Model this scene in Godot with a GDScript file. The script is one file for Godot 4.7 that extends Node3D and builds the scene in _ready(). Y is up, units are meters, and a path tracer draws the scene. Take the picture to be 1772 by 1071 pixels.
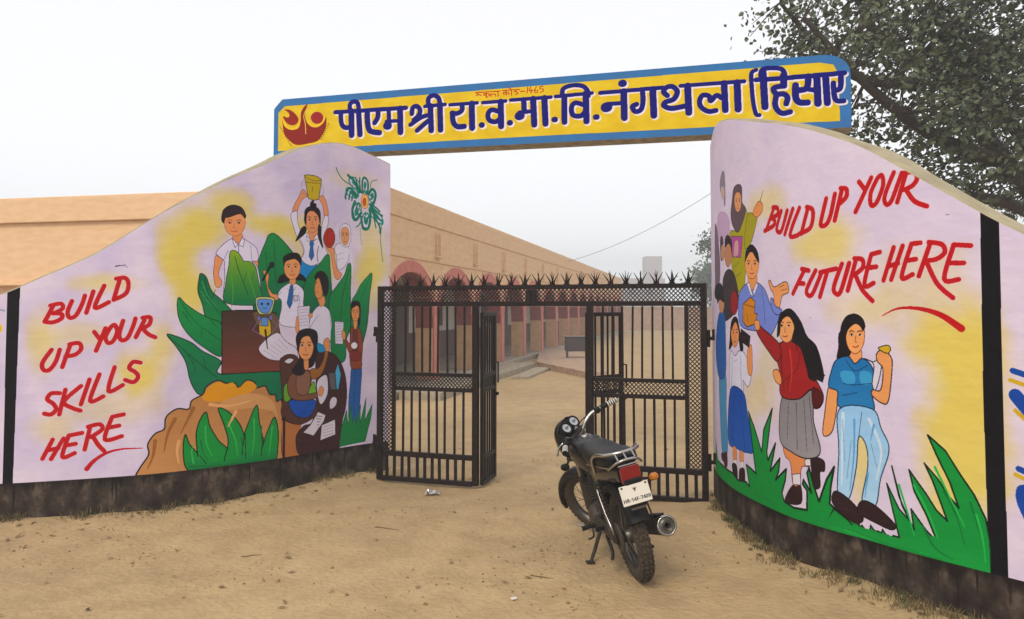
extends Node3D
# A school gateway in winter haze: two curved mural walls, a lettered beam, an iron gate, a parked motorcycle,
# a sandy yard with an arcaded school building and a big tree beyond the wall. Metres, y up, camera looks along -z.

var taken := {}
var mats := {}

func _ready() -> void:
	view_and_light()
	build_ground()
	build_mural_walls()
	build_name_beam()
	build_gate()
	build_school()
	build_yard()
	build_trees()
	build_motorcycle()
	build_litter()

# ------------------------------------------------------------------ camera, sky, sun
func view_and_light() -> void:
	var cam := Camera3D.new()
	cam.name = "camera"
	cam.projection = Camera3D.PROJECTION_FRUSTUM
	cam.near = 0.1
	cam.far = 900.0
	cam.size = 2.0 * 0.1 * 535.5 / 1400.0
	cam.frustum_offset = Vector2(0.0, -0.1 * 61.5 / 1400.0)
	cam.position = Vector3(0, 1.6, 0)
	cam.rotation.x = atan(61.0 / 1400.0)
	add_child(cam)
	var e := Environment.new()
	e.background_mode = Environment.BG_SKY
	var sm := ProceduralSkyMaterial.new()
	sm.sky_top_color = Color(0.86, 0.857, 0.874)
	sm.sky_horizon_color = Color(0.99, 1.01, 1.02)
	sm.sky_curve = 0.15
	sm.ground_horizon_color = Color(0.80, 0.78, 0.74)
	sm.ground_bottom_color = Color(0.42, 0.36, 0.28)
	sm.sun_angle_max = 1.0
	var sky := Sky.new()
	sky.sky_material = sm
	e.sky = sky
	e.tonemap_mode = Environment.TONE_MAPPER_LINEAR
	e.tonemap_exposure = 1.42
	e.fog_enabled = true
	e.fog_density = 0.0055
	e.fog_light_color = Color(0.93, 0.94, 0.95)
	e.sdfgi_enabled = true
	e.ssao_enabled = true
	e.ssil_enabled = true
	var we := WorldEnvironment.new()
	we.environment = e
	add_child(we)
	var sun := DirectionalLight3D.new()
	sun.name = "sun"
	sun.light_color = Color(1.0, 0.95, 0.88)
	sun.light_energy = 0.5
	sun.light_angular_distance = 22.0
	sun.shadow_enabled = true
	sun.rotation_degrees = Vector3(-44, -24, 0)
	add_child(sun)

# ------------------------------------------------------------------ naming
func numbered(called: String) -> String:
	var n: int = taken.get(called, 0)
	taken[called] = n + 1
	return called if n == 0 else "%s_%03d" % [called, n]

func tag(o: Node3D, label: String, category: String, group := "", kind := "") -> Node3D:
	if label: o.set_meta("label", label)
	if category: o.set_meta("category", category)
	if group: o.set_meta("group", group)
	if kind: o.set_meta("kind", kind)
	return o

func thing(called: String, label: String, category: String, at := Vector3.ZERO, group := "") -> Node3D:
	var o := Node3D.new()
	o.name = numbered(called)
	add_child(o)
	o.position = at
	return tag(o, label, category, group)

func part(called: String, mesh: Mesh, m: Material, parent: Node3D, at := Vector3.ZERO) -> MeshInstance3D:
	var o := MeshInstance3D.new()
	o.mesh = mesh
	o.material_override = m
	o.name = numbered(called) if parent == self else called
	parent.add_child(o, true)
	o.position = at
	return o

# ------------------------------------------------------------------ shapes
func start() -> SurfaceTool:
	var st := SurfaceTool.new()
	st.begin(Mesh.PRIMITIVE_TRIANGLES)
	return st

func quad(st: SurfaceTool, a: Vector3, b: Vector3, c: Vector3, d: Vector3) -> void:
	var n := (c - a).cross(b - a)
	if n.length() < 1e-12: n = (d - a).cross(c - a)
	n = n.normalized()
	for p in [a, b, c, a, c, d]:
		st.set_normal(n)
		st.add_vertex(p)

func tri(st: SurfaceTool, a: Vector3, b: Vector3, c: Vector3) -> void:
	var n := (c - a).cross(b - a).normalized()
	for p in [a, b, c]:
		st.set_normal(n)
		st.add_vertex(p)

# box with chamfered edges; c is the chamfer
func boxed(st: SurfaceTool, at: Vector3, size: Vector3, b := Basis.IDENTITY, c := 0.0) -> void:
	var h := size * 0.5
	if c <= 0.0:
		var v := []
		for s in [[-1, -1, -1], [1, -1, -1], [1, 1, -1], [-1, 1, -1], [-1, -1, 1], [1, -1, 1], [1, 1, 1], [-1, 1, 1]]:
			v.append(at + b * Vector3(s[0] * h.x, s[1] * h.y, s[2] * h.z))
		for f in [[0, 1, 2, 3], [5, 4, 7, 6], [4, 0, 3, 7], [1, 5, 6, 2], [3, 2, 6, 7], [4, 5, 1, 0]]:
			quad(st, v[f[0]], v[f[1]], v[f[2]], v[f[3]])
		return
	c = minf(c, minf(h.x, minf(h.y, h.z)) * 0.9)
	var i := h - Vector3(c, c, c)
	var P := func(x, y, z): return at + b * Vector3(x, y, z)
	for s in [-1.0, 1.0]:
		quad(st, P.call(-i.x * s, -i.y, -h.z * s), P.call(i.x * s, -i.y, -h.z * s), P.call(i.x * s, i.y, -h.z * s), P.call(-i.x * s, i.y, -h.z * s))
		quad(st, P.call(h.x * s, -i.y, -i.z * s), P.call(h.x * s, -i.y, i.z * s), P.call(h.x * s, i.y, i.z * s), P.call(h.x * s, i.y, -i.z * s))
		quad(st, P.call(-i.x, h.y * s, -i.z * s), P.call(i.x, h.y * s, -i.z * s), P.call(i.x, h.y * s, i.z * s), P.call(-i.x, h.y * s, i.z * s))
		for t in [-1.0, 1.0]:
			quad(st, P.call(-i.x, s * h.y, t * i.z), P.call(i.x, s * h.y, t * i.z), P.call(i.x, s * i.y, t * h.z), P.call(-i.x, s * i.y, t * h.z))
			quad(st, P.call(s * h.x, -i.y, t * i.z), P.call(s * h.x, i.y, t * i.z), P.call(s * i.x, i.y, t * h.z), P.call(s * i.x, -i.y, t * h.z))
			quad(st, P.call(s * h.x, t * i.y, -i.z), P.call(s * h.x, t * i.y, i.z), P.call(s * i.x, t * h.y, i.z), P.call(s * i.x, t * h.y, -i.z))
			for r in [-1.0, 1.0]:
				tri(st, P.call(s * h.x, t * i.y, r * i.z), P.call(s * i.x, t * h.y, r * i.z), P.call(s * i.x, t * i.y, r * h.z))

func box_mesh(size: Vector3, c := 0.0, at := Vector3.ZERO, b := Basis.IDENTITY) -> ArrayMesh:
	var st := start()
	boxed(st, at, size, b, c)
	return st.commit()

# straight bar of rectangular section between two points
func bar(st: SurfaceTool, a: Vector3, b: Vector3, w: float, d: float, side := Vector3.ZERO, c := 0.0) -> void:
	var y := (b - a).normalized()
	var ref := side if side.length() > 0.0 else (Vector3.FORWARD if absf(y.dot(Vector3.FORWARD)) < 0.9 else Vector3.RIGHT)
	var x := (ref - y * ref.dot(y)).normalized()
	boxed(st, (a + b) * 0.5, Vector3(w, (b - a).length(), d), Basis(x, y, x.cross(y)), c)

# rings: arrays of points, closed loops of equal count, skinned smoothly
func skin(st: SurfaceTool, rings: Array, caps := true, closed := false) -> void:
	var n: int = rings[0].size()
	var m := rings.size()
	var norm := []
	for i in m:
		var row := PackedVector3Array()
		var prev: Array = rings[(i - 1 + m) % m] if closed else rings[maxi(i - 1, 0)]
		var next: Array = rings[(i + 1) % m] if closed else rings[mini(i + 1, m - 1)]
		for k in n:
			var du: Vector3 = rings[i][(k + 1) % n] - rings[i][(k - 1 + n) % n]
			var dv: Vector3 = next[k] - prev[k]
			row.append(dv.cross(du).normalized())
		norm.append(row)
	for i in (m if closed else m - 1):
		var j := (i + 1) % m
		for k in n:
			var l := (k + 1) % n
			for q in [[i, k], [i, l], [j, l], [i, k], [j, l], [j, k]]:
				st.set_normal(norm[q[0]][q[1]])
				st.add_vertex(rings[q[0]][q[1]])
	if caps and not closed:
		for e in [0, m - 1]:
			var c := Vector3.ZERO
			for p in rings[e]: c += p
			c /= n
			var nn: Vector3 = (rings[e][1] - c).cross(rings[e][0] - c).normalized()
			for k in n:
				for p in [c, rings[e][k], rings[e][(k + 1) % n]]:
					st.set_normal(nn)
					st.add_vertex(p)

func tube(st: SurfaceTool, pts: Array, radii, sides := 8, closed := false) -> void:
	var rings := []
	var up := Vector3.UP
	var m := pts.size()
	for i in m:
		var t: Vector3 = (pts[(i + 1) % m] - pts[(i - 1 + m) % m]) if closed else (pts[mini(i + 1, m - 1)] - pts[maxi(i - 1, 0)])
		t = t.normalized()
		if i == 0 and absf(t.dot(up)) > 0.9: up = Vector3.RIGHT
		up = (up - t * up.dot(t)).normalized()
		var s := t.cross(up)
		var r: float = radii[i] if radii is Array else radii
		var ring := []
		for k in sides:
			var a := TAU * k / sides
			ring.append(pts[i] + (up * cos(a) + s * sin(a)) * r)
		rings.append(ring)
	skin(st, rings, true, closed)

func tube_mesh(pts: Array, radii, sides := 8, closed := false) -> ArrayMesh:
	var st := start()
	tube(st, pts, radii, sides, closed)
	return st.commit()

func curve(pts: Array, n := 5) -> Array:
	var out := []
	for i in pts.size() - 1:
		var a = pts[maxi(i - 1, 0)]
		var d = pts[mini(i + 2, pts.size() - 1)]
		for k in n:
			out.append(pts[i].cubic_interpolate(pts[i + 1], a, d, float(k) / n))
	out.append(pts[-1])
	return out

# profile of (radius, offset along the axis) turned about the axis through at
func turned(st: SurfaceTool, profile: Array, at: Vector3, axis: Vector3, sides := 24, closed := false) -> void:
	axis = axis.normalized()
	var u := (Vector3.UP if absf(axis.y) < 0.9 else Vector3.RIGHT)
	u = (u - axis * u.dot(axis)).normalized()
	var v := axis.cross(u)
	var rings := []
	for p in profile:
		var ring := []
		for k in sides:
			var a := TAU * k / sides
			ring.append(at + axis * p.y + (u * cos(a) + v * sin(a)) * p.x)
		rings.append(ring)
	skin(st, rings, false, closed)

func turned_mesh(profile: Array, at: Vector3, axis: Vector3, sides := 24, closed := false) -> ArrayMesh:
	var st := start()
	turned(st, profile, at, axis, sides, closed)
	return st.commit()

# superellipse section in the y-z plane at x
func section(x: float, y: float, hz: float, hy: float, e := 2.6, sides := 20, z := 0.0) -> Array:
	var ring := []
	for k in sides:
		var a := TAU * k / sides
		var cx := cos(a)
		var sy := sin(a)
		ring.append(Vector3(x, y + hy * signf(sy) * pow(absf(sy), 2.0 / e), z + hz * signf(cx) * pow(absf(cx), 2.0 / e)))
	return ring

# outline in the x-y plane pushed along z from z0 to z1
func extrude(st: SurfaceTool, outline: PackedVector2Array, z0: float, z1: float, tr := Transform3D.IDENTITY) -> void:
	var idx := Geometry2D.triangulate_polygon(outline)
	for i in range(0, idx.size(), 3):
		var p := []
		for k in 3: p.append(outline[idx[i + k]])
		tri(st, tr * Vector3(p[0].x, p[0].y, z1), tr * Vector3(p[1].x, p[1].y, z1), tr * Vector3(p[2].x, p[2].y, z1))
		tri(st, tr * Vector3(p[0].x, p[0].y, z0), tr * Vector3(p[2].x, p[2].y, z0), tr * Vector3(p[1].x, p[1].y, z0))
	for i in outline.size():
		var a := outline[i]
		var b := outline[(i + 1) % outline.size()]
		quad(st, tr * Vector3(a.x, a.y, z0), tr * Vector3(b.x, b.y, z0), tr * Vector3(b.x, b.y, z1), tr * Vector3(a.x, a.y, z1))

# ------------------------------------------------------------------ materials
func plain(called: String, c: String, rough := 0.8, metal := 0.0) -> StandardMaterial3D:
	if mats.has(called): return mats[called]
	var m := StandardMaterial3D.new()
	m.resource_name = called
	m.albedo_color = Color.html(c)
	m.roughness = rough
	m.metallic = metal
	mats[called] = m
	return m

func noise(freq: float, sd: int, octaves := 4) -> FastNoiseLite:
	var n := FastNoiseLite.new()
	n.seed = sd
	n.frequency = freq
	n.fractal_octaves = octaves
	return n

# colour mottled between the colours of a ramp, laid over the surface in world metres
func mottled(called: String, ramp: Array, scale_m: float, rough := 0.9, bump := 0.0, sd := 3, freq := 0.012, stretch := Vector3.ONE) -> StandardMaterial3D:
	if mats.has(called): return mats[called]
	var m := StandardMaterial3D.new()
	m.resource_name = called
	var g := Gradient.new()
	var off := PackedFloat32Array()
	var col := PackedColorArray()
	for i in ramp.size():
		off.append(0.22 + 0.56 * i / maxf(1.0, ramp.size() - 1))
		col.append(Color.html(ramp[i]))
	g.offsets = off
	g.colors = col
	var t := NoiseTexture2D.new()
	t.width = 512
	t.height = 512
	t.seamless = true
	t.noise = noise(freq, sd, 6)
	t.color_ramp = g
	m.albedo_texture = t
	m.roughness = rough
	if bump > 0.0:
		var b := NoiseTexture2D.new()
		b.width = 512
		b.height = 512
		b.seamless = true
		b.as_normal_map = true
		b.bump_strength = 6.0
		b.noise = noise(0.06, sd + 7, 5)
		m.normal_enabled = true
		m.normal_texture = b
		m.normal_scale = bump
	m.uv1_triplanar = true
	m.uv1_world_triplanar = true
	m.uv1_scale = stretch / scale_m
	mats[called] = m
	return m

# ------------------------------------------------------------------ sign painter's brushes (on an Image)
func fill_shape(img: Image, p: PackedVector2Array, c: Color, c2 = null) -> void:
	var w := img.get_width()
	var h := img.get_height()
	var y0 := 1e9
	var y1 := -1e9
	for q in p:
		y0 = minf(y0, q.y)
		y1 = maxf(y1, q.y)
	var n := p.size()
	for y in range(maxi(0, int(floor(y0))), mini(h - 1, int(ceil(y1))) + 1):
		var fy := y + 0.5
		var xs := []
		for i in n:
			var a := p[i]
			var b := p[(i + 1) % n]
			if (a.y <= fy) != (b.y <= fy):
				xs.append(a.x + (fy - a.y) / (b.y - a.y) * (b.x - a.x))
		xs.sort()
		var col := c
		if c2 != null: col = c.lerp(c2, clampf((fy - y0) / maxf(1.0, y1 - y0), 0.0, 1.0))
		for k in range(0, xs.size() - 1, 2):
			var xa := clampi(int(round(xs[k])), 0, w)
			var xb := clampi(int(round(xs[k + 1])), 0, w)
			if xb > xa: img.fill_rect(Rect2i(xa, y, xb - xa, 1), col)

func smoothed(p: PackedVector2Array, closed: bool, n := 5) -> PackedVector2Array:
	var out := PackedVector2Array()
	var m := p.size()
	for i in (m if closed else m - 1):
		var a := p[(i - 1 + m) % m] if closed else p[maxi(i - 1, 0)]
		var d := p[(i + 2) % m] if closed else p[mini(i + 2, m - 1)]
		for k in n:
			out.append(p[i].cubic_interpolate(p[(i + 1) % m], a, d, float(k) / n))
	if not closed: out.append(p[m - 1])
	return out

func brush(img: Image, p: PackedVector2Array, w0: float, w1: float, c: Color) -> void:
	var m := p.size()
	for i in m:
		var r := lerpf(w0, w1, float(i) / maxf(1.0, m - 1)) * 0.5
		var disc := PackedVector2Array()
		for k in 12: disc.append(p[i] + Vector2.from_angle(TAU * k / 12.0) * r)
		fill_shape(img, disc, c)
		if i + 1 < m:
			var r2 := lerpf(w0, w1, float(i + 1) / maxf(1.0, m - 1)) * 0.5
			var d := (p[i + 1] - p[i]).normalized().orthogonal()
			fill_shape(img, PackedVector2Array([p[i] + d * r, p[i + 1] + d * r2, p[i + 1] - d * r2, p[i] - d * r]), c)

# enamel paint straight from the tin: fuller than the colours noted down from the wall
func tin(c: String) -> Color:
	var k := Color.html(c)
	if k.v < 0.2: return k
	return Color.from_hsv(k.h, minf(1.0, k.s * (1.12 if k.s > 0.25 else 0.9)), minf(0.93, k.v * (1.1 if k.s > 0.25 else 1.06)))

func paint(img: Image, list: Array) -> void:
	for c in list:
		var raw: Array = c[-1]
		var p := PackedVector2Array()
		for i in range(0, raw.size(), 2): p.append(Vector2(raw[i], raw[i + 1]))
		if c[0] == "f":
			if c[3]: p = smoothed(p, true)
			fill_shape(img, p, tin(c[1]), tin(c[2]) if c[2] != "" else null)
			if c[5] > 0.0:
				p.append(p[0])
				brush(img, p, c[5], c[5], tin(c[4]))
		else:
			if c[4] and p.size() > 2: p = smoothed(p, false)
			brush(img, p, c[2], c[3], tin(c[1]))

func painted(img: Image, rough: float, bump := 0.0) -> StandardMaterial3D:
	var m := StandardMaterial3D.new()
	m.albedo_texture = ImageTexture.create_from_image(img)
	m.roughness = rough
	return m

# ------------------------------------------------------------------ ground
var rough_noise: FastNoiseLite
var fine_noise: FastNoiseLite

func wall_distance(x: float, z: float) -> float:
	var best := 1e9
	if x > -6.0 and x < 4.0 and z < -2.6 and z > -9.0:
		for plan in [PLAN_BESIDE_LEAVES, PLAN_BESIDE_GRASS]:
			for p in plan:
				best = minf(best, (p[0] - x) * (p[0] - x) + (p[1] - z) * (p[1] - z))
	return sqrt(best)

func ground_height(x: float, z: float) -> float:
	var h := rough_noise.get_noise_2d(x, z) * 0.022
	var near := clampf(1.0 - absf(z + 6.0) / 14.0, 0.0, 1.0) * clampf(1.0 - absf(x) / 10.0, 0.0, 1.0)
	h += fine_noise.get_noise_2d(x, z) * 0.014 * near
	var d := wall_distance(x, z)
	h += 0.045 * exp(-d * d / 0.09) * (0.7 + 0.6 * rough_noise.get_noise_2d(x * 2.0 + 40.0, z * 2.0))
	# packed hollows under the wheels and along the way through the gate
	h -= 0.02 * exp(-(pow(x - 0.575, 2) + pow(z + 5.9, 2)) / 0.16)
	h -= 0.03 * exp(-pow(x - 0.25 + 0.1 * (z + 7.0), 2) / 0.5) * clampf(1.0 - absf(z + 7.5) / 6.0, 0.0, 1.0) * 0.5
	# wheel ruts and scuffed footsteps leading out of the gateway
	for r in [-0.32, 0.42]:
		var cx: float = r + 0.3 - 0.22 * (z + 7.0) + 0.05 * (z + 7.0) * (z + 7.0) * (1.0 if z > -7.0 else 0.2)
		h -= 0.014 * exp(-pow(x - cx, 2) / 0.006) * near * (0.6 + 0.5 * fine_noise.get_noise_2d(z * 0.4, r * 30.0))
		h += 0.007 * exp(-pow(absf(x - cx) - 0.11, 2) / 0.003) * near
	var step := absf(fposmod(z, 0.62) - 0.31)
	h -= 0.012 * exp(-(pow(x + 0.75 + 0.3 * (z + 6.0) - (0.09 if fposmod(z, 1.24) < 0.62 else -0.09), 2) / 0.0025 + step * step / 0.012)) * near
	# a rut of drifted sand inside the yard
	h += 0.05 * exp(-pow(z + 11.2 + 0.35 * x, 2) / 0.12) * clampf(1.0 - absf(x + 0.6) / 2.6, 0.0, 1.0)
	return h

func graded(lo: float, hi: float, step: float, far_lo: float, far_hi: float) -> PackedFloat32Array:
	var a := PackedFloat32Array()
	var v := lo
	while v < hi:
		a.append(v)
		v += step
	var s := step
	v = hi
	while v < far_hi:
		a.append(v)
		s *= 1.16
		v += s
	a.append(far_hi)
	s = step
	v = lo - step
	var b := PackedFloat32Array()
	while v > far_lo:
		b.append(v)
		s *= 1.16
		v -= s
	b.append(far_lo)
	b.reverse()
	b.append_array(a)
	return b

func build_ground() -> void:
	rough_noise = noise(0.55, 11, 3)
	fine_noise = noise(3.2, 5, 3)
	var patch := noise(0.35, 21, 4)
	var xs := graded(-5.6, 4.4, 0.06, -130.0, 130.0)
	var zs := graded(-9.6, -1.6, 0.06, -210.0, 30.0)
	var v := PackedVector3Array()
	var n := PackedVector3Array()
	var c := PackedColorArray()
	var ix := PackedInt32Array()
	for z in zs:
		for x in xs:
			v.append(Vector3(x, ground_height(x, z), z))
			var k := patch.get_noise_2d(x, z)
			var k2 := patch.get_noise_2d(x * 3.1 + 90.0, z * 3.1)
			# pale dry drifts and browner trodden earth, by noise alone
			var f := 0.95 + 0.15 * k + 0.07 * k2
			c.append(Color(f, f * 0.995, f * 0.98))
	var w := xs.size()
	for j in zs.size():
		for i in w:
			var a := v[j * w + maxi(i - 1, 0)]
			var b := v[j * w + mini(i + 1, w - 1)]
			var d := v[maxi(j - 1, 0) * w + i]
			var e := v[mini(j + 1, zs.size() - 1) * w + i]
			n.append((e - d).cross(b - a).normalized())
			if i + 1 < w and j + 1 < zs.size():
				var q := j * w + i
				ix.append_array(PackedInt32Array([q, q + 1, q + w + 1, q, q + w + 1, q + w]))
	var arr := []
	arr.resize(Mesh.ARRAY_MAX)
	arr[Mesh.ARRAY_VERTEX] = v
	arr[Mesh.ARRAY_NORMAL] = n
	arr[Mesh.ARRAY_COLOR] = c
	arr[Mesh.ARRAY_INDEX] = ix
	var mesh := ArrayMesh.new()
	mesh.add_surface_from_arrays(Mesh.PRIMITIVE_TRIANGLES, arr)
	var m := sand()
	tag(part("ground", mesh, m, self), "", "", "", "structure")

func sand() -> StandardMaterial3D:
	if mats.has("sand"): return mats["sand"]
	# trodden sand: fine grain, pale drifts and darker damp crumbs
	var size := 1024
	var img := Image.create(size, size, false, Image.FORMAT_RGB8)
	var big := noise(0.006, 31, 4).get_seamless_image(size, size)
	var mid := noise(0.03, 32, 4).get_seamless_image(size, size)
	var grain := noise(0.25, 33, 3).get_seamless_image(size, size)
	var lo := Color.html("a68d67")
	var hi := Color.html("b59c74")
	var crumb := Color.html("957d5a")
	for y in size:
		for x in size:
			var t := 0.45 * big.get_pixel(x, y).r + 0.35 * mid.get_pixel(x, y).r + 0.2 * grain.get_pixel(x, y).r
			var col := lo.lerp(hi, smoothstep(0.25, 0.72, t))
			var g := mid.get_pixel((x * 3 + 200) % size, (y * 3 + 71) % size).r * 0.5 + grain.get_pixel((x + 511) % size, y).r * 0.5
			if g > 0.66: col = col.lerp(crumb, clampf((g - 0.66) * 4.0, 0.0, 0.45))
			img.set_pixel(x, y, col)
	var m := StandardMaterial3D.new()
	m.resource_name = "sand"
	m.albedo_texture = ImageTexture.create_from_image(img)
	m.vertex_color_use_as_albedo = true
	m.roughness = 0.97
	m.normal_enabled = true
	var b := NoiseTexture2D.new()
	b.width = 1024
	b.height = 1024
	b.seamless = true
	b.as_normal_map = true
	b.bump_strength = 7.0
	b.noise = noise(0.05, 44, 6)
	m.normal_texture = b
	m.normal_scale = 0.45
	m.uv1_triplanar = true
	m.uv1_world_triplanar = true
	m.uv1_scale = Vector3.ONE / 2.7
	mats["sand"] = m
	return m

# ------------------------------------------------------------------ mural walls
func mural_image(wall_len: float, base: String, spray: Array, list: Array, dado_top: int, sd: int) -> Image:
	var w := int(wall_len * 400.0)
	var h := 1340
	# sprayed yellow clouds, mixed at an eighth of the size and scaled up
	var small := Image.create(w / 8, h / 8, false, Image.FORMAT_RGB8)
	var drift := noise(0.045, sd, 3)
	var lil := Color.html(base)
	var lil2 := Color.html("d9cce2")
	var yel := Color.html("dcc650")
	for y in small.get_height():
		for x in small.get_width():
			var keep := 1.0
			var wob := drift.get_noise_2d(x, y)
			for s in spray:
				var dx: float = (x * 8.0 - s[0]) / s[2]
				var dy: float = (y * 8.0 - s[1]) / s[3]
				keep *= 1.0 - s[4] * smoothstep(1.25, 0.25, sqrt(dx * dx + dy * dy) + wob * 0.35)
			small.set_pixel(x, y, lil.lerp(lil2, clampf(0.5 + wob, 0.0, 1.0)).lerp(yel, (1.0 - keep) * 0.9))
	small.resize(w, h, Image.INTERPOLATE_CUBIC)
	var img := small
	paint(img, list)
	# streaks left by a wide brush: thin and thick coats of paint
	var coat := Image.create(w / 24, h / 3, false, Image.FORMAT_RGBA8)
	var hair := noise(0.11, sd + 6, 3)
	for y in coat.get_height():
		for x in coat.get_width():
			var f := hair.get_noise_2d(x * 1.6, y * 1.9) + 0.5 * hair.get_noise_2d(x * 0.3 + 70.0, y * 0.25)
			coat.set_pixel(x, y, Color(1, 0.98, 0.94, clampf(f * 0.05, 0.0, 0.035)) if f > 0.0 else Color(0.12, 0.09, 0.12, clampf(-f * 0.04, 0.0, 0.025)))
	coat.resize(w, h, Image.INTERPOLATE_BILINEAR)
	img.convert(Image.FORMAT_RGBA8)
	img.blend_rect(coat, Rect2i(0, 0, w, h), Vector2i.ZERO)
	img.convert(Image.FORMAT_RGB8)
	# tarred skirting with runs of old paint over bare render
	var run := noise(0.016, sd + 3, 3)
	var blot := noise(0.014, sd + 4, 5)
	var tar := Color.html("1a1412")
	var bare := Color.html("4c423a")
	var lime := Color.html("857b6e")
	for x in w:
		var drip := dado_top + 10.0 + 46.0 * maxf(0.0, run.get_noise_1d(x * 1.0)) + 20.0 * absf(run.get_noise_1d(x * 5.0 + 900.0))
		var long_run := run.get_noise_1d(x * 2.6 + 400.0)
		if long_run > 0.4: drip += (30.0 + 130.0 * absf(run.get_noise_1d(x * 0.7 + 77.0)) * 2.0) * clampf((long_run - 0.4) * 4.0, 0.0, 1.0)
		for y in range(dado_top, h):
			var f := blot.get_noise_2d(x * 0.9, y * 0.7) + 0.3 * blot.get_noise_2d(x * 4.0, y * 4.0)
			var col := bare.lerp(lime, clampf(f * 0.7 - 0.12, 0.0, 0.25)).lerp(tar, clampf(-f * 0.7 + 0.3, 0.0, 0.7))
			if y < drip: col = col.lerp(tar, clampf((drip - y) / 24.0, 0.0, 0.85))
			img.set_pixel(x, y, col)
	return img

func build_one_wall(called: String, label: String, plan: Array, img: Image, len_m: float, group: String) -> Node3D:
	var root := thing(called, label, "wall", Vector3.ZERO, group)
	var n := plan.size()
	var thick := 0.23
	var front := []
	var out := []
	for i in n:
		front.append(Vector2(plan[i][0], plan[i][1]))
	for i in n:
		var d: Vector2 = (front[mini(i + 1, n - 1)] - front[maxi(i - 1, 0)]).normalized()
		var o := Vector2(-d.y, d.x)
		out.append(o if o.dot(-front[i]) > 0.0 else -o)
	# painted face: rows of equal height up to the curved top edge
	var rows := 14
	var v := PackedVector3Array()
	var nn := PackedVector3Array()
	var uv := PackedVector2Array()
	var ix := PackedInt32Array()
	for i in n:
		for j in rows + 1:
			var y: float = -0.05 + (plan[i][2] - 0.012 + 0.05) * j / rows
			v.append(Vector3(front[i].x, y, front[i].y))
			nn.append(Vector3(out[i].x, 0, out[i].y))
			uv.append(Vector2(float(i) / (n - 1), (3.3 - y) / 3.35))
	for i in n - 1:
		for j in rows:
			var q := i * (rows + 1) + j
			ix.append_array(PackedInt32Array([q, q + 1, q + rows + 2, q, q + rows + 2, q + rows + 1]))
	var arr := []
	arr.resize(Mesh.ARRAY_MAX)
	arr[Mesh.ARRAY_VERTEX] = v
	arr[Mesh.ARRAY_NORMAL] = nn
	arr[Mesh.ARRAY_TEX_UV] = uv
	arr[Mesh.ARRAY_INDEX] = ix
	var mesh := ArrayMesh.new()
	mesh.add_surface_from_arrays(Mesh.PRIMITIVE_TRIANGLES, arr)
	var m := painted(img, 0.75)
	m.resource_name = called + "_paint"
	m.metallic_specular = 0.2
	var b := NoiseTexture2D.new()
	b.width = 1024
	b.height = 1024
	b.as_normal_map = true
	b.bump_strength = 3.0
	b.noise = noise(0.03, 9, 5)
	m.normal_enabled = true
	m.normal_texture = b
	m.normal_scale = 0.25
	part("painted_face", mesh, m, root)
	# rounded arris, capping, back and ends
	var cap := start()
	var core := start()
	for i in n - 1:
		var a := []
		var c := []
		for k in [i, i + 1]:
			var f: Vector2 = front[k]
			var o: Vector2 = out[k]
			var t: float = plan[k][2]
			var bk: Vector2 = f - o * thick
			a.append([Vector3(f.x, t - 0.012, f.y), Vector3(f.x - o.x * 0.012, t, f.y - o.y * 0.012), Vector3(bk.x, t, bk.y), Vector3(bk.x, -0.05, bk.y)])
		quad(cap, a[0][0], a[1][0], a[1][1], a[0][1])
		quad(cap, a[0][1], a[1][1], a[1][2], a[0][2])
		quad(core, a[0][2], a[1][2], a[1][3], a[0][3])
	for k in [0, n - 1]:
		var f: Vector2 = front[k]
		var bk: Vector2 = f - out[k] * thick
		quad(core, Vector3(f.x, -0.05, f.y), Vector3(bk.x, -0.05, bk.y), Vector3(bk.x, plan[k][2], bk.y), Vector3(f.x, plan[k][2] - 0.012, f.y))
	part("coping", cap.commit(), mottled("cream_plaster", ["8f866c", "a0967a", "aca286"], 1.3, 0.9, 0.5, 61), root)
	part("wall_back", core.commit(), mottled("lilac_plaster", ["b0a3bd", "bfb2cb", "c8bcd2"], 1.6, 0.9, 0.4, 62), root)
	# the wall runs on beyond the picture at its low height
	var e := 0 if front[0].x < -4.0 else n - 1
	var dirv: Vector2 = (front[e] - front[1 if e == 0 else n - 2]).normalized()
	var p0: Vector2 = front[e] + dirv * 0.004 - out[e] * thick * 0.5
	var p1: Vector2 = p0 + dirv * 3.2
	var hgt: float = plan[e][2]
	var st := start()
	bar(st, Vector3(p0.x, hgt * 0.5 - 0.05, p0.y), Vector3(p1.x, hgt * 0.5 - 0.05, p1.y), thick, hgt - 0.1, Vector3(out[e].x, 0, out[e].y))
	part("low_run", st.commit(), mats["lilac_plaster"], root)
	var sk := start()
	var o3 := Vector3(out[e].x, 0, out[e].y) * (thick * 0.5 + 0.006)
	bar(sk, Vector3(p0.x, 0.12, p0.y) + o3, Vector3(p1.x, 0.12, p1.y) + o3, 0.01, 0.34, Vector3(out[e].x, 0, out[e].y))
	part("skirting", sk.commit(), mottled("tar", ["1a1412", "2c2520", "3c332b"], 0.9, 0.9, 0.4, 63), root)
	return root

func build_mural_walls() -> void:
	var a := mural_image(4.5288, "c8bbdd", SPRAY_BESIDE_LEAVES, MURAL_BESIDE_LEAVES, 1198, 5)
	build_one_wall("mural_wall", "curved lilac wall painted with pupils, big green leaves and red BUILD UP YOUR SKILLS HERE", PLAN_BESIDE_LEAVES, a, 4.53, "mural walls flanking the gate")
	var b := mural_image(3.8767, "d0c3e0", SPRAY_BESIDE_GRASS, MURAL_BESIDE_GRASS, 1208, 8)
	build_one_wall("mural_wall", "curved lilac wall painted with walking women and red BUILD UP YOUR FUTURE HERE", PLAN_BESIDE_GRASS, b, 3.88, "mural walls flanking the gate")

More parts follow.
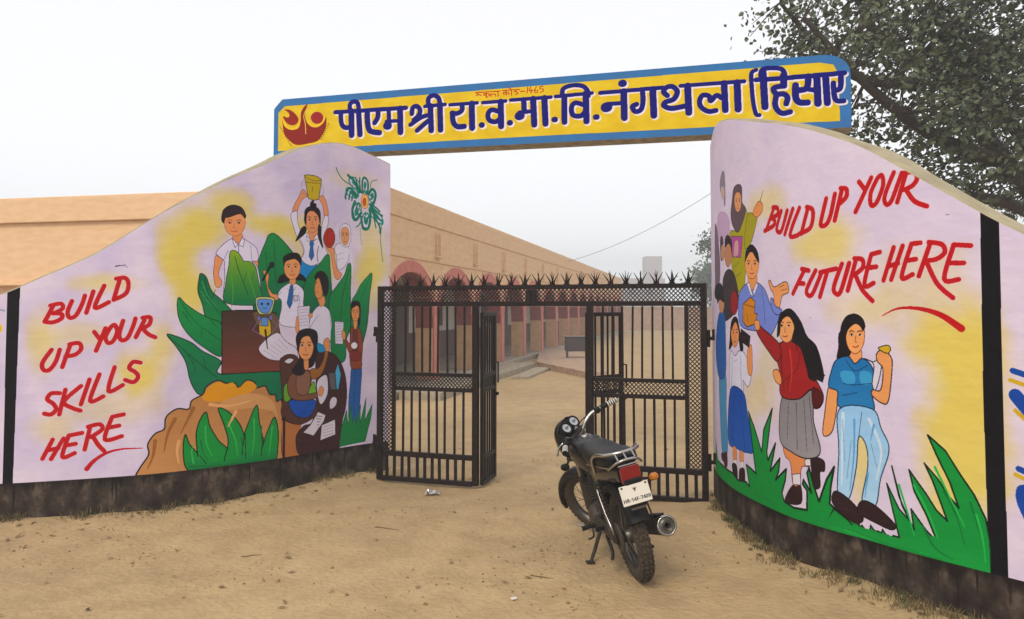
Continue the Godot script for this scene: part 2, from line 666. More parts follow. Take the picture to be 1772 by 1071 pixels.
# ------------------------------------------------------------------ lettered beam over the gate
func build_name_beam() -> void:
	var dirv := Vector3(6.0, 0, 2.022).normalized()
	var origin := Vector3(-3.0, 0, -8.561)
	var root := thing("name_beam", "yellow concrete beam with blue border and dark blue Hindi school name over the gate", "sign", origin + dirv * 0.537)
	root.basis = Basis(dirv, Vector3.UP, dirv.cross(Vector3.UP))
	var wd := 5.581
	var img := Image.create(2048, 240, false, Image.FORMAT_RGB8)
	var blue := Color.html("3a6ea6")
	img.fill(blue)
	var yel := noise(0.02, 3, 4)
	var ya := Color.html("d6b41a")
	var yb := Color.html("e0c228")
	var panel := PackedVector2Array([Vector2(20, 240), Vector2(20, 56), Vector2(48, 30), Vector2(1960, 24), Vector2(2000, 34), Vector2(2014, 66), Vector2(2016, 218), Vector2(1700, 215), Vector2(800, 214), Vector2(300, 216), Vector2(20, 218)])
	fill_shape(img, panel, ya)
	for y in 240:
		for x in 2048:
			var c := img.get_pixel(x, y)
			var f := clampf(0.5 + yel.get_noise_2d(x * 0.5, y * 0.8), 0.0, 1.0)
			img.set_pixel(x, y, ya.lerp(yb, f) if c.r > 0.6 else c.lerp(Color.html("2c7cc0"), f * 0.5))
	paint(img, SIGN_LETTERING)
	# outline: clipped corner one side, rounded on the other; the beam sags slightly along its length
	var tl := 3.789
	var bl := 3.192
	var tr := 3.720
	var br := 3.098
	var top := func(x): return lerpf(tl, tr, x / wd)
	var bot := func(x): return lerpf(bl, br, x / wd)
	var o := PackedVector2Array([Vector2(0, bot.call(0.0)), Vector2(0, top.call(0.0) - 0.10), Vector2(0.03, top.call(0.03) - 0.065), Vector2(0.10, top.call(0.1))])
	for k in range(1, 9): o.append(Vector2(0.1 + (wd - 0.3) * k / 8.0, top.call(0.1 + (wd - 0.3) * k / 8.0)))
	for k in range(1, 7):
		var a := PI * 0.5 * (1.0 - k / 6.0)
		o.append(Vector2(wd - 0.2 + 0.2 * cos(a), top.call(wd) - 0.17 + 0.17 * sin(a)))
	o.append(Vector2(wd, br))
	var face := start()
	var idx := Geometry2D.triangulate_polygon(o)
	if (o[idx[2]] - o[idx[0]]).cross(o[idx[1]] - o[idx[0]]) < 0.0: idx.reverse()
	for i in idx:
		var p := o[i]
		var t: float = top.call(p.x)
		var b: float = bot.call(p.x)
		face.set_normal(Vector3(0, 0, 1))
		face.set_uv(Vector2(p.x / wd, (t - p.y) / (t - b)))
		face.add_vertex(Vector3(p.x, p.y, 0))
	var m := painted(img, 0.7)
	m.resource_name = "sign_paint"
	m.metallic_specular = 0.15
	part("lettered_face", face.commit(), m, root)
	var rim := start()
	var soffit := start()
	var back := start()
	var dep := -0.26
	for i in o.size():
		var a := o[i]
		var b := o[(i + 1) % o.size()]
		quad(soffit if i == o.size() - 1 else rim, Vector3(a.x, a.y, 0), Vector3(b.x, b.y, 0), Vector3(b.x, b.y, dep), Vector3(a.x, a.y, dep))
	for i in range(0, idx.size(), 3):
		tri(back, Vector3(o[idx[i]].x, o[idx[i]].y, dep), Vector3(o[idx[i + 1]].x, o[idx[i + 1]].y, dep), Vector3(o[idx[i + 2]].x, o[idx[i + 2]].y, dep))
	part("edge", rim.commit(), mottled("blue_gloss", ["2f5c8e", "3a6ea6", "4278b0"], 0.7, 0.6, 0.0, 71), root)
	part("soffit", soffit.commit(), mottled("grey_render", ["8f8878", "a39b89", "b0a896"], 0.8, 0.95, 0.6, 72), root)
	part("beam_back", back.commit(), mats["grey_render"], root)

# ------------------------------------------------------------------ iron gate
func build_gate() -> void:
	var g0 := Vector3(-1.258, 0, -7.633)
	var g1 := Vector3(1.61, 0, -6.665)
	var dirv := (g1 - g0).normalized()
	var basis_g := Basis(dirv, Vector3.UP, dirv.cross(Vector3.UP))
	var iron := mottled("black_iron", ["0e0a0a", "171010", "32190f"], 0.6, 0.5, 0.2, 81, 0.03)
	iron.metallic_specular = 0.3
	var group := "gate leaves of the iron gate"
	var left := thing("gate_leaf", "black iron gate leaf beside the leaf mural wall with foil lying before it", "gate", g0, group)
	left.basis = basis_g
	var right := thing("gate_leaf", "black iron gate leaf beside the grass mural wall, standing behind the motorcycle", "gate", g0, group)
	right.basis = basis_g
	var spikes := [0.165, 0.292, 0.428, 0.559, 0.682, 0.812, 0.939, 1.064, 1.195, 1.318, 1.446, 1.573, 1.701, 1.831, 1.959, 2.086, 2.22, 2.35, 2.475, 2.608, 2.738, 2.868]
	var spike_mesh := spike()
	var rng := RandomNumberGenerator.new()
	rng.seed = 31
	var lat_w := 0.004
	for side in 2:
		var leaf: Node3D = left if side == 0 else right
		# mirrored: x measured from the hinge side
		var X := func(s): return s if side == 0 else 3.02 - s
		var sg := 1.0 if side == 0 else -1.0
		var rail := func(s0, s1, y0, y1, d):
			var m := box_mesh(Vector3(absf(s1 - s0), y1 - y0, d), 0.004)
			part("rail", m, iron, leaf, Vector3(X.call((s0 + s1) * 0.5), (y0 + y1) * 0.5, 0))
		var stile := func(s0, s1, y0, y1, d):
			part("stile", box_mesh(Vector3(s1 - s0, y1 - y0, d), 0.004), iron, leaf, Vector3(X.call((s0 + s1) * 0.5), (y0 + y1) * 0.5, 0))
		stile.call(0.0, 0.05, 0.02, 1.815, 0.05)
		stile.call(0.152, 0.182, 0.29, 1.63, 0.036)
		stile.call(0.955, 1.01, 0.02, 1.63, 0.05)
		stile.call(1.462, 1.506, 1.63, 1.776, 0.05)
		rail.call(0.052, 1.506, 1.778, 1.815, 0.05)
		rail.call(0.052, 1.506, 1.628, 1.668, 0.042)
		rail.call(0.184, 0.953, 0.985, 1.018, 0.036)
		rail.call(0.184, 0.953, 0.850, 0.884, 0.036)
		rail.call(0.052, 0.953, 0.242, 0.288, 0.044)
		rail.call(0.052, 0.953, 0.012, 0.055, 0.044)
		# upright bars
		var up_mesh := box_mesh(Vector3(0.017, 0.606, 0.017), 0.003)
		var mid_mesh := box_mesh(Vector3(0.019, 0.558, 0.019), 0.003)
		var low_mesh := box_mesh(Vector3(0.028, 0.184, 0.016), 0.003)
		for k in 8:
			part("bar", up_mesh, iron, leaf, Vector3(X.call(0.28 + 0.0845 * k) + rng.randfn() * 0.003, 1.323, rng.randfn() * 0.002)).rotation = Vector3(rng.randfn() * 0.004, rng.randfn() * 0.1, rng.randfn() * 0.006)
			part("bar", mid_mesh, iron, leaf, Vector3(X.call(0.268 + 0.0845 * k) + rng.randfn() * 0.003, 0.569, rng.randfn() * 0.002)).rotation = Vector3(rng.randfn() * 0.004, rng.randfn() * 0.1, rng.randfn() * 0.006)
		for k in 11:
			part("low_bar", low_mesh, iron, leaf, Vector3(X.call(0.1 + 0.0765 * k) + rng.randfn() * 0.003, 0.148, 0)).rotation.z = rng.randfn() * 0.015
		# woven lattice strips
		for r in [[0.05, 1.462, 1.666, 1.78], [0.184, 0.953, 0.882, 0.987], [0.048, 0.154, 0.286, 1.64]]:
			part("lattice", lattice(X.call(r[0]), X.call(r[1]), r[2], r[3], lat_w), iron, leaf)
		for s in spikes:
			if (s < 1.508) == (side == 0):
				part("spike", spike_mesh, iron, leaf, Vector3(s, 1.815, 0)).rotation = Vector3(rng.randfn() * 0.08, rng.randfn() * 0.35, rng.randfn() * 0.06)
		# hinge on the wall
		for y in [0.35, 1.36]:
			var h := start()
			boxed(h, Vector3(X.call(-0.03), y, -0.02), Vector3(0.06, 0.03, 0.03), Basis.IDENTITY, 0.005)
			tube(h, [Vector3(X.call(-0.012), y - 0.07, 0.0), Vector3(X.call(-0.012), y + 0.07, 0.0)], 0.014, 10)
			boxed(h, Vector3(X.call(-0.05), y + 0.03, -0.03), Vector3(0.025, 0.09, 0.02), Basis.IDENTITY, 0.004)
			part("hinge", h.commit(), iron, leaf)
		# wicket door swung into the yard
		var wd := MeshInstance3D.new()
		var wst := start()
		var ww := 0.42 if side == 0 else 0.5
		boxed(wst, Vector3(0.018, 0.795, 0), Vector3(0.036, 1.55, 0.03), Basis.IDENTITY, 0.003)
		boxed(wst, Vector3(ww - 0.02, 0.795, 0), Vector3(0.04, 1.55, 0.03), Basis.IDENTITY, 0.003)
		for y in [0.035, 0.265, 0.867, 1.0, 1.555]:
			boxed(wst, Vector3(ww * 0.5, y, 0), Vector3(ww - 0.078, 0.034, 0.03), Basis.IDENTITY, 0.003)
		wd.mesh = wst.commit()
		wd.material_override = iron
		wd.name = "wicket_door"
		leaf.add_child(wd, true)
		wd.position = Vector3(X.call(1.026), 0, -0.035)
		# direction of the open door in the gate's own axes
		var open_dir := Vector3(-0.02, 0, -0.409) if side == 0 else Vector3(0.277, 0, -0.531)
		open_dir = open_dir.normalized()
		wd.basis = Basis(open_dir, Vector3.UP, open_dir.cross(Vector3.UP))
		for k in 4:
			var bx := 0.036 + (ww - 0.076) * (k + 1) / 5.0
			part("bar", box_mesh(Vector3(0.017, 0.52, 0.015), 0.003), iron, wd, Vector3(bx, 1.278, 0))
			part("bar", box_mesh(Vector3(0.019, 0.566, 0.015), 0.003), iron, wd, Vector3(bx, 0.566, 0))
			part("low_bar", box_mesh(Vector3(0.026, 0.194, 0.015), 0.003), iron, wd, Vector3(bx, 0.15, 0))
		part("lattice", lattice(0.038, ww - 0.042, 0.885, 0.983, lat_w), iron, wd)
		var bolt := start()
		tube(bolt, [Vector3(ww + 0.03, 0.9, 0.02), Vector3(ww + 0.03, 1.1, 0.02), Vector3(ww - 0.01, 1.1, 0.02)], 0.008, 8)
		boxed(bolt, Vector3(ww, 0.8, 0.022), Vector3(0.05, 0.03, 0.02), Basis.IDENTITY, 0.004)
		part("bolt", bolt.commit(), iron, wd)

func spike() -> ArrayMesh:
	var st := start()
	boxed(st, Vector3(0, 0.006, 0), Vector3(0.05, 0.012, 0.03), Basis.IDENTITY, 0.004)
	for a in [-0.62, -0.3, 0.0, 0.3, 0.62]:
		if absf(a) == 0.3: continue
		var tip := Vector3(sin(a) * 0.1, 0.012 + cos(a) * 0.105, 0)
		tube(st, [Vector3(sin(a) * 0.01, 0.0, 0), Vector3(sin(a) * 0.04, 0.04, 0), tip], [0.0085, 0.006, 0.0015], 6)
	for z in [-0.5, 0.5]:
		tube(st, [Vector3(0, 0.0, 0), Vector3(0.004, 0.045, z * 0.04), Vector3(z * 0.03, 0.1, z * 0.08)], [0.0085, 0.006, 0.0015], 6)
	return st.commit()

# crossed flat strips clipped to a rectangle
func lattice(xa: float, xb: float, y0: float, y1: float, w: float) -> ArrayMesh:
	var st := start()
	var x0 := minf(xa, xb)
	var x1 := maxf(xa, xb)
	var pitch := 0.036
	for s in [-1.0, 1.0]:
		var span := (x1 - x0) + (y1 - y0)
		var c := pitch * 0.5
		while c < span:
			# line x - x0 + s' * (y - y0) = c  (mirrored for s = -1)
			var a := Vector2(c, 0.0) if c <= x1 - x0 else Vector2(x1 - x0, c - (x1 - x0))
			var b := Vector2(0.0, c) if c <= y1 - y0 else Vector2(c - (y1 - y0), y1 - y0)
			if s < 0.0:
				a.x = (x1 - x0) - a.x
				b.x = (x1 - x0) - b.x
			if a.distance_to(b) > 0.004:
				bar(st, Vector3(x0 + a.x, y0 + a.y, s * 0.003), Vector3(x0 + b.x, y0 + b.y, s * 0.003), w * 2.0, 0.005, Vector3.RIGHT)
			c += pitch
	return st.commit()

# ------------------------------------------------------------------ school building
func build_school() -> void:
	var f := Vector3(0.2314, 0, -1.0).normalized()
	var root := thing("school_building", "long single-storey peach school building with red arched verandah behind the gate", "building", Vector3(-0.25, 0, -22.6))
	root.basis = Basis(f, Vector3.UP, f.cross(Vector3.UP))
	var peach := mottled("peach_wash", ["dab58c", "e0bc93", "e4c199"], 2.6, 0.92, 0.12, 91, 0.012, Vector3(1, 3.0, 1))
	var tan := mottled("tan_dado", ["cfa478", "d6ac80", "dcb388"], 1.4, 0.85, 0.2, 92)
	var coral := mottled("coral_trim", ["bc6a60", "c4746a", "ca7c72"], 1.1, 0.85, 0.2, 93)
	var maroon := mottled("maroon_trim", ["8c443e", "964c46", "9e544c"], 1.1, 0.85, 0.2, 94)
	var white := mottled("lime_wash", ["d0cabf", "dcd8ce", "e2ded6"], 1.8, 0.9, 0.2, 95)
	var dark := plain("dark_door", "5a4436", 0.6)
	var cement := mottled("cement", ["8f8471", "a0947f", "aca08a"], 1.2, 0.95, 0.4, 96)
	var B := 2.905
	var xa := -8.79
	var bays := 15
	var xe := -8.714 + B * bays
	# plinth under the arcade and verandah floor
	part("plinth", box_mesh(Vector3(xe - xa, 0.25, 3.0), 0.02), cement, root, Vector3((xa + xe) * 0.5, 0.025, -1.4))
	var openl := 0.05
	var openr := B - 0.3
	var cx := (openl + openr) * 0.5
	var ha := (openr - openl) * 0.5
	# one bay of arcade wall with its arch cut out
	var o := PackedVector2Array([Vector2(0, 0.15), Vector2(0, 2.56), Vector2(B, 2.56), Vector2(B, 0.15), Vector2(openr, 0.15), Vector2(openr, 1.45)])
	for k in range(1, 16):
		var a := PI * k / 16.0
		o.append(Vector2(cx + ha * cos(a), 1.45 + 0.86 * sin(a)))
	o.append(Vector2(openl, 1.45))
	o.append(Vector2(openl, 0.15))
	var bay_st := start()
	extrude(bay_st, o, -0.37, 0.0)
	var bay_mesh := bay_st.commit()
	# raised arch band
	var t := PackedVector2Array()
	for k in 21:
		var a := PI * k / 20.0
		t.append(Vector2(cx + (ha + 0.02) * cos(a), 1.45 + 0.865 * sin(a)))
	for k in range(20, -1, -1):
		var a := PI * k / 20.0
		t.append(Vector2(cx + (ha + 0.14) * cos(a), 1.45 + 1.08 * sin(a)))
	var arch_st := start()
	extrude(arch_st, t, 0.0, 0.03)
	var arch_mesh := arch_st.commit()
	# red lining of the arch underside
	var lin := start()
	for k in 20:
		var a := PI * k / 20.0
		var b := PI * (k + 1) / 20.0
		var pa := Vector3(cx + (ha - 0.004) * cos(a), 1.45 + 0.855 * sin(a), 0.0)
		var pb := Vector3(cx + (ha - 0.004) * cos(b), 1.45 + 0.855 * sin(b), 0.0)
		quad(lin, pa, pb, pb + Vector3(0, 0, -0.38), pa + Vector3(0, 0, -0.38))
	var lin_mesh := lin.commit()
	var pier := box_mesh(Vector3(0.344, 1.3, 0.03), 0.004)
	var jamb_low := box_mesh(Vector3(0.012, 1.06, 0.372), 0.003)
	var jamb_top := box_mesh(Vector3(0.012, 0.24, 0.372), 0.003)
	var spout := start()
	boxed(spout, Vector3(0, 0.0, 0.02), Vector3(0.34, 0.03, 0.07), Basis.IDENTITY, 0.006)
	boxed(spout, Vector3(-0.1, 0.26, 0.008), Vector3(0.03, 0.49, 0.03), Basis.IDENTITY, 0.004)
	boxed(spout, Vector3(0.1, 0.26, 0.008), Vector3(0.03, 0.49, 0.03), Basis.IDENTITY, 0.004)
	var spout_mesh := spout.commit()
	for i in bays:
		var x0 := -8.714 + B * i
		part("arcade_wall", bay_mesh, peach, root, Vector3(x0, 0, 0))
		part("arch_band", arch_mesh, coral, root, Vector3(x0, 0, 0.001))
		part("arch_lining", lin_mesh, maroon, root, Vector3(x0, 0, 0))
		part("pier_face", pier, coral, root, Vector3(x0 + B - 0.126, 0.802, 0.016))
		part("pier_side", jamb_low, tan, root, Vector3(x0 + openr - 0.006, 0.682, -0.184))
		part("pier_side", jamb_top, maroon, root, Vector3(x0 + openr - 0.006, 1.334, -0.184))
		part("water_spout", spout_mesh, peach, root, Vector3(x0 + B - 0.1, 2.68, 0.05))
		# verandah back wall with alternating doors and windows
		if i % 2 == 0:
			var d := part("door", box_mesh(Vector3(1.0, 2.0, 0.06), 0.01), dark, root, Vector3(x0 + 1.2, 1.15, -2.36))
			part("door_frame", box_mesh(Vector3(1.16, 0.08, 0.08), 0.01), maroon, d, Vector3(0, 1.05, 0.02))
		else:
			var wnd := part("window", box_mesh(Vector3(1.1, 1.0, 0.06), 0.01), dark, root, Vector3(x0 + 1.2, 1.6, -2.36))
			for k in 5: part("bar", box_mesh(Vector3(0.02, 0.96, 0.02)), maroon, wnd, Vector3(-0.44 + 0.22 * k, 0, 0.05))
	part("upper_wall", box_mesh(Vector3(xe - xa, 0.72, 0.40), 0.008), peach, root, Vector3((xa + xe) * 0.5, 2.922, -0.176))
	part("parapet", box_mesh(Vector3(xe - xa + 0.06, 0.47, 0.43), 0.012), peach, root, Vector3((xa + xe) * 0.5, 3.518, -0.168))
	part("back_wall", box_mesh(Vector3(xe - xa - 0.2, 2.2, 0.2)), white, root, Vector3((xa + xe) * 0.5, 2.05, -2.5))
	part("back_dado", box_mesh(Vector3(xe - xa - 0.2, 0.79, 0.21)), dark_dado(), root, Vector3((xa + xe) * 0.5, 0.555, -2.5))
	part("roof_slab", box_mesh(Vector3(xe - xa - 0.1, 0.2, 9.2)), cement, root, Vector3((xa + xe) * 0.5, 3.18, -5.0))
	# end wall seen over the leaf mural
	part("end_wall", box_mesh(Vector3(0.3, 2.1, 12.0)), peach, root, Vector3(-8.714 + 0.07, 1.05, -6.4))
	part("end_wall", box_mesh(Vector3(0.36, 1.16, 12.0), 0.006), peach, root, Vector3(-8.714 + 0.04, 2.683, -6.4))
	part("end_ledge", box_mesh(Vector3(0.5, 0.05, 12.0), 0.01), peach, root, Vector3(-8.714 - 0.03, 2.075, -6.4))
	part("end_parapet", box_mesh(Vector3(0.44, 0.484, 12.0), 0.012), peach, root, Vector3(-8.714 - 0.01, 3.509, -6.4))
	part("corner_pier", box_mesh(Vector3(0.2, 2.4, 0.3)), tan, root, Vector3(-8.83 + 0.19, 1.35, -0.53))

func dark_dado() -> Material:
	return plain("brown_dado", "6a5042", 0.7)

# ------------------------------------------------------------------ yard beyond the gate
func slab(called: String, label: String, category: String, pts: Array, h: float, m: Material, grp := "") -> void:
	var st := start()
	var o := PackedVector2Array()
	for p in pts: o.append(Vector2(p[0], p[1]))
	# plan outline (x, forward) stood up as a low slab with a worn edge
	var tr := Transform3D(Basis(Vector3(1, 0, 0), Vector3(0, 0, -1), Vector3(0, 1, 0)), Vector3.ZERO)
	extrude(st, o, -0.1, h, tr)
	tag(part(called, st.commit(), m, self), label, category, grp)

func build_yard() -> void:
	var cement: Material = mats["cement"]
	slab("concrete_step", "worn concrete step along the foot of the red pillars", "step", [[-2.0, 14.4], [-1.25, 14.2], [0.64, 22.3], [-0.35, 22.6]], 0.135, cement, "steps before the verandah")
	slab("concrete_step", "low concrete step half buried in sand, below the upper step", "step", [[0.0, 18.6], [0.36, 18.5], [1.02, 21.5], [0.62, 21.7]], 0.06, cement, "steps before the verandah")
	slab("concrete_ramp", "broad pinkish concrete platform running out beside the verandah steps", "platform", [[0.68, 22.45], [1.78, 18.6], [2.25, 19.0], [2.3, 30.0], [1.2, 32.0], [0.9, 27.0]], 0.15, mottled("pink_cement", ["967f6a", "a88f78", "b39a82"], 1.4, 0.95, 0.4, 97))
	# dark cabinet on legs
	var nb := thing("steel_desk", "dark grey metal school desk on thin legs standing on the platform", "desk", Vector3(1.95, 0.148, -24.3))
	var steel := plain("dark_steel", "3a3032", 0.6)
	part("desk_box", box_mesh(Vector3(0.72, 0.42, 0.4), 0.015), steel, nb, Vector3(0, 0.41, 0))
	for s in [[-0.3, -0.15], [-0.3, 0.15], [0.3, -0.15], [0.3, 0.15]]:
		part("leg", box_mesh(Vector3(0.04, 0.2, 0.04), 0.004), steel, nb, Vector3(s[0], 0.1, s[1]))
	part("desk_top", box_mesh(Vector3(0.8, 0.03, 0.46), 0.006), plain("worn_top", "6e655c", 0.7), nb, Vector3(0, 0.637, 0))
	# far compound wall and pale house in the haze
	var cw := thing("compound_wall", "low pinkish boundary wall far across the sandy yard", "wall", Vector3(12.0, 0, -62.0))
	part("wall", box_mesh(Vector3(36.0, 1.7, 0.3)), mottled("far_wall", ["9a7d68", "ab8d76"], 3.0, 0.95, 0.0, 98), cw, Vector3(4, 0.85, 0))
	part("coping", box_mesh(Vector3(36.2, 0.1, 0.42)), mats["cement"], cw, Vector3(4, 1.752, 0))
	for k in 9: part("pier", box_mesh(Vector3(0.4, 1.9, 0.46), 0.02), mats["far_wall"], cw, Vector3(-12 + 4.0 * k, 0.95, 0))
	var fh := thing("far_house", "pale two-storey house fading into the haze beyond the yard", "house", Vector3(33.5, 0, -195.0))
	fh.scale = Vector3.ONE * 1.58
	var wash := plain("pale_wash", "a8a0a4", 0.9)
	part("wall", box_mesh(Vector3(9.0, 5.6, 7.0)), wash, fh, Vector3(-3.0, 2.8, 0))
	part("tower", box_mesh(Vector3(2.5, 3.4, 3.0)), wash, fh, Vector3(0.2, 7.303, 0))
	for k in 3: part("window", box_mesh(Vector3(1.0, 1.2, 0.1)), plain("far_glass", "5a585a", 0.4), fh, Vector3(-6.0 + 2.6 * k, 3.8, 3.54))
	# sagging overhead wire between poles out of sight
	var pts := []
	for k in 21:
		var s := k / 20.0
		pts.append(Vector3(lerpf(2.0, 7.6, s), lerpf(3.52, 6.2, s) - 0.75 * 4.0 * s * (1.0 - s) * 0.6, lerpf(-34.0, -24.0, s)))
	tag(part("overhead_wire", tube_mesh(pts, 0.008, 6), plain("wire", "55524f", 0.7), self), "thin dark overhead wire sagging across the hazy sky above the gate", "wire")

# ------------------------------------------------------------------ trees
func leaf_tree(called: String, label: String, at: Vector3, trunk: Array, limbs: Array, crown_c: Vector3, crown_r: Vector3, clumps: int, per: int, leaf: float, greens: Array, sd: int) -> Node3D:
	var rng := RandomNumberGenerator.new()
	rng.seed = sd
	var root := thing(called, label, "tree", at, "trees beyond the gate" if called != "fig_tree" else "")
	var bark := mottled("bark", ["2c2622", "3c342e", "4a4038"], 0.5, 0.95, 0.8, 101, 0.03)
	var wood := start()
	var n := trunk.size()
	var rad := []
	for i in n: rad.append(trunk[i][3])
	var tp := []
	for i in n: tp.append(Vector3(trunk[i][0], trunk[i][1], trunk[i][2]))
	tube(wood, tp, rad, 10)
	part("trunk", wood.commit(), bark, root)
	var lw := start()
	var ends := []
	for l in limbs:
		var pts := []
		for q in l[1]: pts.append(Vector3(q[0], q[1], q[2]))
		pts = curve(pts, 4)
		var rr := []
		for i in pts.size(): rr.append(lerpf(l[0], l[0] * 0.25, float(i) / (pts.size() - 1)))
		tube(lw, pts, rr, 7)
		for i in pts.size(): ends.append(pts[i])
	var v := PackedVector3Array()
	var nn := PackedVector3Array()
	var cc := PackedColorArray()
	for c in clumps:
		# a point in the crown, fuller towards its shell
		var d := Vector3(rng.randfn(), rng.randfn(), rng.randfn()).normalized()
		var rr := pow(rng.randf(), 0.42)
		var p := crown_c + d * rr * crown_r
		p += Vector3(rng.randfn(), rng.randfn(), rng.randfn()) * 0.12
		# twig back to the closest limb point
		var best: Vector3 = ends[0]
		for q in ends:
			if q.distance_squared_to(p) < best.distance_squared_to(p): best = q
		var reach := p - best
		if reach.length() > 1.5: best = p - reach.normalized() * rng.randf_range(0.5, 1.1)
		var mid := (p + best) * 0.5 + Vector3(rng.randfn(), rng.randfn(), rng.randfn()) * 0.08
		tube(lw, [best, mid, p], [leaf * 0.15, leaf * 0.1, leaf * 0.05], 4)
		var tint: Color = Color.html(greens[rng.randi() % greens.size()]).srgb_to_linear()
		for k in per:
			var s := rng.randf()
			var q := best.lerp(mid, s * 2.0) if s < 0.5 else mid.lerp(p, s * 2.0 - 1.0)
			q = q.lerp(p, 0.45)
			q += Vector3(rng.randfn(), rng.randfn() * 0.8, rng.randfn()) * leaf * 1.9
			var dirv := Vector3(rng.randfn(), rng.randf_range(-1.6, 0.5), rng.randfn()).normalized()
			var side := dirv.cross(Vector3(rng.randfn(), rng.randfn(), rng.randfn())).normalized()
			var nrm := dirv.cross(side).normalized()
			var L := leaf * rng.randf_range(0.7, 1.3)
			var W := L * 0.36
			var fold := nrm * W * 0.35
			var a := q
			var t := q + dirv * L
			var m1 := q + dirv * L * 0.3
			var m2 := q + dirv * L * 0.68
			var col := tint * rng.randf_range(0.75, 1.3)
			for tr in [[a, m1 + side * W + fold, m1 - Vector3.ZERO], [a, m1, m1 - side * W + fold], [m1 + side * W + fold, m2 + side * W * 0.8 + fold, m1], [m1, m2 + side * W * 0.8 + fold, m2], [m1, m2, m1 - side * W + fold], [m2, m2 - side * W * 0.8 + fold, m1 - side * W + fold], [m2 + side * W * 0.8 + fold, t, m2], [m2, t, m2 - side * W * 0.8 + fold]]:
				var fn: Vector3 = (tr[2] - tr[0]).cross(tr[1] - tr[0]).normalized()
				for w in tr:
					v.append(w)
					nn.append(fn)
					cc.append(col)
	part("branches", lw.commit(), bark, root)
	var arr := []
	arr.resize(Mesh.ARRAY_MAX)
	arr[Mesh.ARRAY_VERTEX] = v
	arr[Mesh.ARRAY_NORMAL] = nn
	arr[Mesh.ARRAY_COLOR] = cc
	var mesh := ArrayMesh.new()
	mesh.add_surface_from_arrays(Mesh.PRIMITIVE_TRIANGLES, arr)
	var m: StandardMaterial3D = mats.get("leaf")
	if m == null:
		m = StandardMaterial3D.new()
		m.resource_name = "leaf"
		m.vertex_color_use_as_albedo = true
		m.roughness = 0.55
		mats["leaf"] = m
	part("crown", mesh, m, root)
	return root

func build_trees() -> void:
	var greens := ["4a563e", "556148", "424e38", "606a50", "3c4632"]
	leaf_tree("fig_tree", "large dark-leaved tree overhanging the grass mural wall", Vector3(7.4, 0, -10.2),
		[[0, -0.1, 0, 0.42], [-0.1, 1.2, 0.05, 0.34], [-0.3, 2.2, 0.1, 0.3], [-0.5, 2.9, 0.1, 0.24]],
		[[0.15, [[-0.5, 2.7, 0.1], [-1.25, 3.6, 0.0], [-1.75, 4.5, -0.1], [-2.6, 5.2, -0.3], [-2.9, 6.2, -0.4]]],
		[0.11, [[-1.3, 3.5, 0.0], [-2.3, 3.7, 0.5], [-3.2, 4.2, 0.8], [-4.0, 5.0, 0.9]]],
		[0.12, [[-0.4, 2.8, 0.1], [-0.6, 4.0, -0.6], [-1.2, 5.2, -1.0], [-1.5, 6.3, -1.2]]],
		[0.1, [[-0.5, 2.6, 0.1], [-1.5, 2.9, 0.5], [-2.5, 2.95, 0.7], [-3.4, 3.2, 0.6]]],
		[0.12, [[-0.4, 2.8, 0.1], [0.4, 4.0, 0.4], [1.2, 5.2, 0.8]]],
		[0.09, [[-2.2, 4.5, -0.1], [-3.0, 4.7, -0.3], [-3.9, 5.6, -0.2]]]],
		Vector3(-1.4, 4.95, 0.0), Vector3(3.1, 2.3, 2.1), 860, 24, 0.074, greens, 7)
	var far := ["3c5434", "46603a", "34492c"]
	leaf_tree("yard_tree", "hazy round tree at the far side of the yard, beside the wall", Vector3(16.4, 0, -62.5),
		[[0, 0, 0, 0.3], [0, 1.6, 0, 0.22], [0.1, 2.8, 0, 0.16]], [[0.12, [[0, 2.2, 0], [-0.8, 3.4, 0], [-1.4, 4.2, 0.3]]], [0.12, [[0, 2.2, 0], [0.9, 3.4, 0.2], [1.5, 4.4, 0]]]],
		Vector3(0, 3.6, 0), Vector3(2.6, 1.7, 2.2), 300, 16, 0.24, far, 17)
	leaf_tree("yard_tree", "taller hazy tree reaching above the round tree in the yard", Vector3(12.0, 0, -44.0),
		[[0, 0, 0, 0.3], [0.1, 2.2, 0, 0.22], [0, 4.2, 0, 0.14]], [[0.1, [[0, 3.4, 0], [-0.9, 4.6, 0], [-1.7, 5.2, 0.2]]], [0.1, [[0, 3.6, 0], [0.8, 5.0, 0], [1.2, 5.8, 0]]]],
		Vector3(0.3, 5.2, 0), Vector3(2.1, 1.1, 1.8), 150, 14, 0.16, far, 27)

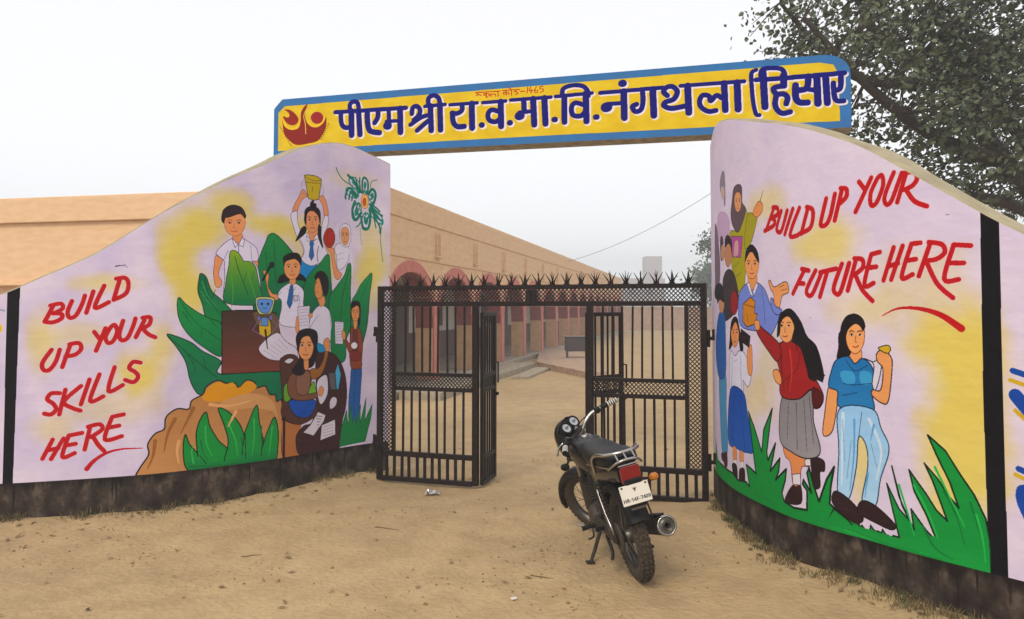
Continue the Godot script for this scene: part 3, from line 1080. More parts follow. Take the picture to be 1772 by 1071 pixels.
# ------------------------------------------------------------------ loose things on the ground
func build_litter() -> void:
	var rng := RandomNumberGenerator.new()
	rng.seed = 4
	# crumpled foil packet
	var x0 := -0.69
	var z0 := -7.08
	var foil := start()
	var gn := noise(18.0, 3, 2)
	for i in 8:
		for j in 5:
			var P := func(a, b): return Vector3(x0 + (a - 4) * 0.016, ground_height(x0, z0) + 0.012 + absf(gn.get_noise_2d(a * 0.31, b * 0.57)) * 0.05 * (1.0 if a > 0 and a < 8 else 0.2), z0 + (b - 2.5) * 0.016 + 0.006 * a * 0.3)
			quad(foil, P.call(i, j), P.call(i + 1, j), P.call(i + 1, j + 1), P.call(i, j + 1))
	tag(part("foil_packet", foil.commit(), plain("foil", "d0d0d2", 0.35, 0.4), self), "crumpled silvery foil packet lying on the sand before the gate", "litter")
	var scrap := start()
	boxed(scrap, Vector3(0.01, ground_height(0.01, -4.55) + 0.008, -4.55), Vector3(0.035, 0.012, 0.022), Basis(Vector3.UP, 0.5), 0.004)
	tag(part("paper_scrap", scrap.commit(), plain("paper", "d2cec6", 0.8), self), "tiny white paper scrap lying alone on the open sand", "litter")
	# dry twigs, each its own thing
	var twig := mottled("dry_twig", ["6a5238", "7a6044"], 0.3, 0.9, 0.0, 111)
	var twigs := -1
	for t in [[-1.0, -5.98, 0.2, 0.35], [-1.75, -5.3, 0.13, -0.4], [0.12, -4.95, 0.15, 0.6]]:
		var d: Vector3 = Vector3(cos(t[3]), 0, sin(t[3])) * t[2]
		var a := Vector3(t[0], 0, t[1])
		var pts := []
		for k in 5:
			var q: Vector3 = a + d * (k / 4.0) + Vector3(rng.randfn(), 0, rng.randfn()) * 0.006
			q.y = ground_height(q.x, q.z) + 0.005
			pts.append(q)
		twigs += 1
		tag(part("dry_twig", tube_mesh(pts, [0.0035, 0.003, 0.003, 0.002, 0.001], 5), twig, self), ["thin brown twig lying on the sand in front of the foil packet", "short thin twig lying on open sand towards the leaf mural wall", "thin brown twig lying on the sand beside the side stand of the motorcycle"][twigs], "twig", "twigs on the sand")
	# crumbs of earth and leaf litter, too many to count
	var crumbs := start()
	for k in 650:
		var p := Vector3(rng.randf_range(-5.0, 2.4), 0, rng.randf_range(-9.5, -3.2))
		if rng.randf() < 0.55:
			var c := [[0.1, -4.7], [-0.35, -4.9], [0.35, -5.6], [-0.9, -6.4], [0.15, -5.15], [-2.4, -5.3], [-2.9, -6.0], [1.3, -5.2], [-1.6, -4.9], [0.3, -8.6], [-0.6, -4.4], [-0.5, -6.7], [0.3, -4.45], [-3.4, -5.2], [-3.2, -5.6]]
			var q: Array = c[rng.randi() % c.size()]
			p = Vector3(q[0] + rng.randfn() * 0.22, 0, q[1] + rng.randfn() * 0.13)
		if wall_distance(p.x, p.z) < 0.05: continue
		var s := rng.randf_range(0.003, 0.009) * (2.0 if rng.randf() < 0.06 else 1.0)
		p.y = ground_height(p.x, p.z) + s * 0.25
		boxed(crumbs, p, Vector3(s * rng.randf_range(1.0, 2.2), s, s * rng.randf_range(0.8, 1.5)), Basis.from_euler(Vector3(rng.randf() * 0.6, rng.randf() * TAU, rng.randf() * 0.6)), s * 0.3)
	tag(part("earth_crumbs", crumbs.commit(), mottled("crumb", ["6a543a", "846a48", "9a8058"], 0.2, 0.97, 0.0, 112, 0.05), self), "dark crumbs of earth and chaff scattered over the sand", "crumbs", "", "stuff")
	var leaves := start()
	for k in 260:
		var p := Vector3(rng.randf_range(-4.5, 2.2), 0, rng.randf_range(-8.5, -3.4))
		if rng.randf() < 0.5:
			var pl: Array = [PLAN_BESIDE_LEAVES, PLAN_BESIDE_GRASS][rng.randi() % 2]
			var q: Array = pl[rng.randi() % pl.size()]
			p = Vector3(q[0] * (1.0 - absf(rng.randfn()) * 0.05) , 0, q[1] * (1.0 - absf(rng.randfn()) * 0.05))
		p.y = ground_height(p.x, p.z) + 0.008
		var b := Basis.from_euler(Vector3(rng.randf_range(-0.4, 0.4), rng.randf() * TAU, rng.randf_range(-0.4, 0.4)))
		var L := rng.randf_range(0.012, 0.035)
		tri(leaves, p + b * Vector3(-L, 0, 0), p + b * Vector3(0, 0.004, L * 0.4), p + b * Vector3(L, 0.002, 0))
		tri(leaves, p + b * Vector3(-L, 0, 0), p + b * Vector3(L, 0.002, 0), p + b * Vector3(0, 0.004, -L * 0.4))
	tag(part("fallen_leaves", leaves.commit(), mottled("dead_leaf", ["6a5030", "7c6242", "8c7850"], 0.1, 0.8, 0.0, 113, 0.05), self), "brown dead leaves strewn along the wall feet and sand", "leaves", "", "stuff")
	# dry grass at the wall feet
	var v := PackedVector3Array()
	var nn := PackedVector3Array()
	var cc := PackedColorArray()
	var cols := [Color.html("6a5c3a").srgb_to_linear(), Color.html("7c6c48").srgb_to_linear(), Color.html("4e5634").srgb_to_linear(), Color.html("5a4a30").srgb_to_linear()]
	for w in 2:
		var pl: Array = PLAN_BESIDE_LEAVES if w == 0 else PLAN_BESIDE_GRASS
		for t in (230 if w == 0 else 460):
			var f := rng.randf() * (pl.size() - 1.01)
			var i := int(f)
			var p := Vector2(pl[i][0], pl[i][1]).lerp(Vector2(pl[i + 1][0], pl[i + 1][1]), f - i)
			var off: Vector2 = -p.normalized() * (0.02 + absf(rng.randfn()) * (0.06 if w == 0 else 0.11))
			p += off
			var dense := rough_noise.get_noise_2d(p.x * 3.0 + 7.0, p.y * 3.0)
			if dense < (-0.05 if w == 0 else -0.2): continue
			var col: Color = cols[rng.randi() % cols.size()]
			for k in rng.randi_range(4, 14):
				var q := Vector3(p.x + rng.randfn() * 0.025, 0, p.y + rng.randfn() * 0.02)
				q.y = ground_height(q.x, q.z) - 0.005
				var h := rng.randf_range(0.015, 0.06 if w == 1 else 0.08)
				var lean := Vector3(rng.randfn(), 0, rng.randfn()) * h * 0.5
				var sd := Vector3(rng.randfn(), 0, rng.randfn()).normalized() * 0.0022
				var m := q + Vector3(0, h * 0.6, 0) + lean * 0.4
				var e := q + Vector3(0, h, 0) + lean
				var fn := (m + sd - (q - sd)).cross(sd * 2.0).normalized()
				for pt in [q - sd, q + sd, m + sd, q - sd, m + sd, m - sd, m - sd, m + sd, e]:
					v.append(pt)
					nn.append(fn)
					cc.append(col * rng.randf_range(0.9, 1.1))
	var arr := []
	arr.resize(Mesh.ARRAY_MAX)
	arr[Mesh.ARRAY_VERTEX] = v
	arr[Mesh.ARRAY_NORMAL] = nn
	arr[Mesh.ARRAY_COLOR] = cc
	var mesh := ArrayMesh.new()
	mesh.add_surface_from_arrays(Mesh.PRIMITIVE_TRIANGLES, arr)
	var gm := StandardMaterial3D.new()
	gm.vertex_color_use_as_albedo = true
	gm.roughness = 0.9
	gm.resource_name = "dry_grass"
	tag(part("dry_grass", mesh, gm, self), "short dry grass tufts along the foot of the mural walls", "grass", "", "stuff")

# ------------------------------------------------------------------ motorcycle (x forward, y up, z to its right; origin at the rear tyre's footprint)
func wheel(parent: Node3D, called: String, axle: Vector3, R: float, tw: float, turn: Basis) -> MeshInstance3D:
	var rubber := mottled("tyre_rubber", ["2a231c", "3c3227", "544635"], 0.35, 0.9, 0.5, 121, 0.03)
	var alloy := plain("dull_alloy", "6c6862", 0.4, 0.9)
	var hub := start()
	turned(hub, [Vector2(0.0, -0.05), Vector2(0.03, -0.05), Vector2(0.045, -0.035), Vector2(0.05, 0.0), Vector2(0.045, 0.035), Vector2(0.03, 0.05), Vector2(0.0, 0.05)], Vector3.ZERO, Vector3(0, 0, 1), 18)
	tube(hub, [Vector3(0, 0, -0.085), Vector3(0, 0, 0.085)], 0.009, 8)
	var root := part(called, hub.commit(), alloy, parent, axle)
	root.basis = turn
	# tyre carcass and tread blocks
	var ty := start()
	var prof := []
	var rc := R - tw * 0.52
	for k in 16:
		var a := TAU * k / 16.0
		prof.append(Vector2(rc + sin(a) * tw * 0.46, cos(a) * tw * 0.5))
	turned(ty, prof, Vector3.ZERO, Vector3(0, 0, 1), 44, true)
	for k in 46:
		for r in [-0.62, -0.2, 0.2, 0.62]:
			var a: float = TAU * (k + (0.5 if absf(r) < 0.4 else 0.0)) / 46.0
			var d := Vector3(cos(a), sin(a), 0)
			var lift := rc + 0.004 + cos(r * 1.5) * tw * 0.46
			var b := Basis(Vector3(-sin(a), cos(a), 0), d, Vector3(0, 0, -1)) * Basis(Vector3.RIGHT, -r * 1.3)
			boxed(ty, d * lift + Vector3(0, 0, sin(r * 1.3) * tw * 0.52), Vector3(TAU * R / 46.0 * 0.62, 0.012, tw * 0.2), b, 0.003)
	part("tyre", ty.commit(), rubber, root)
	var rim := start()
	var rr := R - tw * 0.98
	turned(rim, [Vector2(rr + 0.004, -tw * 0.34), Vector2(rr + 0.012, -tw * 0.36), Vector2(rr + 0.012, -tw * 0.3), Vector2(rr - 0.006, -tw * 0.12), Vector2(rr - 0.006, tw * 0.12), Vector2(rr + 0.012, tw * 0.3), Vector2(rr + 0.012, tw * 0.36), Vector2(rr + 0.004, tw * 0.34)], Vector3.ZERO, Vector3(0, 0, 1), 44, true)
	part("rim", rim.commit(), alloy, root)
	for k in 18:
		var a := TAU * k / 18.0
		var sg := 1.0 if k % 2 == 0 else -1.0
		var h := a + 0.35 * (1.0 if (k / 2) % 2 == 0 else -1.0)
		part("spoke", tube_mesh([Vector3(cos(h) * 0.042, sin(h) * 0.042, sg * 0.034), Vector3(cos(a) * rr, sin(a) * rr, sg * 0.006)], 0.0022, 5), alloy, root)
	return root

func spring(at0: Vector3, at1: Vector3, r: float, turns: int) -> ArrayMesh:
	var pts := []
	var ax := (at1 - at0).normalized()
	var u := ax.cross(Vector3(0, 0, 1)).normalized()
	var v := ax.cross(u)
	for k in turns * 8 + 1:
		var a := TAU * k / 8.0
		pts.append(at0.lerp(at1, float(k) / (turns * 8)) + (u * cos(a) + v * sin(a)) * r)
	return tube_mesh(pts, 0.0045, 5)

func build_motorcycle() -> void:
	var phi := deg_to_rad(9.5)
	var lean := deg_to_rad(13.5)
	var root := thing("motorcycle", "black commuter motorcycle with red tail lamp parked on its side stand before the gate", "motorcycle", Vector3(0.767, 0.0, -4.865))
	var fw := Vector3(-sin(phi), 0, -cos(phi))
	var rt0 := fw.cross(Vector3.UP)
	root.basis = Basis(fw, Vector3.UP * cos(lean) - rt0 * sin(lean), rt0 * cos(lean) + Vector3.UP * sin(lean))
	root.position.y = ground_height(0.767, -4.865) - 0.002
	var black := plain("black_paint", "0a0a0d", 0.3)
	black.clearcoat_enabled = true
	black.clearcoat = 0.35
	black.clearcoat_roughness = 0.12
	var plastic := plain("black_plastic", "121114", 0.5)
	var vinyl := mottled("seat_vinyl", ["07070a", "0b0b0f", "111116"], 0.3, 0.42, 0.4, 131, 0.05)
	var chrome := plain("chrome", "aaa8a4", 0.22, 1.0)
	var engine := mottled("engine_alloy", ["2c2823", "453e36", "5c5449"], 0.25, 0.6, 0.5, 132, 0.04)
	engine.metallic = 0.3
	for m in [black, plastic, vinyl]: m.metallic_specular = 0.3
	var frame_m := mottled("dusty_black", ["16120f", "221c17", "332a20"], 0.3, 0.65, 0.2, 133, 0.03)
	var R := 0.272
	wheel(root, "rear_wheel", Vector3(0, R - 0.003, 0), R, 0.088, Basis.IDENTITY)
	# steering assembly turned to the left
	var steer := Basis(Vector3(-0.4, 0.92, 0).normalized(), deg_to_rad(40))
	var head := Vector3(0.86, 0.62, 0)
	var axle := head + steer * (Vector3(0.98, 0.225, 0) - head)
	wheel(root, "front_wheel", axle, 0.243, 0.072, steer)
	var S := func(p: Vector3) -> Vector3: return head + steer * (p - head)
	# fork legs with sliders
	for s in [-1.0, 1.0]:
		var z: float = s * 0.075
		part("fork_leg", tube_mesh([S.call(Vector3(0.82, 0.76, z)), S.call(Vector3(0.90, 0.46, z))], 0.015, 12), chrome, root)
		part("fork_slider", tube_mesh([S.call(Vector3(0.896, 0.48, z)), S.call(Vector3(0.912, 0.42, z)), S.call(Vector3(0.975, 0.215, z))], [0.02, 0.023, 0.02], 12), engine, root)
	for y in [0.76, 0.62]:
		part("fork_clamp", box_mesh(Vector3(0.07, 0.03, 0.2), 0.008, S.call(Vector3(0.84 + (0.76 - y) * 0.4, y, 0)), steer), frame_m, root)
	# front mudguard
	var rings := []
	for k in 15:
		var a := deg_to_rad(lerpf(-5, 165, k / 14.0))
		var c := Vector3(0.98, 0.225, 0) + Vector3(cos(a), sin(a), 0) * 0.262
		var o := Vector3(cos(a), sin(a), 0)
		var w := 0.052 if k > 0 and k < 14 else 0.038
		var ring := []
		for q in [[-1.0, -0.03], [-1.0, 0.0], [-0.6, 0.016], [0.0, 0.022], [0.6, 0.016], [1.0, 0.0], [1.0, -0.03], [0.8, -0.006], [0.0, 0.012], [-0.8, -0.006]]:
			ring.append(S.call(c + o * q[1] + Vector3(0, 0, q[0] * w)))
		rings.append(ring)
	var fs := start()
	skin(fs, rings)
	part("front_mudguard", fs.commit(), black, root)
	# headlamp fairing and instrument cluster
	var fr := []
	for k in 9:
		var t := k / 8.0
		var x := lerpf(0.985, 0.85, t)
		var s := [0.25, 0.66, 0.86, 0.96, 1.0, 1.0, 0.97, 0.92, 0.85][k] as float
		var ring := section(x, 0.715 + 0.03 * t, 0.105 * s, 0.14 * s, 2.5, 22)
		for i in ring.size(): ring[i] = S.call(ring[i])
		fr.append(ring)
	var fst := start()
	skin(fst, fr)
	part("headlamp_fairing", fst.commit(), black, root)
	var lamp := start()
	var lax: Vector3 = steer * Vector3(1, -0.1, 0)
	turned(lamp, [Vector2(0.0, 0.012), Vector2(0.05, 0.006), Vector2(0.075, -0.01), Vector2(0.08, -0.03)], S.call(Vector3(0.985, 0.70, 0)), lax, 20)
	part("headlamp", lamp.commit(), plain("lamp_glass", "b8bcc0", 0.08, 0.2), root)
	var visor := start()
	var vr := []
	for k in 6:
		var t := k / 5.0
		var ring := section(lerpf(0.95, 0.865, t), lerpf(0.81, 0.885, t), lerpf(0.07, 0.1, t) * (1.0 if k < 5 else 0.9), 0.012, 2.4, 14)
		for i in ring.size(): ring[i] = S.call(ring[i] + Vector3(0, -0.4 * absf(ring[i].z) , 0))
		vr.append(ring)
	skin(visor, vr)
	part("visor", visor.commit(), black, root)
	var up_axis: Vector3 = (steer * Vector3(-0.86, 0.51, 0)).normalized()
	for s in [-1.0, 1.0]:
		var c: Vector3 = S.call(Vector3(0.835, 0.835, s * 0.046))
		var pod := start()
		turned(pod, [Vector2(0.0, -0.05), Vector2(0.034, -0.05), Vector2(0.044, -0.02), Vector2(0.045, 0.004), Vector2(0.038, 0.009), Vector2(0.032, 0.0)], c, up_axis, 22)
		var pm := part("instrument", pod.commit(), plastic, root)
		pm.set_meta("label", "round instrument dial")
		var dial := start()
		turned(dial, [Vector2(0.0, 0.001), Vector2(0.032, 0.001)], c, up_axis, 22)
		part("dial", dial.commit(), plain("dial_white", "9aa0aa", 0.3), pm)
		var needle := start()
		var side := up_axis.cross(Vector3(0, 0, 1)).normalized()
		bar(needle, c + up_axis * 0.004, c + up_axis * 0.004 + (side * 0.6 + Vector3(0, 0, 0.5)).normalized() * 0.026, 0.004, 0.002, up_axis)
		part("needle", needle.commit(), plain("needle_dark", "1a1a1c", 0.5), pm)
	# handlebar, grips, levers
	for s in [-1.0, 1.0]:
		var pts := curve([S.call(Vector3(0.82, 0.74, 0)), S.call(Vector3(0.82, 0.745, s * 0.05)), S.call(Vector3(0.795, 0.79, s * 0.11)), S.call(Vector3(0.765, 0.815, s * 0.17)), S.call(Vector3(0.715, 0.815, s * 0.24)), S.call(Vector3(0.655, 0.805, s * 0.335))], 4)
		part("handlebar", tube_mesh(pts, 0.0125, 12), chrome, root)
		var g0: Vector3 = S.call(Vector3(0.722, 0.815, s * 0.23))
		var g1: Vector3 = S.call(Vector3(0.65, 0.804, s * 0.343))
		part("switch_pod", box_mesh(Vector3(0.045, 0.045, 0.045), 0.012, S.call(Vector3(0.735, 0.815, s * 0.205)), steer), plastic, root)
		var grip := part("grip", tube_mesh([g0, g0.lerp(g1, 0.05), g0.lerp(g1, 0.93), g1], [0.019, 0.0175, 0.0175, 0.02], 14), plastic, root)
		for k in 5:
			var a := 0.42 + k * 0.125
			part("white_ring", tube_mesh([g0.lerp(g1, a), g0.lerp(g1, a + 0.03), g0.lerp(g1, a + 0.06)], [0.0186, 0.0196, 0.0186], 14), plain("ring_white", "cfcdc8", 0.5), grip)
		part("lever", tube_mesh(curve([S.call(Vector3(0.76, 0.81, s * 0.2)), S.call(Vector3(0.775, 0.80, s * 0.25)), S.call(Vector3(0.735, 0.79, s * 0.33))], 4), [0.008, 0.008, 0.007, 0.007, 0.006, 0.006, 0.006, 0.007, 0.009], 8), chrome, root)
	for s in [-1.0, 1.0]:
		var cb := curve([S.call(Vector3(0.755, 0.81, s * 0.195)), S.call(Vector3(0.85, 0.79, s * 0.13)), S.call(Vector3(0.88, 0.72, s * 0.08)), Vector3(0.8, 0.58, s * 0.03)], 5)
		part("cable", tube_mesh(cb, 0.004, 6), plastic, root)
	part("key_barrel", turned_mesh([Vector2(0.0, 0.012), Vector2(0.014, 0.01), Vector2(0.015, -0.02)], S.call(Vector3(0.80, 0.80, 0.0)), up_axis, 14), chrome, root)
	# fuel tank
	var tk := []
	for q in [[0.80, 0.655, 0.03, 0.05], [0.785, 0.665, 0.07, 0.07], [0.74, 0.672, 0.105, 0.088], [0.66, 0.675, 0.122, 0.096], [0.56, 0.668, 0.122, 0.098], [0.47, 0.655, 0.108, 0.09], [0.40, 0.64, 0.088, 0.074], [0.36, 0.63, 0.07, 0.055]]:
		tk.append(section(q[0], q[1], q[2], q[3], 2.7, 24))
	var ts := start()
	skin(ts, tk)
	var tank := part("fuel_tank", ts.commit(), black, root)
	part("filler_cap", turned_mesh([Vector2(0.0, 0.012), Vector2(0.026, 0.01), Vector2(0.03, 0.0), Vector2(0.03, -0.012)], Vector3(0.63, 0.772, 0), Vector3(0.03, 1, 0), 18), chrome, tank)
	# seat
	var sr := []
	for q in [[0.44, 0.735, 0.05, 0.025], [0.42, 0.737, 0.085, 0.04], [0.34, 0.728, 0.108, 0.052], [0.22, 0.722, 0.118, 0.054], [0.1, 0.73, 0.12, 0.052], [0.0, 0.748, 0.118, 0.05], [-0.1, 0.758, 0.11, 0.046], [-0.19, 0.762, 0.095, 0.04], [-0.225, 0.762, 0.07, 0.028]]:
		sr.append(section(q[0], q[1], q[2], q[3], 3.0, 24))
	var ss := start()
	skin(ss, sr)
	part("seat", ss.commit(), vinyl, root)
	# side and tail panels
	var pr := []
	for q in [[0.36, 0.60, 0.075, 0.055], [0.25, 0.61, 0.1, 0.07], [0.1, 0.635, 0.102, 0.062], [-0.06, 0.665, 0.09, 0.052], [-0.2, 0.69, 0.075, 0.05], [-0.285, 0.70, 0.066, 0.052]]:
		pr.append(section(q[0], q[1], q[2], q[3], 3.2, 20))
	var ps := start()
	skin(ps, pr)
	part("tail_panel", ps.commit(), black, root)
	# tail lamp, plate and mudguard
	var lr := []
	for q in [[-0.285, 0.66, 0.046, 0.9], [-0.31, 0.702, 0.05, 1.0], [-0.325, 0.702, 0.046, 0.9]]:
		lr.append(section(q[0], 0.70, 0.06 * q[3], 0.05 * q[3], 6.0, 20))
	var ls := start()
	skin(ls, lr)
	var tl := part("tail_lamp", ls.commit(), plain("red_lens", "7a0a10", 0.12), root)
	part("lamp_rim", box_mesh(Vector3(0.012, 0.008, 0.125), 0.003, Vector3(-0.312, 0.757, 0)), chrome, tl)
	var pb := Basis(Vector3(0, 0, 1), deg_to_rad(-14))
	var plate_c := Vector3(-0.345, 0.6, -0.006)
	var plate := part("number_plate", box_mesh(Vector3(0.006, 0.108, 0.17), 0.003, Vector3.ZERO), plain("plate_white", "d6d2c6", 0.5), root, plate_c)
	plate.basis = pb
	plate.set_meta("label", "cream number plate reading HR-14F-7409")
	var tm := TextMesh.new()
	tm.text = "HR-14F-7409"
	tm.font_size = 32
	tm.pixel_size = 0.00086
	tm.depth = 0.0012
	var fnt := SystemFont.new()
	fnt.font_names = PackedStringArray(["Droid Sans"])
	fnt.font_weight = 700
	tm.font = fnt
	var lettering := part("lettering", tm, plain("plate_ink", "1c1a18", 0.6), plate, Vector3(-0.0036, -0.028, 0))
	lettering.rotation.y = -PI / 2
	var em := start()
	tube(em, [Vector3(-0.0036, 0.034, 0.0), Vector3(-0.0036, 0.012, 0.0)], [0.004, 0.0015], 6)
	for s in [-1.0, 1.0]: bar(em, Vector3(-0.0036, 0.018, 0), Vector3(-0.0036, 0.036, s * 0.012), 0.004, 0.002, Vector3.RIGHT)
	part("emblem", em.commit(), plain("plate_ink", "1c1a18", 0.6), plate)
	for s in [-1.0, 1.0]:
		part("screw", turned_mesh([Vector2(0.0, 0.003), Vector2(0.006, 0.002), Vector2(0.006, 0.0)], Vector3(-0.003, 0.044, s * 0.07), Vector3(-1, 0, 0), 10), plain("rust_screw", "3c2a20", 0.7), plate)
	part("plate_bracket", box_mesh(Vector3(0.02, 0.16, 0.1), 0.006, Vector3(-0.325, 0.6, 0)), plastic, root)
	var mr := []
	for k in 14:
		var a := deg_to_rad(lerpf(35, 152, k / 13.0))
		var o := Vector3(cos(a), sin(a), 0)
		var c := Vector3(0, R, 0) + o * 0.31
		var ring := []
		for q in [[-1.0, -0.045], [-1.0, 0.0], [-0.6, 0.016], [0.0, 0.02], [0.6, 0.016], [1.0, 0.0], [1.0, -0.045], [0.85, -0.006], [0.0, 0.012], [-0.85, -0.006]]:
			ring.append(c + o * q[1] + Vector3(0, 0, q[0] * 0.066))
		mr.append(ring)
	var ms := start()
	skin(ms, mr)
	part("rear_mudguard", ms.commit(), plastic, root)
	part("reflector", box_mesh(Vector3(0.012, 0.03, 0.09), 0.005, Vector3(-0.325, 0.522, 0)), plain("dusty_reflector", "5c5650", 0.4), root)
	# indicators
	for q in [[Vector3(-0.25, 0.645, 0.066), Vector3(-0.262, 0.64, 0.105), 0.14]]:
		var ist := start()
		tube(ist, [q[0], q[1]], 0.008, 8)
		var ind := part("indicator", ist.commit(), plastic, root)
		part("amber_lens", box_mesh(Vector3(0.035, 0.04, 0.055), 0.012, Vector3(-0.265, 0.64, q[2])), plain("amber_lens", "b06a1c", 0.2), ind)
	for s in [-1.0, 1.0]:
		var ist := start()
		tube(ist, [S.call(Vector3(0.95, 0.6, s * 0.05)), S.call(Vector3(0.945, 0.585, s * 0.1))], 0.008, 8)
		var ind := part("indicator", ist.commit(), plastic, root)
		part("dark_lens", box_mesh(Vector3(0.05, 0.045, 0.06), 0.014, S.call(Vector3(0.945, 0.585, s * 0.125))), plastic, ind)
	# grab rail with rack bars
	var gr := curve([Vector3(0.05, 0.665, -0.115), Vector3(0.0, 0.75, -0.128), Vector3(-0.1, 0.80, -0.125), Vector3(-0.22, 0.815, -0.095), Vector3(-0.262, 0.818, 0.0), Vector3(-0.22, 0.815, 0.095), Vector3(-0.1, 0.80, 0.125), Vector3(0.0, 0.75, 0.128), Vector3(0.05, 0.665, 0.115)], 5)
	var rail := part("grab_rail", tube_mesh(gr, 0.0105, 10), chrome, root)
	part("cross_bar", tube_mesh(curve([Vector3(-0.235, 0.735, -0.1), Vector3(-0.3, 0.775, -0.06), Vector3(-0.31, 0.785, 0.0), Vector3(-0.3, 0.775, 0.06), Vector3(-0.235, 0.735, 0.1)], 4), 0.008, 8), chrome, rail)
	for s in [-0.05, 0.0, 0.05]:
		part("rack_bar", tube_mesh([Vector3(-0.26, 0.815, s), Vector3(-0.308, 0.785, s)], 0.006, 8), chrome, rail)
	part("rail_stay", tube_mesh([Vector3(-0.22, 0.74, -0.1), Vector3(0.2, 0.69, -0.118)], 0.006, 8), chrome, rail)
	# frame, swing arm, shocks
	for q in [[Vector3(0.82, 0.68, 0), Vector3(0.4, 0.6, 0), Vector3(0.1, 0.6, 0)], [Vector3(0.82, 0.6, 0), Vector3(0.74, 0.3, 0), Vector3(0.68, 0.2, 0)]]:
		part("frame_tube", tube_mesh(curve(q, 4), 0.018, 8), frame_m, root)
	for s in [-1.0, 1.0]:
		part("frame_tube", tube_mesh(curve([Vector3(0.36, 0.6, s * 0.06), Vector3(0.3, 0.4, s * 0.07), Vector3(0.36, 0.25, s * 0.07)], 4), 0.014, 8), frame_m, root)
		part("subframe_tube", tube_mesh([Vector3(0.36, 0.6, s * 0.08), Vector3(-0.2, 0.66, s * 0.07)], 0.013, 8), frame_m, root)
		part("swing_arm", tube_mesh([Vector3(0.36, 0.29, s * 0.07), Vector3(0.0, R, s * 0.078)], 0.017, 8), frame_m, root)
		var top := Vector3(0.12, 0.6, s * 0.1)
		var bot := Vector3(0.03, 0.3, s * 0.1)
		var sh := part("shock_absorber", tube_mesh([top, top.lerp(bot, 0.55), top.lerp(bot, 0.56), bot], [0.012, 0.012, 0.02, 0.018], 10), engine, root)
		part("coil_spring", spring(top.lerp(bot, 0.06), top.lerp(bot, 0.68), 0.025, 8), chrome if s > 0 else frame_m, sh)
		part("saddle_guard", tube_mesh(curve([Vector3(0.06, 0.56, s * 0.125), Vector3(-0.03, 0.45, s * 0.13), Vector3(-0.1, 0.36, s * 0.125), Vector3(-0.06, 0.32, s * 0.115)], 4), 0.006, 8), chrome if s < 0 else frame_m, root)
		part("foot_peg", tube_mesh([Vector3(0.42, 0.25, s * 0.09), Vector3(0.42, 0.245, s * 0.2)], [0.012, 0.016], 8), plastic, root)
		part("rear_peg", tube_mesh([Vector3(0.16, 0.3, s * 0.1), Vector3(0.15, 0.305, s * 0.17)], [0.01, 0.014], 8), plastic, root)
	part("chain_case", box_mesh(Vector3(0.42, 0.075, 0.03), 0.014, Vector3(0.17, 0.285, -0.1), Basis(Vector3(0, 0, 1), 0.02)), frame_m, root)
	part("sprocket", turned_mesh([Vector2(0.0, -0.012), Vector2(0.085, -0.008), Vector2(0.09, 0.0), Vector2(0.085, 0.008), Vector2(0.0, 0.012)], Vector3(0, R, -0.075), Vector3(0, 0, 1), 26), engine, root)
	# engine
	var eng := start()
	boxed(eng, Vector3(0.5, 0.27, 0), Vector3(0.26, 0.16, 0.16), Basis.IDENTITY, 0.03)
	var er := part("crankcase", eng.commit(), engine, root)
	for s in [-1.0, 1.0]:
		part("engine_cover", turned_mesh([Vector2(0.0, 0.04), Vector2(0.06, 0.038), Vector2(0.08, 0.02), Vector2(0.086, 0.0)], Vector3(0.47, 0.275, s * 0.08), Vector3(0, 0, s), 20), engine, er)
	var cyl := start()
	var tilt := Basis(Vector3(0, 0, 1), deg_to_rad(-62))
	boxed(cyl, Vector3(0.66, 0.35, 0), Vector3(0.085, 0.2, 0.1), tilt, 0.01)
	for k in 7:
		boxed(cyl, Vector3(0.66, 0.35, 0) + tilt * Vector3(0, -0.07 + k * 0.024, 0), Vector3(0.13, 0.008, 0.15), tilt, 0.003)
	part("cylinder", cyl.commit(), engine, root)
	part("carburettor", box_mesh(Vector3(0.09, 0.07, 0.06), 0.015, Vector3(0.52, 0.42, 0.0)), engine, root)
	part("air_box", box_mesh(Vector3(0.2, 0.16, 0.15), 0.03, Vector3(0.29, 0.49, 0)), plastic, root)
	part("kick_lever", tube_mesh(curve([Vector3(0.45, 0.29, 0.12), Vector3(0.36, 0.33, 0.135), Vector3(0.33, 0.42, 0.14), Vector3(0.34, 0.44, 0.19)], 4), 0.009, 8), chrome, root)
	part("gear_lever", tube_mesh(curve([Vector3(0.46, 0.22, -0.13), Vector3(0.55, 0.215, -0.15), Vector3(0.6, 0.22, -0.19)], 4), 0.007, 8), chrome, root)
	part("rear_gear_lever", tube_mesh(curve([Vector3(0.46, 0.22, -0.13), Vector3(0.36, 0.2, -0.15), Vector3(0.3, 0.21, -0.2)], 4), 0.007, 8), chrome, root)
	# exhaust
	part("exhaust_pipe", tube_mesh(curve([Vector3(0.74, 0.37, 0.03), Vector3(0.8, 0.27, 0.07), Vector3(0.72, 0.16, 0.12), Vector3(0.45, 0.15, 0.14), Vector3(0.2, 0.22, 0.15)], 5), 0.017, 12), chrome, root)
	var mf := start()
	var e0 := Vector3(0.24, 0.22, 0.15)
	var e1 := Vector3(-0.26, 0.352, 0.15)
	var ax := (e1 - e0).normalized()
	var Lm := e0.distance_to(e1)
	turned(mf, [Vector2(0.018, 0.0), Vector2(0.046, 0.08), Vector2(0.054, 0.14), Vector2(0.056, Lm - 0.05), Vector2(0.056, Lm - 0.012), Vector2(0.05, Lm)], e0, ax, 24)
	var muf := part("muffler", mf.commit(), frame_m, root)
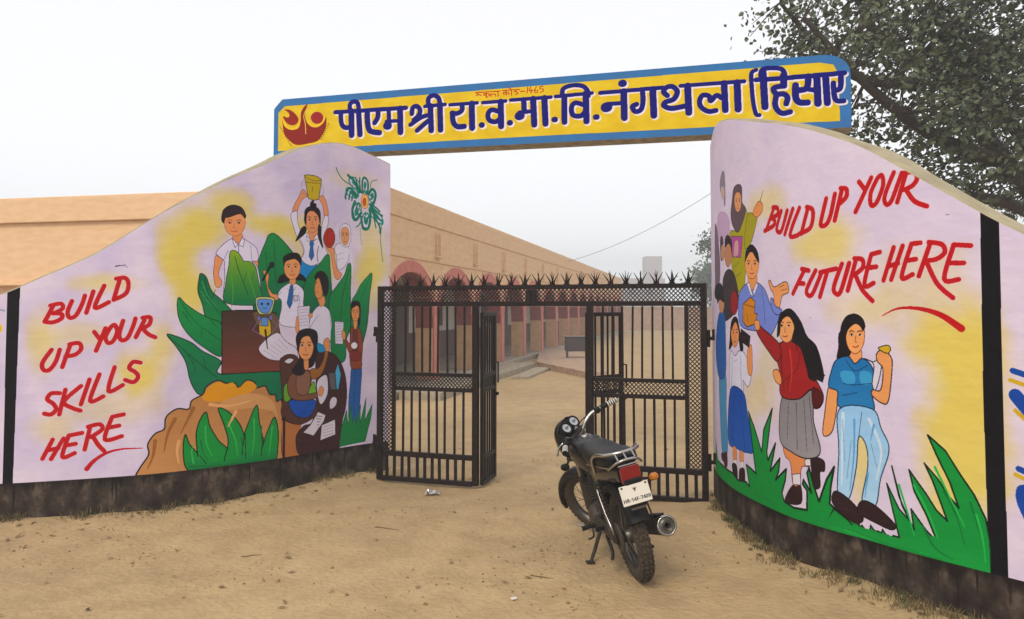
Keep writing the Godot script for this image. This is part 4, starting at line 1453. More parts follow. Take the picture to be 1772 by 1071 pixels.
	part("end_cap", turned_mesh([Vector2(0.058, Lm - 0.03), Vector2(0.06, Lm - 0.004), Vector2(0.054, Lm + 0.006), Vector2(0.046, Lm + 0.004), Vector2(0.045, Lm - 0.02)], e0, ax, 24), chrome, muf)
	part("end_plate", turned_mesh([Vector2(0.046, Lm - 0.012), Vector2(0.024, Lm - 0.012), Vector2(0.02, Lm + 0.008), Vector2(0.015, Lm + 0.006), Vector2(0.014, Lm - 0.05)], e0, ax, 20), plain("dull_alloy", "6c6862", 0.4, 0.9), muf)
	part("bore", turned_mesh([Vector2(0.0, Lm - 0.03), Vector2(0.015, Lm - 0.03)], e0, ax, 14), plastic, muf)
	part("heat_shield", box_mesh(Vector3(0.26, 0.012, 0.05), 0.005, e0.lerp(e1, 0.62) + Vector3(0.012, 0.06, 0.0), Basis(Vector3(0, 0, 1), deg_to_rad(-14.8))), plastic, muf)
	# stands
	part("side_stand", tube_mesh([Vector3(0.42, 0.2, -0.09), Vector3(0.38, 0.1, -0.165), Vector3(0.36, 0.052, -0.205)], [0.012, 0.012, 0.01], 8), frame_m, root)
	part("stand_foot", box_mesh(Vector3(0.05, 0.012, 0.055), 0.004, Vector3(0.36, 0.05, -0.21), Basis(Vector3(1, 0, 0), 0.25)), frame_m, root)
	for s in [-1.0, 1.0]:
		part("centre_stand", tube_mesh(curve([Vector3(0.3, 0.2, s * 0.08), Vector3(0.15, 0.15, s * 0.1), Vector3(0.06, 0.14, s * 0.13)], 3), 0.011, 8), frame_m, root)

# ------------------------------------------------------------------ plans and paint layouts (wall layouts in 1/400 m)
const PLAN_BESIDE_LEAVES := [[-5.0,-5.86,1.45],[-4.925,-5.871,1.466],[-4.851,-5.882,1.482],[-4.776,-5.892,1.499],[-4.701,-5.903,1.515],[-4.626,-5.913,1.531],[-4.552,-5.925,1.547],[-4.477,-5.937,1.563],[-4.403,-5.95,1.579],[-4.328,-5.962,1.596],[-4.254,-5.975,1.612],[-4.18,-5.988,1.628],[-4.105,-6.001,1.644],[-4.031,-6.015,1.66],[-3.957,-6.03,1.677],[-3.883,-6.046,1.698],[-3.81,-6.064,1.725],[-3.737,-6.083,1.76],[-3.665,-6.104,1.799],[-3.593,-6.126,1.838],[-3.521,-6.15,1.876],[-3.449,-6.174,1.913],[-3.378,-6.199,1.95],[-3.307,-6.225,1.989],[-3.236,-6.251,2.032],[-3.166,-6.279,2.082],[-3.096,-6.306,2.136],[-3.026,-6.335,2.192],[-2.957,-6.364,2.248],[-2.888,-6.396,2.304],[-2.821,-6.431,2.358],[-2.756,-6.469,2.41],[-2.694,-6.512,2.459],[-2.633,-6.557,2.507],[-2.572,-6.602,2.553],[-2.512,-6.647,2.599],[-2.453,-6.694,2.645],[-2.395,-6.742,2.689],[-2.338,-6.791,2.731],[-2.281,-6.842,2.771],[-2.226,-6.893,2.809],[-2.172,-6.945,2.847],[-2.118,-6.998,2.887],[-2.066,-7.053,2.927],[-2.016,-7.109,2.969],[-1.967,-7.167,3.008],[-1.919,-7.225,3.045],[-1.872,-7.284,3.077],[-1.826,-7.344,3.104],[-1.781,-7.404,3.128],[-1.735,-7.464,3.149],[-1.688,-7.524,3.165],[-1.641,-7.583,3.175],[-1.594,-7.642,3.177],[-1.546,-7.7,3.172],[-1.497,-7.757,3.161],[-1.446,-7.813,3.144],[-1.392,-7.865,3.123],[-1.333,-7.913,3.1],[-1.271,-7.956,3.074],[-1.21,-8.0,3.048]]
const PLAN_BESIDE_GRASS := [[1.715,-6.95,3.02],[1.704,-6.886,3.03],[1.693,-6.822,3.04],[1.682,-6.759,3.05],[1.671,-6.695,3.061],[1.661,-6.631,3.071],[1.652,-6.567,3.081],[1.645,-6.503,3.089],[1.64,-6.438,3.093],[1.636,-6.373,3.091],[1.633,-6.309,3.083],[1.631,-6.244,3.072],[1.629,-6.18,3.061],[1.629,-6.115,3.05],[1.63,-6.05,3.038],[1.633,-5.985,3.024],[1.638,-5.921,3.009],[1.645,-5.857,2.992],[1.653,-5.792,2.974],[1.663,-5.728,2.956],[1.673,-5.665,2.939],[1.685,-5.601,2.921],[1.696,-5.537,2.903],[1.708,-5.474,2.886],[1.721,-5.41,2.868],[1.735,-5.347,2.85],[1.75,-5.284,2.832],[1.768,-5.222,2.812],[1.789,-5.161,2.791],[1.813,-5.101,2.769],[1.839,-5.042,2.745],[1.867,-4.983,2.72],[1.897,-4.926,2.692],[1.928,-4.869,2.663],[1.962,-4.814,2.633],[1.998,-4.76,2.602],[2.032,-4.705,2.568],[2.063,-4.648,2.53],[2.093,-4.591,2.489],[2.122,-4.533,2.447],[2.153,-4.476,2.404],[2.186,-4.421,2.36],[2.221,-4.366,2.316],[2.257,-4.312,2.271],[2.293,-4.259,2.226],[2.33,-4.206,2.181],[2.367,-4.153,2.137],[2.404,-4.1,2.092],[2.442,-4.047,2.049],[2.479,-3.994,2.009],[2.517,-3.942,1.971],[2.555,-3.889,1.935],[2.593,-3.837,1.901],[2.631,-3.785,1.867],[2.669,-3.732,1.833],[2.708,-3.68,1.799],[2.746,-3.628,1.765],[2.785,-3.576,1.731],[2.823,-3.524,1.697],[2.862,-3.472,1.663],[2.9,-3.42,1.629]]
const SPRAY_BESIDE_LEAVES := [[1115,326,110,62,0.78],[1013,407,109,83,0.97],[957,503,66,109,0.95],[998,614,81,103,0.95],[1282,378,153,49,0.9],[1400,400,126,66,0.9],[1467,511,115,98,0.84],[1724,410,71,110,0.5],[1720,545,78,137,0.84],[1640,181,138,44,0.28],[762,594,121,35,0.56],[585,776,50,111,0.56],[678,751,118,47,0.39],[857,879,78,93,0.95],[914,799,53,100,0.67],[621,1029,68,59,0.39],[794,976,141,72,0.34]]
const SPRAY_BESIDE_GRASS := [[820,516,115,69,0.73],[593,392,119,58,0.5],[946,673,134,65,0.45],[1158,866,103,277,0.97],[1124,759,138,74,0.9],[1131,988,90,162,0.78],[596,843,78,152,0.34],[914,996,49,139,0.67],[521,929,78,78,0.45],[1037,597,123,78,0.28]]
const MURAL_BESIDE_LEAVES := [
	["f","0b080d","",0,"0b080d",0,[493,611,527,598,521,1201,522,1357,491,1355,494,1220]],
	["s","d4aab4",16.2,16.2,1,[617,668,606,694,595,717]],
	["s","d4aab4",16.2,16.2,1,[609,669,637,663,642,678,617,693]],
	["s","d4aab4",16.2,16.2,1,[617,693,640,695,639,709,616,720,595,718]],
	["s","d4aab4",16.3,16.3,1,[667,655,656,688,662,706,679,699,695,664,702,638]],
	["s","d4aab4",16.5,16.5,1,[725,625,707,691]],
	["s","d4aab4",16.5,16.5,1,[755,607,730,675,769,658]],
	["s","d4aab4",16.7,16.7,1,[798,588,782,651]],
	["s","d4aab4",16.6,16.6,1,[788,585,813,582,823,600,816,631,782,651]],
	["s","d4aab4",16.1,16.1,1,[615,803,592,841,594,862,610,864,627,839,637,803]],
	["s","d4aab4",16.2,16.2,1,[665,790,645,856]],
	["s","d4aab4",16.2,16.2,1,[663,787,689,784,695,802,679,819,653,824]],
	["s","d4aab4",16.4,16.4,1,[730,750,748,776]],
	["s","d4aab4",16.5,16.5,1,[761,739,748,776,736,808]],
	["s","d4aab4",16.5,16.5,1,[776,735,762,764,768,784,783,779,794,750,787,729,776,735]],
	["s","d4aab4",16.6,16.6,1,[810,716,800,758,807,777,824,769,839,732,845,709]],
	["s","d4aab4",16.8,16.8,1,[871,714,847,768]],
	["s","d4aab4",16.8,16.8,1,[865,707,887,706,884,729,859,742]],
	["s","d4aab4",16.7,16.7,1,[866,741,883,759,903,769]],
	["s","d4aab4",16.1,16.1,1,[640,935,617,935,607,952,623,966,631,983,618,998,600,995]],
	["s","d4aab4",16.1,16.1,1,[655,925,640,999]],
	["s","d4aab4",16.2,16.2,1,[697,915,652,960,673,980,697,990]],
	["s","d4aab4",16.3,16.3,1,[720,896,698,971]],
	["s","d4aab4",16.4,16.4,1,[747,881,723,961,759,949]],
	["s","d4aab4",16.5,16.5,1,[789,860,773,933,813,916]],
	["s","d4aab4",16.7,16.7,1,[862,848,841,845,830,864,848,877,856,892,843,908,819,900]],
	["s","d4aab4",16.0,16.0,1,[624,1074,598,1130]],
	["s","d4aab4",16.1,16.1,1,[653,1072,621,1132]],
	["s","d4aab4",16.0,16.0,1,[610,1106,640,1100]],
	["s","d4aab4",16.1,16.1,1,[667,1064,651,1127,684,1118]],
	["s","d4aab4",16.1,16.1,1,[667,1064,703,1058]],
	["s","d4aab4",16.1,16.1,1,[658,1094,686,1090]],
	["s","d4aab4",16.2,16.2,1,[724,1044,711,1109]],
	["s","d4aab4",16.2,16.2,1,[719,1040,750,1034,758,1050,727,1072]],
	["s","d4aab4",16.2,16.2,1,[734,1072,748,1097,765,1117]],
	["s","d4aab4",16.4,16.4,1,[785,1013,766,1081,813,1074]],
	["s","d4aab4",16.4,16.4,1,[785,1013,817,1007]],
	["s","d4aab4",16.4,16.4,1,[775,1046,805,1041]],
	["s","a81c24",12.5,12.5,1,[617,668,606,694,595,717]],
	["s","a81c24",12.4,12.4,1,[609,669,637,663,642,678,617,693]],
	["s","a81c24",12.4,12.4,1,[617,693,640,695,639,709,616,720,595,718]],
	["s","a81c24",12.5,12.5,1,[667,655,656,688,662,706,679,699,695,664,702,638]],
	["s","a81c24",12.7,12.7,1,[725,625,707,691]],
	["s","a81c24",12.7,12.7,1,[755,607,730,675,769,658]],
	["s","a81c24",12.8,12.8,1,[798,588,782,651]],
	["s","a81c24",12.8,12.8,1,[788,585,813,582,823,600,816,631,782,651]],
	["s","a81c24",12.4,12.4,1,[615,803,592,841,594,862,610,864,627,839,637,803]],
	["s","a81c24",12.5,12.5,1,[665,790,645,856]],
	["s","a81c24",12.5,12.5,1,[663,787,689,784,695,802,679,819,653,824]],
	["s","a81c24",12.6,12.6,1,[730,750,748,776]],
	["s","a81c24",12.7,12.7,1,[761,739,748,776,736,808]],
	["s","a81c24",12.7,12.7,1,[776,735,762,764,768,784,783,779,794,750,787,729,776,735]],
	["s","a81c24",12.8,12.8,1,[810,716,800,758,807,777,824,769,839,732,845,709]],
	["s","a81c24",12.9,12.9,1,[871,714,847,768]],
	["s","a81c24",12.9,12.9,1,[865,707,887,706,884,729,859,742]],
	["s","a81c24",12.9,12.9,1,[866,741,883,759,903,769]],
	["s","a81c24",12.4,12.4,1,[640,935,617,935,607,952,623,966,631,983,618,998,600,995]],
	["s","a81c24",12.4,12.4,1,[655,925,640,999]],
	["s","a81c24",12.5,12.5,1,[697,915,652,960,673,980,697,990]],
	["s","a81c24",12.5,12.5,1,[720,896,698,971]],
	["s","a81c24",12.6,12.6,1,[747,881,723,961,759,949]],
	["s","a81c24",12.7,12.7,1,[789,860,773,933,813,916]],
	["s","a81c24",12.8,12.8,1,[862,848,841,845,830,864,848,877,856,892,843,908,819,900]],
	["s","a81c24",12.3,12.3,1,[624,1074,598,1130]],
	["s","a81c24",12.4,12.4,1,[653,1072,621,1132]],
	["s","a81c24",12.3,12.3,1,[610,1106,640,1100]],
	["s","a81c24",12.4,12.4,1,[667,1064,651,1127,684,1118]],
	["s","a81c24",12.4,12.4,1,[667,1064,703,1058]],
	["s","a81c24",12.4,12.4,1,[658,1094,686,1090]],
	["s","a81c24",12.5,12.5,1,[724,1044,711,1109]],
	["s","a81c24",12.5,12.5,1,[719,1040,750,1034,758,1050,727,1072]],
	["s","a81c24",12.5,12.5,1,[734,1072,748,1097,765,1117]],
	["s","a81c24",12.6,12.6,1,[785,1013,766,1081,813,1074]],
	["s","a81c24",12.6,12.6,1,[785,1013,817,1007]],
	["s","a81c24",12.6,12.6,1,[775,1046,805,1041]],
	["s","a81c24",14.3,2.3,1,[718,1168,738,1144,772,1123,814,1114,873,1115]],
	["f","1a7a3e","0c5a40",1,"0d2a1c",3.0,[1235,513,1259,450,1271,423,1296,417,1335,446,1366,476,1412,523,1437,580,1436,709,1233,699,1228,597]],
	["f","0c5a40","1a7a3e",1,"0d2a1c",2.9,[1038,563,1056,575,1075,621,1113,654,1150,699,1110,712,1111,760,1088,755,1056,706,1045,664,1030,622,1033,579]],
	["s","0d2a1c",1.6,1.6,1,[1050,579,1070,648,1110,707]],
	["s","0d2a1c",1.6,1.6,1,[1031,622,1070,648,1086,616]],
	["f","1c8040","0d6a40",1,"0d2a1c",2.8,[971,642,967,675,976,719,1003,762,1047,801,1112,835,1110,734,1071,711,1030,690,994,664]],
	["s","0d2a1c",1.6,1.6,1,[973,649,1020,717,1111,787]],
	["s","0d2a1c",1.0,1.0,1,[994,675,1000,716]],
	["s","0d2a1c",1.1,1.1,1,[1046,743,1041,775]],
	["f","147043","0c5c44",1,"0d2a1c",3.2,[937,761,968,768,1013,789,1048,817,1108,852,1109,895,1324,894,1326,1012,1300,1010,1160,949,1053,959,1027,944,1009,905,996,851,968,803]],
	["s","0d2a1c",1.8,1.8,1,[943,767,1020,840,1097,906]],
	["s","0d2a1c",1.5,1.5,1,[1002,827,1026,870,1020,881]],
	["s","0d2a1c",1.5,1.5,1,[1049,835,1061,877]],
	["f","c88a5e","",1,"5a2a18",1.3,[1086,503,1109,515,1099,545,1097,570,1107,586,1104,604,1092,608,1084,596,1079,564,1081,532]],
	["f","c88a5e","",1,"5a2a18",1.3,[1210,518,1232,517,1230,542,1221,534]],
	["f","c9c2dc","",1,"4a3a6a",1.8,[1139,443,1108,466,1086,497,1112,516,1115,531,1117,573,1124,651,1237,650,1233,542,1210,516,1232,513,1230,480,1216,461,1185,444,1174,440]],
	["s","4a3a6a",1.3,1.3,0,[1086,497,1112,516,1128,482]],
	["s","4a3a6a",1.2,1.2,1,[1205,458,1210,516]],
	["s","4a3a6a",1.2,1.2,1,[1163,464,1163,496]],
	["f","c88a5e","",1,"5a2a18",0.9,[1143,425,1172,423,1175,441,1161,460,1144,445]],
	["f","d2ccdf","",0,"4a3a6a",1.8,[1139,442,1144,445,1161,462,1150,472]],
	["f","d2ccdf","",0,"4a3a6a",1.8,[1175,436,1183,446,1178,469,1162,462]],
	["f","cc8d60","",1,"5a2a18",1.0,[1114,377,1126,359,1147,353,1169,355,1182,372,1185,391,1179,411,1167,427,1149,434,1131,429,1118,415,1113,396]],
	["s","2a1812",1.6,1.6,1,[1123,384,1131,380,1139,382]],
	["s","f2e8e0",2.6,2.6,1,[1126,391,1136,390]],
	["f","1a1010","",1,"1a1010",0,[1134,390,1134,392,1132,393,1130,393,1128,392,1127,391,1128,389,1130,388,1132,388,1134,388]],
	["s","2a1812",1.0,1.0,1,[1124,392,1131,387,1138,391]],
	["s","2a1812",1.6,1.6,1,[1154,382,1162,378,1170,380]],
	["s","f2e8e0",2.6,2.6,1,[1157,388,1168,388]],
	["f","1a1010","",1,"1a1010",0,[1166,388,1165,390,1164,391,1161,391,1160,390,1159,388,1160,387,1161,385,1164,385,1165,386]],
	["s","2a1812",1.0,1.0,1,[1155,389,1162,385,1170,388]],
	["s","8a4a2c",1.3,1.3,1,[1147,392,1145,405,1150,406]],
	["s","8a3028",2.0,2.0,1,[1136,417,1147,419,1158,415]],
	["f","2c1a20","",1,"120a0c",1.3,[1103,369,1109,348,1127,333,1150,329,1173,337,1186,360,1183,371,1169,358,1153,361,1128,372,1116,375,1110,393,1103,382]],
	["f","7f9a28","0f6440",1,"0d2a1c",2.2,[1124,660,1120,596,1130,530,1133,491,1145,482,1161,489,1173,504,1180,516,1203,518,1224,535,1235,580,1251,636,1262,663]],
	["s","0d2a1c",2.0,2.0,1,[1150,504,1169,562,1198,630]],
	["s","0d2a1c",1.0,1.0,1,[1189,535,1191,561,1180,588]],
	["s","0d2a1c",1.0,1.0,1,[1217,551,1211,581]],
	["s","0d2a1c",2.0,2.0,1,[1290,440,1295,490,1297,544,1306,599]],
	["f","1f7fb8","",1,"123a66",1.5,[1407,503,1443,520,1476,515,1463,564,1399,566]],
	["f","c98a64","",1,"5a2a18",1.5,[1365,336,1373,306,1390,279,1401,257,1412,248,1429,269,1411,280,1395,304,1384,331]],
	["f","c98a64","",1,"5a2a18",1.5,[1525,333,1523,302,1511,273,1499,259,1480,271,1499,297,1507,334]],
	["f","cdc6de","",1,"3a3058",1.7,[1358,343,1384,329,1387,364,1401,396,1428,405,1475,402,1493,385,1507,338,1526,337,1522,375,1503,422,1528,482,1519,497,1476,515,1444,522,1407,503,1415,473,1408,451,1383,416,1368,380]],
	["s","3a3058",1.1,1.1,1,[1399,429,1418,465,1411,492]],
	["s","555063",3.4,3.4,1,[1482,450,1476,481,1481,507]],
	["f","c98a64","",1,"5a2a18",1.0,[1439,389,1474,387,1477,417,1454,433,1438,419]],
	["f","d6d0e2","",0,"3a3058",1.5,[1426,413,1449,432,1431,433]],
	["f","d6d0e2","",0,"3a3058",1.5,[1475,402,1482,420,1456,429]],
	["f","2f5f94","",0,"16284a",1.0,[1443,431,1457,430,1461,444,1457,452,1462,485,1450,504,1438,488,1444,453,1440,443]],
	["f","c98a64","",1,"5a2a18",1.1,[1423,340,1434,321,1452,315,1471,317,1483,335,1485,355,1480,377,1469,393,1453,401,1438,396,1427,381,1422,361]],
	["s","2a1812",1.9,1.9,1,[1432,348,1439,344,1446,346]],
	["s","f2e8e0",3.0,3.0,1,[1435,355,1443,354]],
	["f","1a1010","",1,"1a1010",0,[1442,354,1442,356,1440,357,1438,358,1437,357,1436,355,1437,353,1438,352,1440,351,1442,352]],
	["s","2a1812",1.1,1.1,1,[1433,356,1439,351,1445,355]],
	["s","2a1812",1.9,1.9,1,[1460,345,1467,341,1474,343]],
	["s","f2e8e0",3.0,3.0,1,[1462,352,1471,352]],
	["f","1a1010","",1,"1a1010",0,[1470,352,1469,354,1468,355,1466,355,1464,354,1464,352,1464,350,1466,349,1468,349,1469,350]],
	["s","2a1812",1.1,1.1,1,[1460,353,1467,349,1473,352]],
	["s","8a4a2c",1.5,1.5,1,[1453,357,1451,370,1456,371]],
	["s","8a3028",2.2,2.2,1,[1444,383,1453,385,1463,381]],
	["f","1c1114","",1,"0a0606",1.0,[1416,347,1418,324,1431,310,1452,304,1478,309,1490,328,1489,370,1478,337,1452,321,1429,334,1424,376,1416,361]],
	["f","1c1114","",1,"0a0606",1.0,[1416,380,1427,387,1421,406,1397,426,1379,438,1392,411,1401,392]],
	["f","1c1114","",1,"0a0606",1.0,[1481,371,1493,377,1495,415,1504,455,1490,438,1479,409]],
	["f","1c1114","",0,"0a0606",0.5,[1442,311,1441,294,1450,283,1459,282,1459,292,1471,294,1470,310]],
	["f","b09a22","",0,"2e2408",2.5,[1414,196,1434,191,1472,192,1493,201,1491,218,1480,276,1459,282,1433,278,1423,234]],
	["s","2e2408",1.5,1.5,1,[1416,199,1439,208,1467,210,1492,203]],
	["s","2e2408",1.5,1.5,1,[1423,219,1453,219,1489,215]],
	["s","4a3a10",2.3,2.3,1,[1451,234,1450,253]],
	["s","8c8890",2.2,2.2,1,[1412,213,1401,233,1408,258,1426,267]],
	["s","8c8890",2.3,2.3,1,[1492,218,1502,240,1497,263,1478,269]],
	["f","2c8272","",1,"2c8272",0,[1716,195,1713,215,1705,227,1694,228,1686,217,1682,199,1685,180,1694,167,1704,166,1712,177]],
	["f","c4b8da","",1,"c4b8da",1.6,[1711,196,1709,210,1703,219,1695,220,1689,212,1687,199,1689,184,1695,175,1703,174,1709,182]],
	["f","2c8272","",1,"c4b8da",1.6,[1707,196,1705,205,1702,211,1697,211,1693,207,1691,198,1693,189,1696,183,1701,183,1705,188]],
	["f","2c8272","",1,"2c8272",0,[1669,248,1655,255,1635,254,1616,246,1606,233,1608,220,1621,213,1641,214,1660,222,1671,235]],
	["f","c4b8da","",1,"c4b8da",1.6,[1661,244,1651,249,1636,249,1622,243,1614,233,1616,224,1626,218,1641,219,1655,225,1662,235]],
	["f","2c8272","",1,"c4b8da",1.6,[1652,240,1646,243,1637,243,1628,239,1623,233,1624,228,1630,224,1640,224,1648,228,1653,234]],
	["f","2c8272","",1,"2c8272",0,[1683,307,1673,329,1658,341,1644,340,1636,325,1637,303,1647,281,1662,268,1676,269,1684,284]],
	["f","c4b8da","",1,"c4b8da",1.6,[1677,306,1670,322,1659,332,1648,331,1642,320,1643,303,1651,287,1662,278,1672,279,1678,289]],
	["f","2c8272","",1,"c4b8da",1.6,[1671,306,1666,316,1659,322,1653,321,1649,314,1650,304,1654,294,1661,288,1668,289,1671,295]],
	["f","2c8272","",1,"2c8272",0,[1728,335,1724,356,1713,369,1699,370,1687,358,1683,339,1687,318,1698,305,1712,304,1723,315]],
	["f","c4b8da","",1,"c4b8da",1.6,[1722,336,1719,351,1711,360,1701,361,1692,353,1689,338,1692,323,1700,313,1710,313,1719,321]],
	["f","2c8272","",1,"c4b8da",1.6,[1716,336,1714,345,1709,352,1703,352,1697,347,1695,338,1697,328,1702,322,1709,322,1714,327]],
	["f","2c8272","",1,"2c8272",0,[1765,302,1780,324,1783,342,1774,349,1756,342,1735,325,1719,304,1716,286,1725,279,1744,285]],
	["f","c4b8da","",1,"c4b8da",1.6,[1761,305,1772,321,1774,334,1768,339,1754,335,1739,322,1727,306,1725,293,1732,288,1745,292]],
	["f","2c8272","",1,"c4b8da",1.6,[1757,308,1764,318,1765,326,1761,330,1753,327,1743,319,1736,309,1734,301,1739,298,1747,300]],
	["f","2c8272","",1,"2c8272",0,[1751,235,1747,253,1738,264,1727,265,1718,255,1714,238,1717,220,1727,208,1738,207,1747,217]],
	["f","c4b8da","",1,"c4b8da",1.6,[1746,235,1743,248,1737,257,1729,258,1722,250,1719,237,1721,224,1728,215,1736,214,1743,222]],
	["f","2c8272","",1,"c4b8da",1.6,[1741,235,1739,244,1735,249,1730,250,1726,245,1724,237,1726,229,1730,223,1735,223,1739,227]],
	["f","2c8272","",1,"2c8272",0,[1674,214,1660,219,1641,214,1626,202,1619,188,1624,176,1639,171,1657,176,1672,188,1679,202]],
	["f","c4b8da","",1,"c4b8da",1.6,[1668,209,1657,212,1643,209,1632,200,1627,190,1631,181,1641,177,1655,181,1666,190,1671,200]],
	["f","2c8272","",1,"c4b8da",1.6,[1661,204,1654,206,1646,204,1638,198,1635,192,1638,186,1644,184,1653,186,1660,192,1663,198]],
	["s","0f6658",4.0,4.0,1,[1560,147,1573,169,1597,191,1642,208]],
	["s","0f6658",10.3,10.3,1,[1672,228,1647,187,1617,169]],
	["s","0f6658",7.2,7.2,1,[1669,226,1652,199,1639,174]],
	["s","0f6658",6.2,6.2,1,[1677,228,1663,197,1654,173]],
	["s","0f6658",6.2,6.2,1,[1682,229,1674,200,1674,172]],
	["s","0f6658",8.8,8.8,1,[1662,241,1627,217,1608,243,1607,259]],
	["s","0f6658",7.2,7.2,1,[1660,247,1632,232,1623,261]],
	["s","0f6658",6.2,6.2,1,[1658,253,1642,243,1637,264]],
	["s","0f6658",11.3,11.3,1,[1652,266,1640,303,1656,337,1682,307]],
	["s","0f6658",6.2,6.2,1,[1665,273,1658,301,1670,316]],
	["s","0f6658",4.7,4.7,1,[1675,276,1672,292,1682,299]],
	["s","0f6658",10.4,10.4,1,[1682,323,1692,366,1716,364,1725,319,1722,295]],
	["s","0f6658",7.3,7.3,1,[1697,322,1704,345,1716,320]],
	["s","0f6658",5.2,5.2,1,[1701,305,1704,317]],
	["s","0f6658",7.3,7.3,1,[1725,287,1748,326,1766,357,1768,381]],
	["s","0f6658",8.4,8.4,1,[1727,279,1754,317,1774,332]],
	["s","0f6658",8.4,8.4,1,[1725,275,1756,301,1776,312]],
	["s","0f6658",7.3,7.3,1,[1729,271,1754,285,1765,296]],
	["s","0f6658",10.5,10.5,1,[1715,232,1733,210,1747,229,1738,266,1722,271]],
	["s","0f6658",5.2,5.2,1,[1722,235,1733,234,1729,251,1720,247]],
	["s","0f6658",2.6,2.6,1,[1724,215,1728,182,1753,171]],
	["s","0f6658",8.3,8.3,1,[1689,230,1686,191,1695,168,1712,184,1712,220,1703,233]],
	["s","0f6658",5.2,5.2,1,[1698,221,1700,189]],
	["s","0f6658",4.7,4.7,1,[1683,339,1671,356,1659,364]],
	["s","0f6658",2.6,2.6,1,[1774,348,1770,405,1775,458,1781,494]],
	["s","0f6658",1.3,1.3,1,[1678,367,1681,402,1687,430]],
	["s","0f6658",5.2,5.2,1,[1739,314,1750,362]],
	["f","d8b070","",1,"b06a20",3.3,[1715,260,1712,277,1704,288,1694,288,1685,279,1682,263,1685,246,1693,235,1704,234,1712,244]],
	["f","a85a1c","",1,"a85a1c",0,[1706,263,1705,273,1700,279,1695,280,1690,274,1688,264,1690,254,1694,248,1700,247,1705,253]],
	["f","cfc9df","",1,"4a3a6a",1.6,[1576,433,1557,453,1567,484,1569,518,1579,533,1606,517,1625,485,1620,438]],
	["f","c8c2da","",1,"c8c2da",0,[1625,438,1625,504,1587,560,1636,559,1645,491]],
	["f","cdc8dc","",1,"504a60",1.6,[1580,417,1582,374,1604,355,1629,367,1634,413,1620,442,1593,440]],
	["f","c48e66","",1,"5a2a18",1.2,[1586,389,1593,373,1605,369,1617,371,1625,386,1626,402,1623,419,1616,432,1606,438,1596,433,1589,421,1586,405]],
	["s","2a1812",1.6,1.6,1,[1592,395,1597,392,1601,393]],
	["s","f2e8e0",2.5,2.5,1,[1594,401,1599,400]],
	["f","1a1010","",1,"1a1010",0,[1599,400,1598,402,1597,403,1596,403,1595,402,1595,400,1595,399,1596,398,1597,398,1598,399]],
	["s","2a1812",0.9,0.9,1,[1593,401,1597,398,1601,401]],
	["s","2a1812",1.6,1.6,1,[1610,393,1614,390,1619,392]],
	["s","f2e8e0",2.5,2.5,1,[1612,399,1617,399]],
	["f","1a1010","",1,"1a1010",0,[1616,399,1616,400,1615,401,1614,401,1613,401,1612,399,1613,398,1614,397,1615,397,1616,397]],
	["s","2a1812",0.9,0.9,1,[1610,400,1614,396,1618,399]],
	["s","8a4a2c",1.2,1.2,1,[1606,402,1604,413,1608,414]],
	["s","8a3028",1.9,1.9,1,[1600,423,1606,425,1612,422]],
	["f","c98a64","",1,"5a2a18",1.5,[1518,450,1552,454,1557,484,1570,530,1592,548,1577,568,1560,561,1548,519,1539,477]],
	["s","6a5a70",1.0,1.0,1,[1566,476,1605,466]],
	["s","6a5a70",1.0,1.0,1,[1569,495,1601,486]],
	["f","a03028","",1,"2a0c0c",2.1,[1558,413,1553,435,1540,449,1524,450,1511,437,1506,416,1511,395,1524,381,1540,379,1553,392]],
	["s","501414",1.1,1.1,1,[1510,399,1546,389]],
	["s","501414",1.1,1.1,1,[1508,418,1556,419]],
	["s","501414",1.1,1.1,1,[1518,437,1551,434]],
	["s","501414",1.1,1.1,1,[1527,382,1522,413,1532,447]],
	["f","1a7a3e","0c5a40",1,"0d2a1c",2.6,[1415,643,1422,581,1453,541,1487,514,1517,480,1533,483,1538,533,1546,625,1536,658,1534,698,1416,697]],
	["f","1a7a3e","0c6a40",1,"0d2a1c",2.7,[1534,642,1569,593,1604,551,1619,512,1634,508,1637,546,1635,591,1636,657,1642,723,1632,764,1617,796,1610,873,1552,870,1541,754]],
	["s","0d2a1c",2.1,2.1,1,[1627,526,1600,625,1588,722]],
	["s","0d2a1c",0.8,0.8,1,[1604,600,1585,657]],
	["s","0d2a1c",0.8,0.8,1,[1620,592,1616,674]],
	["f","1f8048","0d5f40",1,"0d2a1c",2.8,[1641,651,1662,620,1682,586,1711,557,1728,540,1735,547,1731,581,1724,631,1720,690,1713,749,1695,811,1684,823,1638,821,1637,715]],
	["s","0d2a1c",1.3,1.3,1,[1728,547,1697,615,1677,657]],
	["f","16121a","",1,"16121a",0,[1330,556,1313,568,1309,589,1328,588,1355,579,1350,563]],
	["f","16121a","",1,"16121a",0,[1400,552,1422,565,1427,580,1407,577,1384,576,1386,562]],
	["f","c88a5e","",1,"5a2a18",1.5,[1258,547,1273,558,1271,599,1288,625,1307,629,1312,644,1299,648,1280,635,1269,607,1261,574,1252,551]],
	["s","121014",8.3,8.3,1,[1281,524,1252,579]],
	["f","182018","",1,"0a0a0a",1.5,[1293,528,1289,534,1283,536,1278,535,1275,530,1275,523,1279,518,1285,516,1290,517,1293,522]],
	["f","d0c9e0","",1,"3a3058",1.8,[1355,588,1320,610,1309,636,1323,648,1325,674,1322,734,1417,736,1416,658,1417,616,1396,595,1377,588]],
	["f","c88a5e","",1,"5a2a18",1.0,[1359,559,1379,559,1382,585,1368,594,1357,586]],
	["f","2f5f94","",0,"16284a",1.0,[1359,596,1371,595,1373,613,1369,659,1358,679,1346,659,1355,613]],
	["s","3a3058",1.1,1.1,1,[1344,604,1357,613,1366,590]],
	["s","3a3058",1.2,1.2,1,[1366,590,1375,613,1382,601]],
